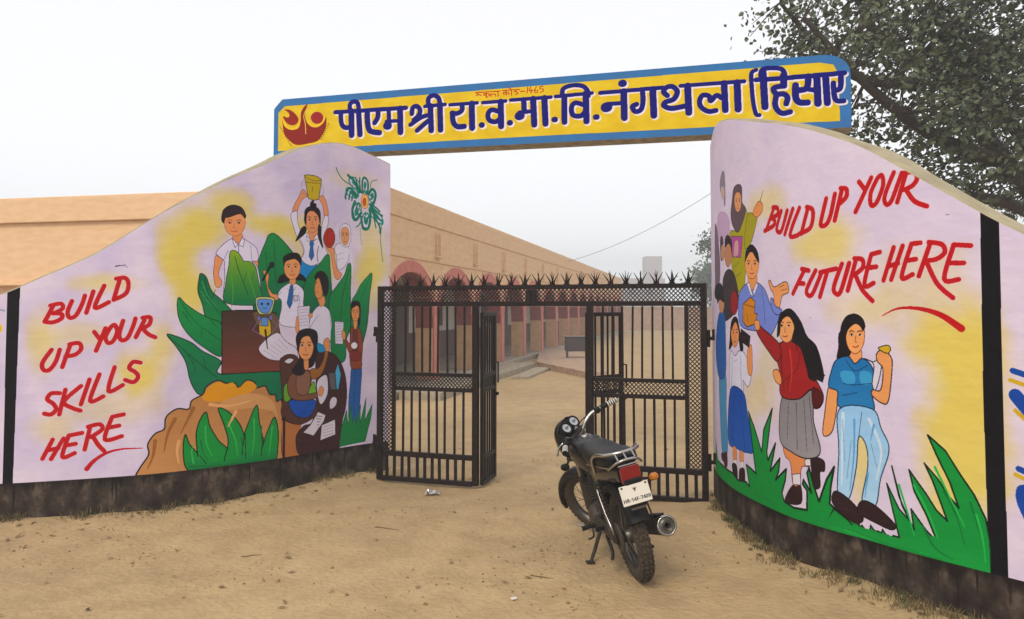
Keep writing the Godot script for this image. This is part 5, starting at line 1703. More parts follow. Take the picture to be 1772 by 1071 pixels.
	["f","bdb8cf","",0,"2a2440",2.1,[1373,632,1393,632,1391,650,1376,651]],
	["s","3a3058",1.1,1.1,1,[1309,636,1324,617]],
	["s","3a3058",1.2,1.2,1,[1397,670,1399,643,1394,624]],
	["f","cc8f62","",1,"5a2a18",1.1,[1334,516,1346,498,1366,493,1387,496,1399,513,1401,533,1396,553,1384,568,1367,575,1350,569,1338,555,1333,535]],
	["s","2a1812",1.9,1.9,1,[1344,523,1351,520,1359,522]],
	["s","f2e8e0",3.1,3.1,1,[1347,530,1356,530]],
	["f","1a1010","",1,"1a1010",0,[1355,530,1354,532,1353,533,1351,533,1349,532,1348,530,1349,528,1351,527,1353,527,1354,528]],
	["s","2a1812",1.1,1.1,1,[1345,531,1352,527,1358,530]],
	["s","2a1812",1.9,1.9,1,[1374,522,1381,518,1389,520]],
	["s","f2e8e0",3.1,3.1,1,[1377,529,1386,529]],
	["f","1a1010","",1,"1a1010",0,[1385,529,1384,530,1383,531,1380,532,1379,531,1378,529,1379,527,1380,526,1383,526,1384,527]],
	["s","2a1812",1.2,1.2,1,[1375,530,1381,526,1388,529]],
	["s","8a4a2c",1.5,1.5,1,[1367,532,1365,545,1370,547]],
	["s","8a3028",2.3,2.3,1,[1357,557,1367,559,1377,556]],
	["f","18100f","",1,"080404",1.0,[1331,518,1329,499,1344,486,1364,480,1390,480,1404,496,1404,525,1395,512,1378,501,1353,506,1338,514,1334,530]],
	["f","3a2a26","6c3a2e",0,"140a0c",3.3,[1109,687,1156,684,1220,684,1303,693,1328,795,1329,896,1112,895]],
	["f","5e4a34","",1,"5e4a34",0,[1220,692,1302,698,1319,769,1319,807,1276,781,1241,742]],
	["s","0e5c34",4.7,1.6,1,[979,659,1020,717,1072,760]],
	["s","0e5c34",4.7,1.6,1,[984,690,1015,732]],
	["s","0e5c34",4.8,1.6,1,[1072,717,1098,744]],
	["s","2a9050",3.7,1.6,1,[1043,590,1060,632,1092,674]],
	["s","2a9050",3.7,1.6,1,[1039,622,1071,669]],
	["s","0e5c34",5.6,2.2,1,[1260,484,1266,529,1261,574]],
	["s","4f8c2c",4.9,1.6,1,[1139,566,1146,631,1141,674]],
	["s","4f8c2c",5.0,1.7,1,[1190,542,1214,608,1232,663]],
	["f","b89a20","",1,"1a1414",2.0,[1245,711,1275,711,1285,760,1264,776,1241,763]],
	["s","7a5a86",2.6,2.6,0,[1243,711,1216,751,1260,776]],
	["s","7a5a86",2.6,2.6,0,[1281,708,1309,738,1280,767]],
	["f","6f64a0","",1,"1a1412",1.1,[1246,711,1245,716,1241,719,1237,719,1233,716,1232,711,1233,706,1236,703,1241,703,1244,706]],
	["f","6f64a0","",1,"1a1412",1.1,[1291,710,1289,715,1286,718,1281,717,1277,714,1276,710,1277,705,1281,702,1285,702,1289,705]],
	["f","5b82b8","",0,"1a1a2a",2.0,[1247,708,1273,708,1273,738,1246,737]],
	["f","a9ad78","",1,"141414",2.5,[1228,641,1258,637,1295,642,1293,667,1283,693,1259,698,1238,695,1227,667]],
	["f","5d86c4","",1,"1a1a2a",1.5,[1234,648,1262,645,1289,650,1285,670,1275,691,1250,692,1234,670]],
	["f","101828","",1,"1a1412",1.1,[1253,662,1252,664,1250,665,1248,665,1246,664,1245,662,1246,659,1248,658,1250,658,1252,659]],
	["f","101828","",1,"1a1412",1.1,[1276,661,1275,664,1273,665,1270,665,1268,664,1267,661,1268,659,1270,658,1273,658,1275,659]],
	["s","101828",1.9,1.9,1,[1254,676,1267,676]],
	["f","c6bfd4","",1,"2a2030",1.5,[1240,812,1305,762,1344,792,1390,822,1390,862,1363,861,1281,853]],
	["s","5a4a70",0.7,0.7,1,[1256,821,1302,847]],
	["s","5a4a70",0.7,0.7,1,[1270,812,1315,840]],
	["s","5a4a70",0.7,0.7,1,[1284,803,1327,833]],
	["s","5a4a70",0.7,0.7,1,[1298,794,1340,826]],
	["s","5a4a70",0.8,0.8,1,[1312,784,1353,819]],
	["s","5a4a70",0.8,0.8,1,[1326,775,1367,811]],
	["s","140c0e",7.4,3.0,1,[1263,752,1272,817]],
	["f","c9c2d8","",0,"2a2438",1.8,[1392,672,1445,667,1443,705,1446,764,1398,755]],
	["s","5a4a70",0.8,0.8,1,[1397,682,1438,679]],
	["s","5a4a70",0.8,0.8,1,[1397,693,1438,690]],
	["s","5a4a70",0.8,0.8,1,[1397,705,1438,702]],
	["s","5a4a70",0.8,0.8,1,[1398,716,1438,714]],
	["s","5a4a70",0.8,0.8,1,[1398,728,1438,725]],
	["s","5a4a70",0.8,0.8,1,[1398,739,1438,737]],
	["f","2f86b4","",1,"123a66",1.1,[1481,804,1516,801,1536,834,1486,835]],
	["f","cbc5db","",1,"3a3058",1.9,[1491,666,1460,690,1443,736,1456,776,1481,808,1536,806,1543,762,1547,738,1539,694,1519,672]],
	["s","3a3058",1.4,1.4,1,[1484,701,1455,736,1446,752]],
	["s","3a3058",1.2,1.2,1,[1537,694,1543,746]],
	["f","c88a5e","",1,"5a2a18",1.1,[1479,634,1511,634,1513,662,1494,670,1488,658]],
	["f","c48858","",1,"5a2a18",1.6,[1478,567,1466,603,1474,636,1494,640,1506,610,1500,574]],
	["f","20141a","",1,"0a0606",1.1,[1465,560,1482,542,1507,542,1528,566,1531,602,1521,630,1506,622,1495,587,1483,563,1473,573]],
	["s","2a1812",2.0,2.0,1,[1469,584,1478,582]],
	["s","8a3028",1.6,1.6,1,[1471,617,1479,618]],
	["f","c88a5e","",1,"5a2a18",1.0,[1386,712,1395,709,1400,751,1394,766,1384,755]],
	["f","c88a5e","",1,"5a2a18",1.1,[1440,697,1455,695,1457,709,1443,709]],
	["f","c4bdd2","",0,"2a2438",1.9,[1560,726,1603,727,1601,812,1564,809]],
	["s","5a4a70",0.9,0.9,1,[1568,734,1593,731]],
	["s","5a4a70",0.9,0.9,1,[1568,745,1593,742]],
	["s","5a4a70",0.9,0.9,1,[1568,755,1593,752]],
	["s","5a4a70",0.9,0.9,1,[1568,766,1593,763]],
	["s","5a4a70",0.9,0.9,1,[1568,776,1594,773]],
	["s","5a4a70",0.9,0.9,1,[1568,787,1594,784]],
	["s","5a4a70",0.9,0.9,1,[1568,797,1594,795]],
	["f","234f86","2a5c94",1,"14284a",1.7,[1645,900,1689,902,1687,982,1682,1074,1685,1126,1637,1121,1630,1039,1637,958]],
	["s","14284a",1.5,1.5,1,[1664,909,1655,1000,1658,1103]],
	["f","7a4028","",1,"2a120a",2.1,[1640,749,1678,755,1694,802,1691,869,1687,906,1641,902,1634,846,1628,841,1605,794,1608,779,1631,810,1637,774]],
	["f","5a2c28","",1,"5a2c28",0,[1646,759,1669,760,1673,868,1647,867]],
	["f","6e2c26","",1,"2a120a",1.4,[1636,841,1682,845,1680,876,1638,873]],
	["f","cfc8d4","",1,"3a3040",1.7,[1670,819,1667,827,1660,831,1650,831,1642,826,1639,818,1642,810,1650,806,1659,806,1667,811]],
	["f","c48858","",1,"5a2a18",1.4,[1598,758,1611,769,1611,794,1598,789,1595,773]],
	["f","20121a","",1,"20121a",0,[1639,657,1659,647,1682,661,1683,723,1673,756,1668,715,1642,715,1637,756,1635,690]],
	["f","c48858","",1,"5a2a18",1.1,[1650,715,1668,715,1665,752,1653,752]],
	["f","c48858","",1,"5a2a18",1.2,[1641,679,1647,665,1658,662,1669,665,1676,679,1677,694,1675,710,1668,721,1659,726,1650,721,1643,710,1640,694]],
	["s","2a1812",1.6,1.6,1,[1646,685,1650,682,1655,684]],
	["s","f2e8e0",2.6,2.6,1,[1648,690,1653,690]],
	["f","1a1010","",1,"1a1010",0,[1652,690,1652,692,1651,693,1650,693,1649,692,1649,690,1649,689,1650,688,1651,688,1652,689]],
	["s","2a1812",1.0,1.0,1,[1647,691,1650,688,1654,691]],
	["s","2a1812",1.7,1.7,1,[1663,685,1667,682,1671,684]],
	["s","f2e8e0",2.6,2.6,1,[1664,690,1669,690]],
	["f","1a1010","",1,"1a1010",0,[1669,690,1668,692,1667,693,1666,693,1665,692,1665,690,1665,689,1666,688,1667,688,1668,689]],
	["s","2a1812",1.0,1.0,1,[1663,691,1667,688,1670,691]],
	["s","8a4a2c",1.3,1.3,1,[1659,693,1658,703,1661,704]],
	["s","8a3028",2.0,2.0,1,[1653,712,1659,714,1664,712]],
	["f","20121a","",1,"20121a",0,[1639,682,1641,657,1659,648,1680,659,1682,690,1670,667,1649,674]],
	["f","a07448","b08358",1,"1a1010",4.2,[862,1206,865,1178,890,1137,887,1105,907,1073,934,1060,939,1023,971,999,1008,1002,1016,976,1051,957,1062,934,1097,915,1128,926,1159,928,1169,944,1198,920,1227,929,1234,948,1265,944,1282,973,1304,978,1311,1001,1333,1012,1339,1204,1417,1199,1401,1239,1127,1237,953,1227]],
	["f","c28a1e","",1,"c28a1e",0,[1053,960,1074,932,1103,920,1125,929,1150,925,1169,944,1198,922,1224,932,1232,948,1185,973,1110,985,1057,979]],
	["f","b58a5e","",1,"b58a5e",0,[1111,988,1211,965,1293,996,1316,1062,1294,1034,1225,1016,1136,1015]],
	["f","17803a","",1,"0d1a10",3.6,[1009,1198,993,1138,998,1083,1013,1117,1045,1155,1072,1188,1084,1201]],
	["f","17803a","",1,"0d1a10",3.6,[1054,1186,1033,1107,1038,1054,1062,1016,1076,1064,1106,1114,1138,1148,1151,1204]],
	["f","17803a","",1,"0d1a10",3.7,[1126,1201,1137,1124,1124,1068,1102,1007,1136,1021,1167,1054,1187,1092,1201,1149,1199,1204]],
	["f","17803a","",1,"0d1a10",3.7,[1189,1203,1191,1111,1206,1064,1235,1007,1246,1067,1260,1131,1255,1205]],
	["f","17803a","",1,"0d1a10",3.8,[1248,1207,1264,1132,1281,1090,1303,1054,1318,1106,1317,1157,1307,1203]],
	["f","128040","0f6a3c",0,"128040",0,[1010,1202,1002,1163,1042,1158,1072,1182,1163,1181,1201,1161,1261,1162,1314,1169,1309,1203,1189,1206,1084,1207]],
	["s","0d1a10",2.4,2.4,1,[1045,1155,1066,1183]],
	["s","0d1a10",2.5,2.5,1,[1195,1099,1198,1182]],
	["s","0d1a10",2.5,2.5,1,[1262,1119,1254,1180]],
	["s","3aa050",5.9,1.8,1,[1025,1177,1019,1141,1024,1118]],
	["s","3aa050",6.0,1.8,1,[1061,1062,1065,1116,1083,1160]],
	["s","3aa050",6.1,1.8,1,[1136,1057,1162,1120,1169,1170]],
	["s","3aa050",6.2,1.9,1,[1226,1053,1227,1115,1221,1176]],
	["s","3aa050",6.3,1.9,1,[1294,1085,1288,1141,1282,1184]],
	["s","0c6434",5.9,2.4,1,[1047,1108,1054,1145,1072,1176]],
	["s","0c6434",6.1,2.4,1,[1181,1110,1188,1160]],
	["s","0c6434",6.2,2.5,1,[1253,1081,1254,1155]],
	["s","0c6434",5.9,2.3,1,[1014,1187,1126,1195,1255,1193]],
	["s","8a5c34",12.6,3.4,1,[908,1096,903,1141,888,1180]],
	["s","8a5c34",12.8,3.5,1,[966,1031,945,1076,935,1132]],
	["s","8a5c34",13.0,3.5,1,[1022,1000,1006,1034,984,1079]],
	["s","c89a6c",12.0,3.6,1,[1075,992,1135,1002,1212,990]],
	["s","c89a6c",11.7,3.5,1,[979,1102,974,1136,980,1172]],
	["s","c89a6c",12.2,3.7,1,[1161,1023,1136,1069]],
	["f","a06a40","",0,"a06a40",0,[1329,1068,1419,1082,1402,1123,1412,1205,1336,1209]],
	["f","3a2022","",1,"180c0e",2.6,[1476,840,1520,835,1558,847,1590,879,1613,931,1621,998,1614,1058,1599,1107,1592,1194,1493,1200,1410,1198,1391,1155,1396,1122,1425,1097,1461,1087,1479,1006]],
	["f","4a2e26","",1,"180c0e",2.5,[1321,870,1331,848,1358,839,1387,846,1402,870,1393,912,1400,999,1479,1025,1479,1064,1425,1088,1379,1085,1339,1064,1328,1035,1333,993]],
	["s","30181a",9.4,9.4,0,[1341,1060,1341,1202]],
	["f","c6bfd2","",1,"180c0e",1.9,[1339,864,1358,853,1378,859,1359,872]],
	["f","5c8c2c","",1,"180c0e",1.9,[1339,951,1360,943,1366,996,1341,1001]],
	["f","6a9c30","",1,"180c0e",2.0,[1442,983,1465,941,1477,971,1475,986]],
	["f","1d4f9e","",1,"101830",2.6,[1366,1001,1472,1010,1467,1048,1443,1068,1401,1063,1372,1039]],
	["f","6e4a38","",1,"20120c",2.6,[1382,902,1423,895,1453,906,1456,941,1442,983,1478,984,1485,1001,1424,1008,1372,996,1354,967,1357,924]],
	["f","7a5848","",1,"20120c",1.9,[1393,908,1423,897,1450,916,1445,974,1418,988,1391,970]],
	["f","8a5c2c","",1,"20120c",2.0,[1453,897,1489,894,1511,861,1517,834,1532,834,1523,876,1502,919,1471,934,1453,926]],
	["f","c48858","",1,"5a2a18",2.0,[1514,831,1510,801,1522,787,1535,792,1537,832]],
	["f","1c1018","",1,"0a0606",1.3,[1386,792,1394,764,1421,751,1457,752,1482,771,1479,839,1465,883,1435,896,1417,914,1388,914,1370,897,1390,874,1401,851]],
	["f","c98c5c","",1,"5a2a18",1.3,[1422,856,1440,857,1441,894,1424,894]],
	["f","cf9262","",1,"5a2a18",1.4,[1395,791,1407,771,1428,767,1449,772,1462,794,1464,817,1459,840,1447,857,1429,863,1412,855,1399,837,1394,814]],
	["s","2a1812",2.4,2.4,1,[1405,801,1413,798,1421,801]],
	["s","f2e8e0",3.9,3.9,1,[1408,809,1418,810]],
	["f","1a1010","",1,"1a1010",0,[1417,810,1416,812,1414,813,1412,813,1410,811,1410,809,1410,807,1412,806,1414,806,1416,808]],
	["s","2a1812",1.4,1.4,1,[1406,810,1413,806,1420,811]],
	["s","2a1812",2.4,2.4,1,[1436,802,1444,799,1452,802]],
	["s","f2e8e0",3.9,3.9,1,[1439,810,1449,811]],
	["f","1a1010","",1,"1a1010",0,[1448,811,1447,813,1445,814,1443,814,1441,812,1441,810,1441,808,1443,807,1445,807,1447,809]],
	["s","2a1812",1.5,1.5,1,[1437,811,1444,807,1451,812]],
	["s","8a4a2c",1.9,1.9,1,[1429,814,1427,828,1432,830]],
	["s","8a3028",2.9,2.9,1,[1418,842,1429,845,1440,842]],
	["f","1c1018","",1,"0a0606",0.6,[1390,814,1392,778,1418,763,1439,762,1463,775,1470,810,1476,830,1457,799,1442,777,1412,784,1401,817,1398,836]],
	["f","c6bfd2","",1,"180c0e",2.3,[1481,947,1512,922,1529,931,1531,991,1504,1028,1488,1007]],
	["f","c6bfd2","",1,"180c0e",2.0,[1541,1021,1556,1005,1574,1014,1569,1039,1544,1049]],
	["f","4c9ac0","",0,"180c0e",2.0,[1565,913,1577,881,1593,925,1581,980,1572,979]],
	["f","56545c","",0,"180c0e",2.0,[1533,914,1565,916,1571,981,1544,977]],
	["f","c98c5c","",1,"5a2a18",1.3,[1487,980,1500,961,1512,974,1506,996,1491,995]],
	["f","c9c2d2","",0,"180c0e",2.0,[1488,1053,1523,1069,1514,1092,1468,1138,1447,1130,1421,1121,1455,1096]],
	["f","c9c2d2","",0,"180c0e",2.0,[1505,1104,1567,1089,1569,1146,1536,1152,1499,1159]],
	["s","4a3a58",2.0,2.0,1,[1479,1067,1507,1073]],
	["s","4a3a58",2.0,2.0,1,[1481,1078,1502,1082]],
	["s","4a3a58",2.0,2.0,1,[1483,1089,1498,1092]],
	["s","4a3a58",2.0,2.0,1,[1485,1100,1493,1101]],
	["s","4a3a58",2.0,2.0,1,[1487,1111,1488,1110]],
	["s","6a5a78",1.0,1.0,1,[1511,1112,1558,1107]],
	["s","6a5a78",1.0,1.0,1,[1511,1123,1558,1118]],
	["s","6a5a78",1.0,1.0,1,[1511,1133,1558,1129]],
	["s","6a5a78",1.0,1.0,1,[1511,1144,1558,1140]],
	["f","1d86b0","",1,"123a66",1.7,[1482,805,1510,814,1517,834,1486,835]],
	["f","14703c","",0,"0c4a2c",2.0,[1587,1193,1599,1117,1621,1059,1628,1115,1643,1040,1650,1112,1659,1083,1666,1119,1687,1044,1685,1116,1712,1020,1707,1108,1739,1048,1734,1100,1713,1175,1708,1188]],
	["s","2a2024",3.9,1.6,1,[786,546,800,543,810,544]],
	["s","4a4050",1.6,1.6,1,[810,539,818,548]],
	["f","c8ae30","",1,"c8ae30",0,[482,737,481,745,476,750,470,750,466,745,464,737,465,729,470,724,475,724,480,729]],
	["s","8890a0",5.2,5.2,1,[465,678,487,685]],
]
const MURAL_BESIDE_GRASS := [
	["f","0b080d","",0,"0b080d",0,[1206,467,1241,488,1240,870,1241,1288,1206,1287,1206,1212,1203,873]],
	["s","d4aab4",16.7,16.7,1,[649,411,628,439,607,467]],
	["s","d4aab4",16.7,16.7,1,[642,410,665,414,665,431,635,437]],
	["s","d4aab4",16.8,16.8,1,[635,437,652,446,644,459,599,468]],
	["s","d4aab4",16.4,16.4,1,[682,424,661,465,667,477,683,474,707,426]],
	["s","d4aab4",16.1,16.1,1,[729,424,696,486]],
	["s","d4aab4",15.9,15.9,1,[753,424,717,489,746,493]],
	["s","d4aab4",15.7,15.7,1,[782,427,758,490]],
	["s","d4aab4",15.8,15.8,1,[778,425,795,432,798,450,787,479,750,490]],
	["s","d4aab4",15.3,15.3,1,[839,411,822,466,825,477,839,473,851,452,864,403]],
	["s","d4aab4",15.1,15.1,1,[884,393,862,467]],
	["s","d4aab4",15.1,15.1,1,[880,391,895,395,894,414,873,430]],
	["s","d4aab4",14.8,14.8,1,[929,382,943,401]],
	["s","d4aab4",14.5,14.5,1,[962,377,939,416,918,452]],
	["s","d4aab4",14.4,14.4,1,[979,380,960,412,960,440,975,436,993,399,990,376,979,380]],
	["s","d4aab4",14.1,14.1,1,[1021,374,997,423,1000,443,1013,438,1031,400,1041,378]],
	["s","d4aab4",13.9,13.9,1,[1051,380,1028,442]],
	["s","d4aab4",14.0,14.0,1,[1048,379,1069,380,1076,394,1066,409,1045,416]],
	["s","d4aab4",13.9,13.9,1,[1051,418,1069,444,1096,458]],
	["s","d4aab4",15.7,15.7,1,[767,582,725,640]],
	["s","d4aab4",15.8,15.8,1,[758,579,781,584]],
	["s","d4aab4",15.9,15.9,1,[745,614,764,616]],
	["s","d4aab4",15.5,15.5,1,[803,585,774,630,778,645,793,641,820,593]],
	["s","d4aab4",15.3,15.3,1,[837,593,815,650]],
	["s","d4aab4",15.4,15.4,1,[817,590,864,583]],
	["s","d4aab4",15.0,15.0,1,[880,572,857,625,861,642,875,638,899,571]],
	["s","d4aab4",14.8,14.8,1,[917,564,894,636]],
	["s","d4aab4",14.8,14.8,1,[913,561,934,565,934,584,911,600]],
	["s","d4aab4",14.7,14.7,1,[915,600,933,636,959,661]],
	["s","d4aab4",14.5,14.5,1,[958,554,938,624,963,620]],
	["s","d4aab4",14.5,14.5,1,[958,554,981,550]],
	["s","d4aab4",14.5,14.5,1,[945,585,971,583]],
	["s","d4aab4",14.1,14.1,1,[1017,542,989,615]],
	["s","d4aab4",13.9,13.9,1,[1039,540,1009,614]],
	["s","d4aab4",14.2,14.2,1,[1001,584,1027,578]],
	["s","d4aab4",13.8,13.8,1,[1060,537,1035,609,1061,604]],
	["s","d4aab4",13.8,13.8,1,[1060,537,1080,536]],
	["s","d4aab4",13.8,13.8,1,[1048,573,1069,571]],
	["s","d4aab4",13.5,13.5,1,[1102,538,1075,608]],
	["s","d4aab4",13.5,13.5,1,[1099,536,1127,543,1132,561,1112,574,1089,575]],
	["s","d4aab4",13.6,13.6,1,[1093,579,1115,626,1147,656]],
	["s","d4aab4",13.2,13.2,1,[1151,547,1130,616,1160,618]],
	["s","d4aab4",13.2,13.2,1,[1151,545,1186,549]],
	["s","d4aab4",13.2,13.2,1,[1141,583,1171,584]],
	["s","a81c24",12.8,12.8,1,[649,411,628,439,607,467]],
	["s","a81c24",12.9,12.9,1,[642,410,665,414,665,431,635,437]],
	["s","a81c24",12.9,12.9,1,[635,437,652,446,644,459,599,468]],
	["s","a81c24",12.6,12.6,1,[682,424,661,465,667,477,683,474,707,426]],
	["s","a81c24",12.4,12.4,1,[729,424,696,486]],
	["s","a81c24",12.3,12.3,1,[753,424,717,489,746,493]],
	["s","a81c24",12.1,12.1,1,[782,427,758,490]],
	["s","a81c24",12.1,12.1,1,[778,425,795,432,798,450,787,479,750,490]],
	["s","a81c24",11.8,11.8,1,[839,411,822,466,825,477,839,473,851,452,864,403]],
	["s","a81c24",11.6,11.6,1,[884,393,862,467]],
	["s","a81c24",11.6,11.6,1,[880,391,895,395,894,414,873,430]],
	["s","a81c24",11.4,11.4,1,[929,382,943,401]],
	["s","a81c24",11.2,11.2,1,[962,377,939,416,918,452]],
	["s","a81c24",11.1,11.1,1,[979,380,960,412,960,440,975,436,993,399,990,376,979,380]],
	["s","a81c24",10.9,10.9,1,[1021,374,997,423,1000,443,1013,438,1031,400,1041,378]],
	["s","a81c24",10.7,10.7,1,[1051,380,1028,442]],
	["s","a81c24",10.7,10.7,1,[1048,379,1069,380,1076,394,1066,409,1045,416]],
	["s","a81c24",10.7,10.7,1,[1051,418,1069,444,1096,458]],
	["s","a81c24",12.1,12.1,1,[767,582,725,640]],
	["s","a81c24",12.2,12.2,1,[758,579,781,584]],
	["s","a81c24",12.2,12.2,1,[745,614,764,616]],
	["s","a81c24",11.9,11.9,1,[803,585,774,630,778,645,793,641,820,593]],
	["s","a81c24",11.7,11.7,1,[837,593,815,650]],
	["s","a81c24",11.8,11.8,1,[817,590,864,583]],
	["s","a81c24",11.5,11.5,1,[880,572,857,625,861,642,875,638,899,571]],
	["s","a81c24",11.3,11.3,1,[917,564,894,636]],
	["s","a81c24",11.4,11.4,1,[913,561,934,565,934,584,911,600]],
	["s","a81c24",11.3,11.3,1,[915,600,933,636,959,661]],
	["s","a81c24",11.1,11.1,1,[958,554,938,624,963,620]],
	["s","a81c24",11.1,11.1,1,[958,554,981,550]],
	["s","a81c24",11.2,11.2,1,[945,585,971,583]],
	["s","a81c24",10.8,10.8,1,[1017,542,989,615]],
	["s","a81c24",10.7,10.7,1,[1039,540,1009,614]],
	["s","a81c24",10.9,10.9,1,[1001,584,1027,578]],
	["s","a81c24",10.6,10.6,1,[1060,537,1035,609,1061,604]],
	["s","a81c24",10.6,10.6,1,[1060,537,1080,536]],
	["s","a81c24",10.7,10.7,1,[1048,573,1069,571]],
	["s","a81c24",10.4,10.4,1,[1102,538,1075,608]],
	["s","a81c24",10.4,10.4,1,[1099,536,1127,543,1132,561,1112,574,1089,575]],
	["s","a81c24",10.4,10.4,1,[1093,579,1115,626,1147,656]],
	["s","a81c24",10.2,10.2,1,[1151,547,1130,616,1160,618]],
	["s","a81c24",10.2,10.2,1,[1151,545,1186,549]],
	["s","a81c24",10.2,10.2,1,[1141,583,1171,584]],
	["s","a81c24",1.6,15.6,1,[984,695,1018,680,1056,677,1095,683,1128,696,1163,720]],
	["s","3a3438",1.1,1.1,1,[1136,481,1144,480]],
	["s","5a5058",0.9,0.9,1,[781,701,787,699]],
	["f","7d7488","",1,"7d7488",0,[250,288,270,260,297,252,320,271,324,354,308,362,294,315,267,321]],
	["f","b79a94","",1,"b79a94",0,[314,323,309,334,296,339,280,337,267,328,263,315,269,304,282,299,298,301,310,310]],
	["f","b493bc","",1,"9a86ac",1.4,[213,386,297,380,360,408,361,457,322,478,214,458]],
	["f","6a5a6a","",1,"6a5a6a",0,[151,421,188,409,215,448,244,532,227,603,147,611]],
	["f","3c3440","",1,"3c3440",0,[248,461,278,454,294,485,283,525,252,523]],
	["f","a8806c","",1,"5a2a18",0,[311,507,306,521,292,529,275,528,261,518,255,503,262,488,277,480,294,482,307,492]],
	["f","948e20","",1,"3a3808",1.9,[472,392,503,410,509,447,490,491,479,604,442,633,412,599,379,550,366,452,435,449]],
	["f","8f8a22","",1,"3a3808",1.9,[500,414,542,417,558,430,517,498,479,500]],
	["s","3a3808",1.2,1.2,1,[405,589,455,573]],
	["s","3a3808",1.2,1.2,1,[386,560,439,544]],
	["f","c98a5a","",1,"5a2a18",1.8,[537,405,566,384,589,394,586,415,558,426,537,418]],
	["s","1a1a20",2.7,1.3,1,[577,384,595,356]],
	["f","584450","",1,"2a1c24",1.9,[390,358,405,324,440,317,466,330,467,373,490,399,441,455,397,436,377,400]],
	["f","bf8c66","",1,"5a2a18",1.4,[412,351,422,340,438,339,453,344,460,358,461,372,457,386,448,395,436,398,423,392,414,380,410,365]],
	["s","2a1812",1.4,1.4,1,[420,358,426,357,432,359]],
	["s","f2e8e0",2.3,2.3,1,[422,364,429,364]],
	["f","1a1010","",1,"1a1010",0,[428,364,428,366,426,366,425,366,424,365,423,364,424,362,425,362,427,362,428,363]],
	["s","2a1812",0.9,0.9,1,[421,364,426,362,431,365]],
	["s","2a1812",1.4,1.4,1,[443,361,448,360,453,362]],
	["s","f2e8e0",2.3,2.3,1,[444,366,451,367]],
	["f","1a1010","",1,"1a1010",0,[450,367,450,368,449,369,447,369,446,368,445,367,446,365,447,365,449,365,450,366]],
	["s","2a1812",0.8,0.8,1,[443,367,448,365,453,368]],
	["s","8a4a2c",1.1,1.1,1,[437,368,435,377,439,378]],
	["s","8a3028",1.7,1.7,1,[429,384,436,387,444,386]],
	["f","9a4f8a","",0,"5a2a50",2.0,[379,463,469,472,454,531,387,525]],
	["f","b88a90","",1,"5a2a18",0,[409,485,434,482,433,520,401,522]],
	["f","3a2e34","",1,"1a1214",2.0,[298,575,346,560,399,575,431,628,430,675,348,709,281,705,275,605]],
	["f","2c2024","",1,"2c2024",0,[313,467,345,455,383,478,382,516,357,490,317,497]],
	["f","a87a5e","",1,"5a2a18",1.3,[380,519,373,539,355,552,333,551,314,536,307,514,316,492,336,481,358,482,374,497]],
	["f","2c2024","",1,"2c2024",0,[308,491,319,465,348,458,380,473,385,502,354,483]],
	["f","84282e","",1,"2a0c10",1.9,[428,661,422,682,406,695,387,695,369,682,363,660,371,639,389,627,408,627,423,640]],
	["f","24242e","",1,"24242e",0,[147,606,252,599,284,635,196,649,129,637]],
	["f","6f7fc0","",1,"1a1c40",2.2,[435,642,490,607,517,614,551,606,596,627,625,667,634,652,675,684,660,712,618,753,575,742,445,726]],
	["f","c98c5c","",1,"5a2a18",1.2,[501,579,548,581,551,613,523,626,502,611]],
	["f","d0cadd","",0,"1a1c40",1.5,[490,607,507,605,529,646,513,639]],
	["f","d0cadd","",0,"1a1c40",1.5,[551,605,558,613,533,644,529,630]],
	["f","cf9260","",1,"5a2a18",1.4,[483,537,499,522,524,520,549,525,563,542,564,560,558,577,543,590,522,595,501,589,486,574,480,555]],
	["s","2a1812",2.1,2.1,1,[495,545,505,543,514,546]],
	["s","f2e8e0",3.3,3.3,1,[499,552,511,553]],
	["f","1a1010","",1,"1a1010",0,[509,553,508,554,506,555,503,555,501,554,500,552,501,550,503,550,506,550,508,551]],
	["s","2a1812",1.2,1.2,1,[496,553,505,549,513,553]],
	["s","2a1812",2.0,2.0,1,[533,547,542,545,551,548]],
	["s","f2e8e0",3.2,3.2,1,[536,554,547,555]],
	["f","1a1010","",1,"1a1010",0,[546,555,545,556,543,557,540,557,538,556,538,554,538,553,541,552,543,552,545,553]],
	["s","2a1812",1.2,1.2,1,[533,555,542,551,550,556]],
	["s","8a4a2c",1.6,1.6,1,[523,556,521,568,527,569]],
	["s","8a3028",2.5,2.5,1,[510,578,523,581,535,579]],
	["f","1a1218","",1,"0a0606",1.2,[481,546,486,519,505,502,530,501,558,522,567,552,553,544,522,518,494,533]],
	["f","cf9260","",1,"2a1810",2.1,[616,606,626,604,645,621,691,609,705,615,707,637,681,646,665,682,643,676,641,641,628,628]],
	["s","2a1810",1.3,1.3,1,[691,617,669,623]],
	["s","2a1810",1.3,1.3,1,[704,628,676,631]],
	["f","6f7fc0","",1,"1a1c40",2.0,[625,654,636,652,649,671,679,682,661,695,635,684]],
	["f","b87a28","",0,"2a1a08",2.5,[464,666,513,646,540,658,535,691,552,693,540,721,488,730,462,715]],
	["s","2a1a08",1.4,1.4,1,[474,666,539,675]],
	["s","2a1a08",1.8,1.8,1,[489,694,494,716]],
	["s","2a1810",1.3,1.3,1,[578,623,590,675,594,719]],
	["f","4f86ac","",1,"2c5878",1.7,[209,886,305,876,309,984,317,1108,245,1129,215,1013]],
	["f","2e5c9a","",1,"1a3058",1.7,[210,699,294,692,309,772,300,879,198,893,142,803]],
	["f","b08468","",1,"5a2a18",1.2,[293,666,285,681,268,691,245,691,226,681,219,665,228,649,248,639,271,640,287,650]],
	["f","28242c","",1,"28242c",0,[179,634,246,626,291,642,285,659,235,650,195,662]],
	["f","3a2224","",1,"3a2224",0,[227,1132,262,1123,266,1149,238,1148]],
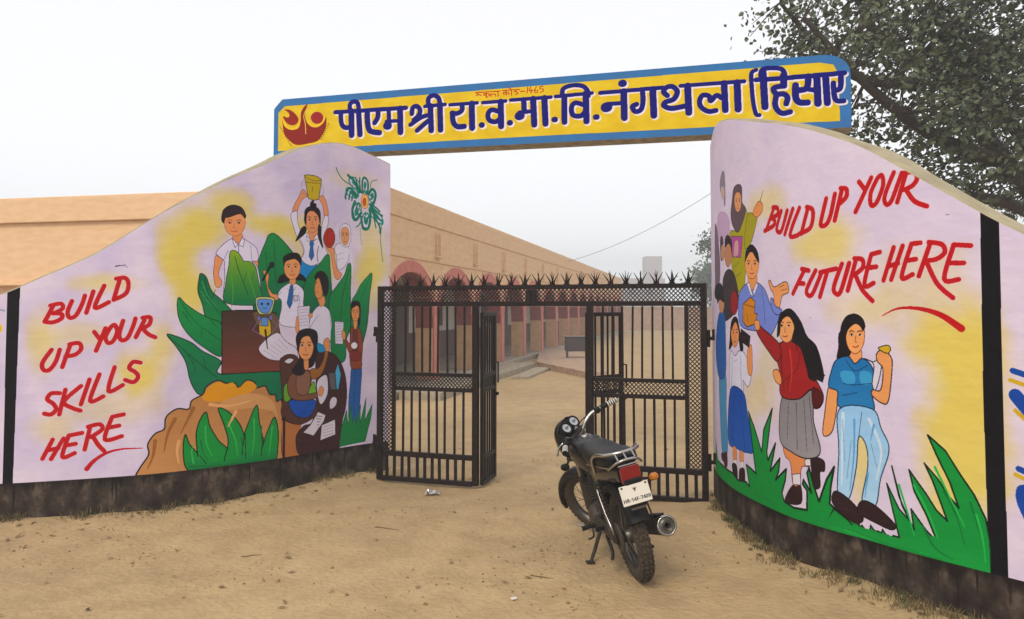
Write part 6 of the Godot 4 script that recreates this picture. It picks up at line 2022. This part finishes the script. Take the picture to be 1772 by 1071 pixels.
	["f","3a2224","",1,"3a2224",0,[267,1125,308,1115,311,1155,271,1160]],
	["f","1c1416","",1,"0a0606",1.2,[353,770,366,724,392,704,421,706,437,734,463,788,444,803,420,757,367,793,344,800]],
	["f","c88a5c","",1,"5a2a18",1.7,[370,735,383,718,403,714,422,717,432,733,433,752,428,770,417,784,401,791,384,786,372,772,367,754]],
	["s","2a1812",1.7,1.7,1,[380,742,388,739,395,741]],
	["s","f2e8e0",2.8,2.8,1,[383,749,392,748]],
	["f","1a1010","",1,"1a1010",0,[391,749,390,750,389,751,387,751,385,750,384,749,385,747,387,746,389,746,390,747]],
	["s","2a1812",1.0,1.0,1,[381,750,388,746,394,749]],
	["s","2a1812",1.7,1.7,1,[409,741,417,738,423,740]],
	["s","f2e8e0",2.7,2.7,1,[412,748,421,748]],
	["f","1a1010","",1,"1a1010",0,[420,748,419,749,417,750,415,750,414,749,413,748,414,746,415,745,417,745,419,746]],
	["s","2a1812",1.0,1.0,1,[410,749,416,745,422,748]],
	["s","8a4a2c",1.4,1.4,1,[402,751,400,763,405,764]],
	["s","8a3028",2.1,2.1,1,[391,774,401,776,411,773]],
	["f","1c1416","",1,"0a0606",0.8,[363,747,374,715,405,703,435,728,434,748,408,717]],
	["f","c9c6dc","",1,"2a2848",2.0,[357,808,401,817,430,801,473,807,511,862,489,899,458,883,454,917,351,921]],
	["s","4a6aa8",2.3,2.3,1,[376,821,366,916]],
	["s","4a6aa8",2.2,2.2,1,[443,817,446,914]],
	["s","2a2848",1.1,1.1,1,[393,834,417,827]],
	["f","c88a5c","",1,"5a2a18",1.5,[493,790,517,783,518,856,494,863,485,826]],
	["f","241618","",0,"0a0606",1.5,[449,736,509,756,501,788,441,770]],
	["f","1e4a94","2a5aa6",1,"0c1a40",2.0,[351,921,457,916,487,978,518,1069,484,1084,408,1085,323,1072]],
	["s","0c1a40",1.4,1.4,1,[389,928,366,1068]],
	["s","0c1a40",1.4,1.4,1,[436,926,465,1079]],
	["f","c88a5c","",1,"5a2a18",1.2,[371,1087,402,1086,404,1129,373,1129]],
	["f","c88a5c","",1,"5a2a18",1.1,[426,1090,454,1089,451,1126,430,1127]],
	["f","d0cad8","",0,"6a6070",1.2,[373,1123,404,1118,407,1137,373,1141]],
	["f","d0cad8","",0,"6a6070",1.1,[428,1119,454,1114,457,1138,426,1141]],
	["f","2a1618","",1,"140a0a",1.5,[361,1140,403,1135,408,1184,382,1181]],
	["f","2a1618","",1,"140a0a",1.5,[425,1142,461,1135,460,1179,437,1194,421,1176]],
	["f","13803a","",0,"0a2010",5.8,[114,1103,168,1163,302,1165,371,1164,409,1175,471,1168,492,1176,472,1119,506,1125,532,1132,491,968,523,1003,559,1056,567,1067,579,1007,626,943,614,985,595,1062,600,1084,640,1032,628,1068,611,1111,660,1068,654,1102,638,1128,688,1090,683,1119,667,1155,677,1175,716,1182,763,1177,764,1129,749,1116,753,1105,778,1132,765,1087,772,1072,785,1109,802,1148,826,1091,849,1056,838,1104,834,1146,862,1163,907,1171,918,1188,963,1183,1102,1200,1100,1281,872,1249,607,1236,348,1232,100,1218]],
	["f","13803a","",0,"13803a",0,[140,1189,348,1219,608,1222,872,1234,1098,1270,1098,1263,1099,1232,873,1199,608,1191,349,1200]],
	["f","2c1618","",1,"120808",2.2,[691,1151,718,1123,742,1120,742,1165,683,1175]],
	["f","2c1618","",1,"120808",2.1,[776,1043,818,1046,820,1071,806,1077,806,1112,785,1116,779,1068]],
	["f","c98658","",1,"5a2a18",2.2,[680,1034,743,1045,776,1058,772,1069,747,1075,739,1118,714,1123,705,1071,684,1058]],
	["f","cfc8d4","",0,"3a3040",1.8,[712,1099,742,1091,742,1120,714,1124]],
	["f","cfc8d4","",0,"3a3040",1.8,[758,1055,776,1045,778,1066,759,1069]],
	["f","77737a","8a868c",1,"141418",3.0,[674,908,739,906,785,878,790,908,789,956,809,1027,767,1050,711,1043,661,1017]],
	["s","2a2a30",1.4,1.4,1,[701,918,694,1012]],
	["s","2a2a30",1.4,1.4,1,[731,915,732,1033]],
	["s","2a2a30",1.3,1.3,1,[758,906,766,1033]],
	["s","2a2a30",1.3,1.3,1,[776,894,788,1009]],
	["f","8c2424","",1,"240808",3.1,[657,773,718,761,757,783,770,820,804,860,821,892,810,918,789,920,783,878,739,906,669,904,665,843,651,810]],
	["f","8c2424","",1,"240808",3.2,[550,719,577,730,667,773,656,817,608,790,549,745]],
	["s","240808",1.6,1.6,1,[749,788,732,833,670,874]],
	["s","6a1618",6.7,2.2,1,[672,787,675,842,684,892]],
	["s","6a1618",6.6,2.2,1,[734,773,745,799]],
	["s","b03a34",7.7,2.8,1,[709,785,716,839,706,890]],
	["f","4c1416","",1,"240808",2.2,[787,874,811,880,821,895,808,917,789,919]],
	["f","cf9260","",1,"5a2a18",2.3,[634,843,656,838,670,854,671,875,650,873,634,857]],
	["f","cf9260","",1,"5a2a18",1.6,[535,713,560,712,564,733,543,737]],
	["f","d29866","",1,"5a2a18",1.7,[665,709,678,692,699,688,718,691,728,708,729,727,724,745,713,760,697,766,680,761,667,747,662,728]],
	["s","2a1812",2.3,2.3,1,[669,716,677,713,685,715]],
	["s","f2e8e0",3.6,3.6,1,[672,723,682,723]],
	["f","1a1010","",1,"1a1010",0,[681,723,680,725,678,726,676,726,674,725,673,723,674,721,676,720,678,720,680,721]],
	["s","2a1812",1.4,1.4,1,[670,724,677,720,684,724]],
	["s","2a1812",2.2,2.2,1,[700,716,707,713,714,715]],
	["s","f2e8e0",3.6,3.6,1,[702,723,711,722]],
	["f","1a1010","",1,"1a1010",0,[710,722,710,724,708,725,706,725,704,724,704,723,704,721,706,720,708,720,710,721]],
	["s","2a1812",1.3,1.3,1,[700,723,707,720,713,723]],
	["s","8a4a2c",1.8,1.8,1,[692,726,690,738,695,739]],
	["s","8a3028",2.7,2.7,1,[681,749,692,751,702,748]],
	["f","161014","",1,"060404",1.5,[655,751,664,703,689,683,719,681,751,710,772,747,803,773,823,837,814,856,795,834,798,855,777,851,770,830,749,778,719,760,728,724,706,698,676,711,668,742]],
	["f","161014","",0,"060404",0.7,[803,773,805,817,828,842,811,838,821,858,791,850,778,792]],
	["f","cf9260","",1,"2a1810",2.5,[838,865,863,875,857,927,846,970,829,986,817,980,824,931]],
	["f","cf9260","",1,"5a2a18",1.4,[899,776,926,775,926,800,912,809,898,797]],
	["f","24699e","2c74a6",1,"0c2040",2.8,[860,801,892,791,909,807,929,794,952,809,962,842,953,873,953,913,867,912,862,876,837,866,845,830]],
	["f","3f8fb8","",1,"3f8fb8",0,[871,829,903,827,908,852,880,854]],
	["f","3f8fb8","",1,"3f8fb8",0,[923,825,951,826,953,850,925,853]],
	["s","0c2040",1.5,1.5,1,[886,800,908,824,943,809]],
	["s","0c2040",1.5,1.5,1,[876,884,913,874]],
	["s","0c2040",1.5,1.5,1,[879,856,908,857,925,854,953,850]],
	["f","181014","",1,"060404",1.4,[869,737,891,726,900,761,897,787,881,791,862,797,867,770]],
	["f","d29866","",1,"5a2a18",1.5,[888,726,897,709,912,705,927,708,935,725,936,744,932,763,923,777,910,784,898,778,890,764,887,745]],
	["s","2a1812",2.3,2.3,1,[897,734,902,730,908,733]],
	["s","f2e8e0",3.7,3.7,1,[899,740,905,740]],
	["f","1a1010","",1,"1a1010",0,[904,740,904,742,903,743,901,743,900,742,900,740,900,739,901,738,903,738,904,739]],
	["s","2a1812",1.4,1.4,1,[897,741,902,737,907,741]],
	["s","2a1812",2.3,2.3,1,[918,733,924,730,929,732]],
	["s","f2e8e0",3.6,3.6,1,[920,740,927,740]],
	["f","1a1010","",1,"1a1010",0,[926,740,925,741,924,742,923,742,922,741,921,740,922,738,923,737,924,737,926,738]],
	["s","2a1812",1.4,1.4,1,[919,741,924,737,928,740]],
	["s","8a4a2c",1.8,1.8,1,[913,743,911,755,915,757]],
	["s","8a3028",2.7,2.7,1,[905,767,912,769,920,765]],
	["f","181014","",1,"060404",1.4,[873,736,878,713,891,696,912,691,931,701,938,719,932,730,925,719,911,714,893,728,884,749]],
	["f","c8c2d4","",1,"20202a",2.3,[935,794,959,800,979,788,977,822,963,863,954,851,959,806]],
	["f","cf9260","",1,"2a1810",2.7,[967,782,983,771,1004,786,1007,810,996,884,978,892,953,877,955,864,976,862,983,815,969,799]],
	["f","b89a28","",1,"2a2408",2.3,[973,767,997,761,1004,770,996,779,979,774]],
	["f","8fb8dc","a8cbe6",1,"18384e",2.9,[866,917,953,908,975,949,995,993,971,1063,957,1125,921,1128,938,1042,935,995,916,976,908,1047,887,1125,858,1120,863,1013]],
	["s","c4dcf0",9.1,3.5,1,[876,927,872,1011,869,1095]],
	["s","c4dcf0",8.8,3.4,1,[944,933,974,996,961,1065]],
	["s","6094c0",6.2,2.1,1,[905,938,902,1021,890,1105]],
	["s","6094c0",6.1,2.0,1,[956,945,947,980]],
	["s","6094c0",6.1,2.0,1,[938,1056,929,1112]],
	["s","18384e",1.4,1.4,1,[925,918,916,974]],
	["s","3a6a80",1.1,1.1,1,[874,941,878,1038]],
	["s","3a6a80",1.1,1.1,1,[947,987,962,1038]],
	["s","3a6a80",1.1,1.1,1,[896,987,883,1079]],
	["f","2c1618","",1,"120808",2.4,[850,1113,886,1124,922,1155,917,1173,893,1175,843,1144]],
	["f","2c1618","",1,"120808",2.3,[921,1122,957,1126,1006,1156,998,1170,963,1166,911,1151]],
	["f","13803a","",0,"0a2010",4.0,[1208,1211,1209,1145,1202,1103,1181,1059,1154,1022,1124,977,1087,949,1108,995,1132,1041,1149,1091,1128,1069,1107,1039,1078,1010,1094,1041,1112,1088,1125,1123,1102,1105,1081,1075,1043,1030,1054,1074,1080,1119,1103,1172,1079,1152,1046,1114,1052,1157,1025,1112,1001,1029,1018,1094,1042,1140,1017,1120,987,1070,999,1117,1016,1182,1001,1182,993,1198,974,1175,966,1197,943,1173,938,1196,920,1178,911,1197,885,1175,861,1163,845,1156,827,1192,977,1202]],
	["f","13803a","1a8a40",0,"13803a",0,[825,1204,977,1214,1109,1218,1208,1220,1208,1158,1111,1156,1016,1185,900,1182]],
	["s","2aa04e",5.7,1.9,1,[1101,1015,1131,1072,1160,1127]],
	["s","2aa04e",5.9,2.0,1,[1018,1068,1039,1128,1052,1170]],
	["s","2aa04e",5.8,1.9,1,[1054,1061,1086,1118,1104,1164]],
	["s","2aa04e",5.4,1.8,1,[1184,1098,1195,1143,1199,1189]],
	["s","2aa04e",6.2,2.1,1,[877,1198,977,1204,1084,1203]],
	["s","0c6430",5.6,1.9,1,[1119,1062,1143,1106,1159,1163]],
	["s","0c6430",5.4,1.8,1,[1173,1076,1189,1132]],
	["s","0c6430",5.7,1.9,1,[1072,1146,1097,1184,1134,1200]],
	["s","13803a",5.6,5.6,0,[843,1168,828,1191,977,1204,1110,1206]],
	["s","b89c2c",8.2,8.2,1,[1254,820,1285,829]],
	["s","b89c2c",8.2,8.2,1,[1262,879,1291,905]],
	["s","b89c2c",8.1,8.1,1,[1259,1004,1280,1012]],
	["s","1d4690",11.7,11.7,1,[1259,801,1301,814]],
	["s","1d4690",25.7,25.7,1,[1263,849,1277,867,1299,893]],
	["s","1d4690",11.6,11.6,1,[1265,992,1296,1002]],
	["s","1d4690",29.9,29.9,1,[1274,1036,1275,1056,1294,1098]],
]
const SIGN_LETTERING := [
	["s","d8ccd0",19.8,19.8,1,[274,77,566,80]],
	["s","d8ccd0",22.6,22.6,1,[298,77,300,121,314,142,342,144]],
	["s","d8ccd0",28.1,28.1,1,[342,77,344,175]],
	["s","d8ccd0",26.1,26.1,1,[372,77,379,175]],
	["s","d8ccd0",21.6,21.6,1,[336,75,336,48,351,38,368,45,374,77]],
	["s","d8ccd0",26.0,26.0,1,[408,83,411,135,422,163,458,173]],
	["s","d8ccd0",23.1,23.1,1,[451,83,452,108,439,131]],
	["s","d8ccd0",20.2,20.2,1,[496,82,497,130]],
	["s","d8ccd0",38.5,38.5,1,[489,147,493,146]],
	["s","d8ccd0",16.5,16.5,1,[487,128,542,129]],
	["s","d8ccd0",27.4,27.4,1,[542,80,543,176]],
	["s","d8ccd0",21.5,21.5,1,[588,105,592,82,609,77,621,94,616,114,597,130]],
	["s","d8ccd0",20.6,20.6,1,[583,148,627,121,661,114]],
	["s","d8ccd0",21.4,21.4,1,[609,173,655,137]],
	["s","d8ccd0",25.5,25.5,1,[661,78,665,176]],
	["s","d8ccd0",25.4,25.4,1,[698,74,701,176]],
	["s","d8ccd0",21.3,21.3,1,[654,78,655,49,675,38,695,52,698,81]],
	["s","d8ccd0",17.1,17.1,1,[641,79,718,78]],
	["s","d8ccd0",16.8,16.8,1,[738,80,841,80]],
	["s","d8ccd0",21.8,21.8,1,[783,82,783,105,765,116,745,112]],
	["s","d8ccd0",23.5,23.5,1,[748,116,750,148,765,168,793,168]],
	["s","d8ccd0",26.7,26.7,1,[820,81,823,176]],
	["s","d8ccd0",24.8,24.8,1,[857,167,860,167]],
	["s","d8ccd0",16.6,16.6,1,[863,82,946,81]],
	["s","d8ccd0",21.3,21.3,1,[924,121,895,111,881,127,886,150,908,158,925,149]],
	["s","d8ccd0",26.3,26.3,1,[928,82,931,176]],
	["s","d8ccd0",24.5,24.5,1,[961,165,963,165]],
	["s","d8ccd0",16.4,16.4,1,[965,79,1109,79]],
	["s","d8ccd0",22.7,22.7,1,[1012,81,1014,126]],
	["s","d8ccd0",37.4,37.4,1,[995,142,1000,141]],
	["s","d8ccd0",17.9,17.9,1,[996,129,1046,127]],
	["s","d8ccd0",25.9,25.9,1,[1046,80,1050,177]],
	["s","d8ccd0",25.7,25.7,1,[1086,80,1090,176]],
	["s","d8ccd0",24.0,24.0,1,[1121,163,1124,163]],
	["s","d8ccd0",23.9,23.9,1,[1156,79,1157,174]],
	["s","d8ccd0",19.1,19.1,1,[1150,77,1153,51,1183,41,1219,46,1237,65,1239,85]],
	["s","d8ccd0",16.0,16.0,1,[1126,78,1252,75]],
	["s","d8ccd0",20.5,20.5,1,[1224,116,1194,107,1181,125,1187,150,1213,156,1226,144]],
	["s","d8ccd0",25.2,25.2,1,[1231,75,1232,176]],
	["s","d8ccd0",23.5,23.5,1,[1265,163,1267,163]],
	["s","d8ccd0",31.0,31.0,1,[1354,48,1356,48]],
	["s","d8ccd0",17.2,17.2,1,[1279,77,1485,73]],
	["s","d8ccd0",40.6,40.6,1,[1299,130,1304,130]],
	["s","d8ccd0",17.2,17.2,1,[1301,120,1354,118]],
	["s","d8ccd0",26.4,26.4,1,[1358,77,1360,172]],
	["s","d8ccd0",20.0,20.0,1,[1420,77,1422,117,1415,146,1397,152,1388,134,1402,127]],
	["s","d8ccd0",26.0,26.0,1,[1454,77,1457,169]],
	["s","d8ccd0",20.5,20.5,1,[1502,104,1490,89,1498,74,1518,73,1533,91,1523,117,1495,126,1490,138,1515,149,1561,143]],
	["s","d8ccd0",25.6,25.6,1,[1566,74,1570,167]],
	["s","d8ccd0",16.6,16.6,1,[1544,73,1741,73]],
	["s","d8ccd0",19.2,19.2,1,[1674,125,1657,114,1638,131,1633,114,1614,111,1604,130,1609,152,1631,166,1654,164]],
	["s","d8ccd0",23.7,23.7,1,[1680,74,1683,165]],
	["s","d8ccd0",25.0,25.0,1,[1720,74,1722,165]],
	["s","d8ccd0",15.4,15.4,1,[1778,36,1764,46,1764,89,1768,144,1776,185,1786,189]],
	["s","d8ccd0",25.3,25.3,1,[1798,41,1803,163]],
	["s","d8ccd0",17.8,17.8,1,[1792,59,1794,41,1810,34,1850,39,1862,55,1863,73]],
	["s","d8ccd0",18.5,18.5,1,[1777,70,1847,71,2034,68]],
	["s","d8ccd0",23.7,23.7,1,[1859,62,1860,97]],
	["s","d8ccd0",20.3,20.3,1,[1861,97,1835,99,1829,108,1838,122,1858,124,1870,136,1866,157]],
	["s","d8ccd0",20.3,20.3,1,[1837,127,1833,154,1840,175,1855,188,1877,184]],
	["s","d8ccd0",22.1,22.1,1,[1931,71,1930,97,1922,112,1901,115]],
	["s","d8ccd0",23.5,23.5,1,[1894,97,1894,136,1905,154,1928,156]],
	["s","d8ccd0",18.1,18.1,1,[1927,113,1960,121]],
	["s","d8ccd0",24.7,24.7,1,[1956,73,1958,163]],
	["s","d8ccd0",23.2,23.2,1,[1981,72,1985,162]],
	["s","d8ccd0",19.1,19.1,1,[2025,71,2024,105,2019,119,2008,123]],
	["s","d8ccd0",18.5,18.5,1,[2003,98,2005,140,2012,157,2031,158]],
	["s","16166a",17.3,17.3,1,[268,71,560,74]],
	["s","16166a",19.8,19.8,1,[292,72,294,115,308,136,336,138]],
	["s","16166a",24.6,24.6,1,[336,71,338,170]],
	["s","16166a",22.8,22.8,1,[366,72,373,170]],
	["s","16166a",18.8,18.8,1,[330,69,330,43,345,33,362,40,368,72]],
	["s","16166a",22.7,22.7,1,[402,78,405,130,416,158,453,167]],
	["s","16166a",20.2,20.2,1,[446,77,446,103,433,126]],
	["s","16166a",17.7,17.7,1,[490,77,492,124]],
	["s","16166a",33.7,33.7,1,[484,141,487,141]],
	["s","16166a",14.4,14.4,1,[481,123,537,124]],
	["s","16166a",23.9,23.9,1,[536,75,538,171]],
	["s","16166a",18.8,18.8,1,[583,100,587,76,603,71,616,88,610,108,591,125]],
	["s","16166a",18.0,18.0,1,[578,143,622,116,656,109]],
	["s","16166a",18.7,18.7,1,[604,168,649,131]],
	["s","16166a",22.3,22.3,1,[656,73,660,171]],
	["s","16166a",22.2,22.2,1,[693,69,696,171]],
	["s","16166a",18.6,18.6,1,[649,73,649,43,670,33,689,47,693,76]],
	["s","16166a",14.9,14.9,1,[635,74,713,72]],
	["s","16166a",14.7,14.7,1,[733,75,835,75]],
	["s","16166a",19.0,19.0,1,[778,77,778,100,759,111,740,107]],
	["s","16166a",20.6,20.6,1,[742,111,745,143,760,162,787,163]],
	["s","16166a",23.3,23.3,1,[815,76,817,171]],
	["s","16166a",21.7,21.7,1,[852,162,854,162]],
	["s","16166a",14.5,14.5,1,[857,76,941,76]],
	["s","16166a",18.7,18.7,1,[918,116,890,106,876,122,881,145,903,153,920,144]],
	["s","16166a",23.0,23.0,1,[923,77,925,171]],
	["s","16166a",21.4,21.4,1,[956,160,958,160]],
	["s","16166a",14.3,14.3,1,[960,74,1104,74]],
	["s","16166a",19.9,19.9,1,[1007,76,1009,121]],
	["s","16166a",32.7,32.7,1,[990,137,995,136]],
	["s","16166a",15.6,15.6,1,[991,124,1041,122]],
	["s","16166a",22.6,22.6,1,[1041,75,1045,172]],
	["s","16166a",22.5,22.5,1,[1081,75,1085,171]],
	["s","16166a",20.9,20.9,1,[1116,158,1119,158]],
	["s","16166a",20.9,20.9,1,[1151,74,1152,169]],
	["s","16166a",16.7,16.7,1,[1145,72,1148,46,1179,36,1214,41,1232,60,1235,80]],
	["s","16166a",14.0,14.0,1,[1121,73,1247,70]],
	["s","16166a",17.9,17.9,1,[1219,112,1189,102,1176,120,1182,146,1208,151,1221,139]],
	["s","16166a",22.1,22.1,1,[1226,70,1228,171]],
	["s","16166a",20.5,20.5,1,[1260,158,1263,158]],
	["s","16166a",27.1,27.1,1,[1349,43,1352,43]],
	["s","16166a",15.1,15.1,1,[1275,72,1481,69]],
	["s","16166a",35.4,35.4,1,[1294,126,1299,125]],
	["s","16166a",15.0,15.0,1,[1297,115,1349,114]],
	["s","16166a",23.0,23.0,1,[1354,72,1356,167]],
	["s","16166a",17.5,17.5,1,[1416,73,1418,112,1411,141,1392,147,1383,129,1397,122]],
	["s","16166a",22.7,22.7,1,[1450,72,1453,165]],
	["s","16166a",17.9,17.9,1,[1497,99,1485,85,1494,70,1513,68,1529,87,1518,112,1491,121,1486,133,1510,144,1557,138]],
	["s","16166a",22.4,22.4,1,[1562,69,1565,162]],
	["s","16166a",14.5,14.5,1,[1540,68,1737,68]],
	["s","16166a",16.8,16.8,1,[1669,120,1652,109,1634,127,1629,110,1609,106,1599,126,1605,147,1627,162,1650,160]],
	["s","16166a",20.7,20.7,1,[1676,69,1679,161]],
	["s","16166a",21.9,21.9,1,[1716,70,1718,161]],
	["s","16166a",13.5,13.5,1,[1774,32,1760,42,1760,85,1764,140,1772,180,1782,184]],
	["s","16166a",22.1,22.1,1,[1794,36,1799,158]],
	["s","16166a",15.5,15.5,1,[1788,55,1790,36,1806,29,1846,34,1858,50,1859,69]],
	["s","16166a",16.1,16.1,1,[1773,66,1843,67,2031,64]],
	["s","16166a",20.7,20.7,1,[1855,57,1856,92]],
	["s","16166a",17.7,17.7,1,[1857,93,1831,95,1825,103,1834,118,1854,119,1866,131,1862,152]],
	["s","16166a",17.7,17.7,1,[1833,123,1829,150,1836,171,1851,183,1873,179]],
	["s","16166a",19.3,19.3,1,[1927,66,1926,93,1918,108,1897,110]],
	["s","16166a",20.6,20.6,1,[1890,93,1890,132,1901,150,1924,152]],
	["s","16166a",15.8,15.8,1,[1923,108,1956,116]],
	["s","16166a",21.5,21.5,1,[1952,68,1954,158]],
	["s","16166a",20.3,20.3,1,[1977,68,1981,158]],
	["s","16166a",16.7,16.7,1,[2021,66,2020,100,2016,115,2005,118]],
	["s","16166a",16.2,16.2,1,[1999,94,2001,135,2008,152,2027,154]],
	["s","a83820",3.6,3.6,1,[830,35,921,36]],
	["s","a83820",3.6,3.6,1,[833,38,840,43,833,47]],
	["s","a83820",3.6,3.6,1,[840,43,850,48]],
	["s","a83820",3.6,3.6,1,[870,36,870,52]],
	["s","a83820",3.6,3.6,1,[870,43,862,41,860,47,867,48]],
	["s","a83820",3.6,3.6,1,[870,43,879,43,880,50]],
	["s","a83820",3.6,3.6,1,[870,52,869,56,876,55]],
	["s","a83820",3.6,3.6,1,[893,48,887,45,884,50,888,54]],
	["s","a83820",3.6,3.6,1,[893,48,900,46,904,49,905,55]],
	["s","a83820",3.6,3.6,1,[913,37,914,56]],
	["s","a83820",3.6,3.6,1,[930,35,992,36]],
	["s","a83820",3.6,3.6,1,[943,35,944,53]],
	["s","a83820",3.6,3.6,1,[943,43,934,42,934,49,942,49]],
	["s","a83820",3.6,3.6,1,[944,43,953,46,952,52]],
	["s","a83820",3.6,3.6,1,[962,35,963,55]],
	["s","a83820",3.6,3.6,1,[962,35,958,30,953,27]],
	["s","a83820",3.6,3.6,1,[980,36,978,42,973,42,984,46,986,51,978,54]],
	["s","a83820",3.5,3.5,1,[996,44,1010,44]],
	["s","a83820",3.5,3.5,1,[1022,30,1019,51]],
	["s","a83820",3.5,3.5,1,[1033,29,1027,44,1040,44]],
	["s","a83820",3.5,3.5,1,[1035,39,1034,53]],
	["s","a83820",3.5,3.5,1,[1053,31,1046,42,1048,51,1056,52,1057,44,1048,44]],
	["s","a83820",3.5,3.5,1,[1076,31,1066,32,1066,40,1076,41,1077,49,1067,53]],
	["f","7c2a22","",1,"7c2a22",0,[37,87,44,110,63,127,87,132,111,124,119,92,120,62,132,40,148,29,142,52,138,78,147,105,167,124,195,127,218,110,230,88,230,122,218,155,195,184,156,193,100,196,67,173,45,141]],
	["f","842c24","",1,"842c24",0,[47,44,70,47,94,64,109,88,103,106,83,113,60,104,44,83,42,71,58,78,69,73,64,58]],
	["f","8a2a30","",1,"8a2a30",0,[217,90,212,105,199,113,182,112,169,102,163,87,168,72,182,64,198,65,212,75]],
	["s","d8b43c",5.4,5.4,1,[44,99,58,119,83,128,107,118,117,92]],
	["s","d8b43c",5.3,5.3,1,[147,98,161,116,187,123,210,111,220,95]],
	["s","d0b060",3.4,3.4,1,[142,52,132,78,139,109,142,151]],
	["s","d8b43c",3.5,3.5,1,[36,98,42,141,63,177,96,198]],
	["s","3a3018",2.7,2.7,1,[26,113,30,118]],
	["s","3a3018",2.7,2.7,1,[32,121,36,126]],
	["s","3a3018",2.7,2.7,1,[38,132,42,137]],
	["s","3a3018",2.7,2.7,1,[45,144,49,149]],
	["s","3a3018",2.7,2.7,1,[51,155,55,160]],
	["s","3a3018",2.7,2.7,1,[57,166,61,170]],
	["s","3a3018",2.7,2.7,1,[63,176,67,181]],
	["s","3a3018",2.7,2.7,1,[69,185,74,190]],
	["s","3a3018",2.7,2.7,1,[76,193,80,198]],
	["s","3a3018",2.6,2.6,1,[237,115,243,119]],
	["s","3a3018",2.6,2.6,1,[233,124,239,128]],
	["s","3a3018",2.6,2.6,1,[228,133,234,136]],
	["s","3a3018",2.6,2.6,1,[224,141,230,145]],
	["s","3a3018",2.6,2.6,1,[220,150,226,154]],
	["s","3a3018",2.6,2.6,1,[216,159,222,163]],
	["s","3a3018",2.6,2.6,1,[212,168,217,171]],
	["s","3a3018",2.6,2.6,1,[207,177,213,180]],
]
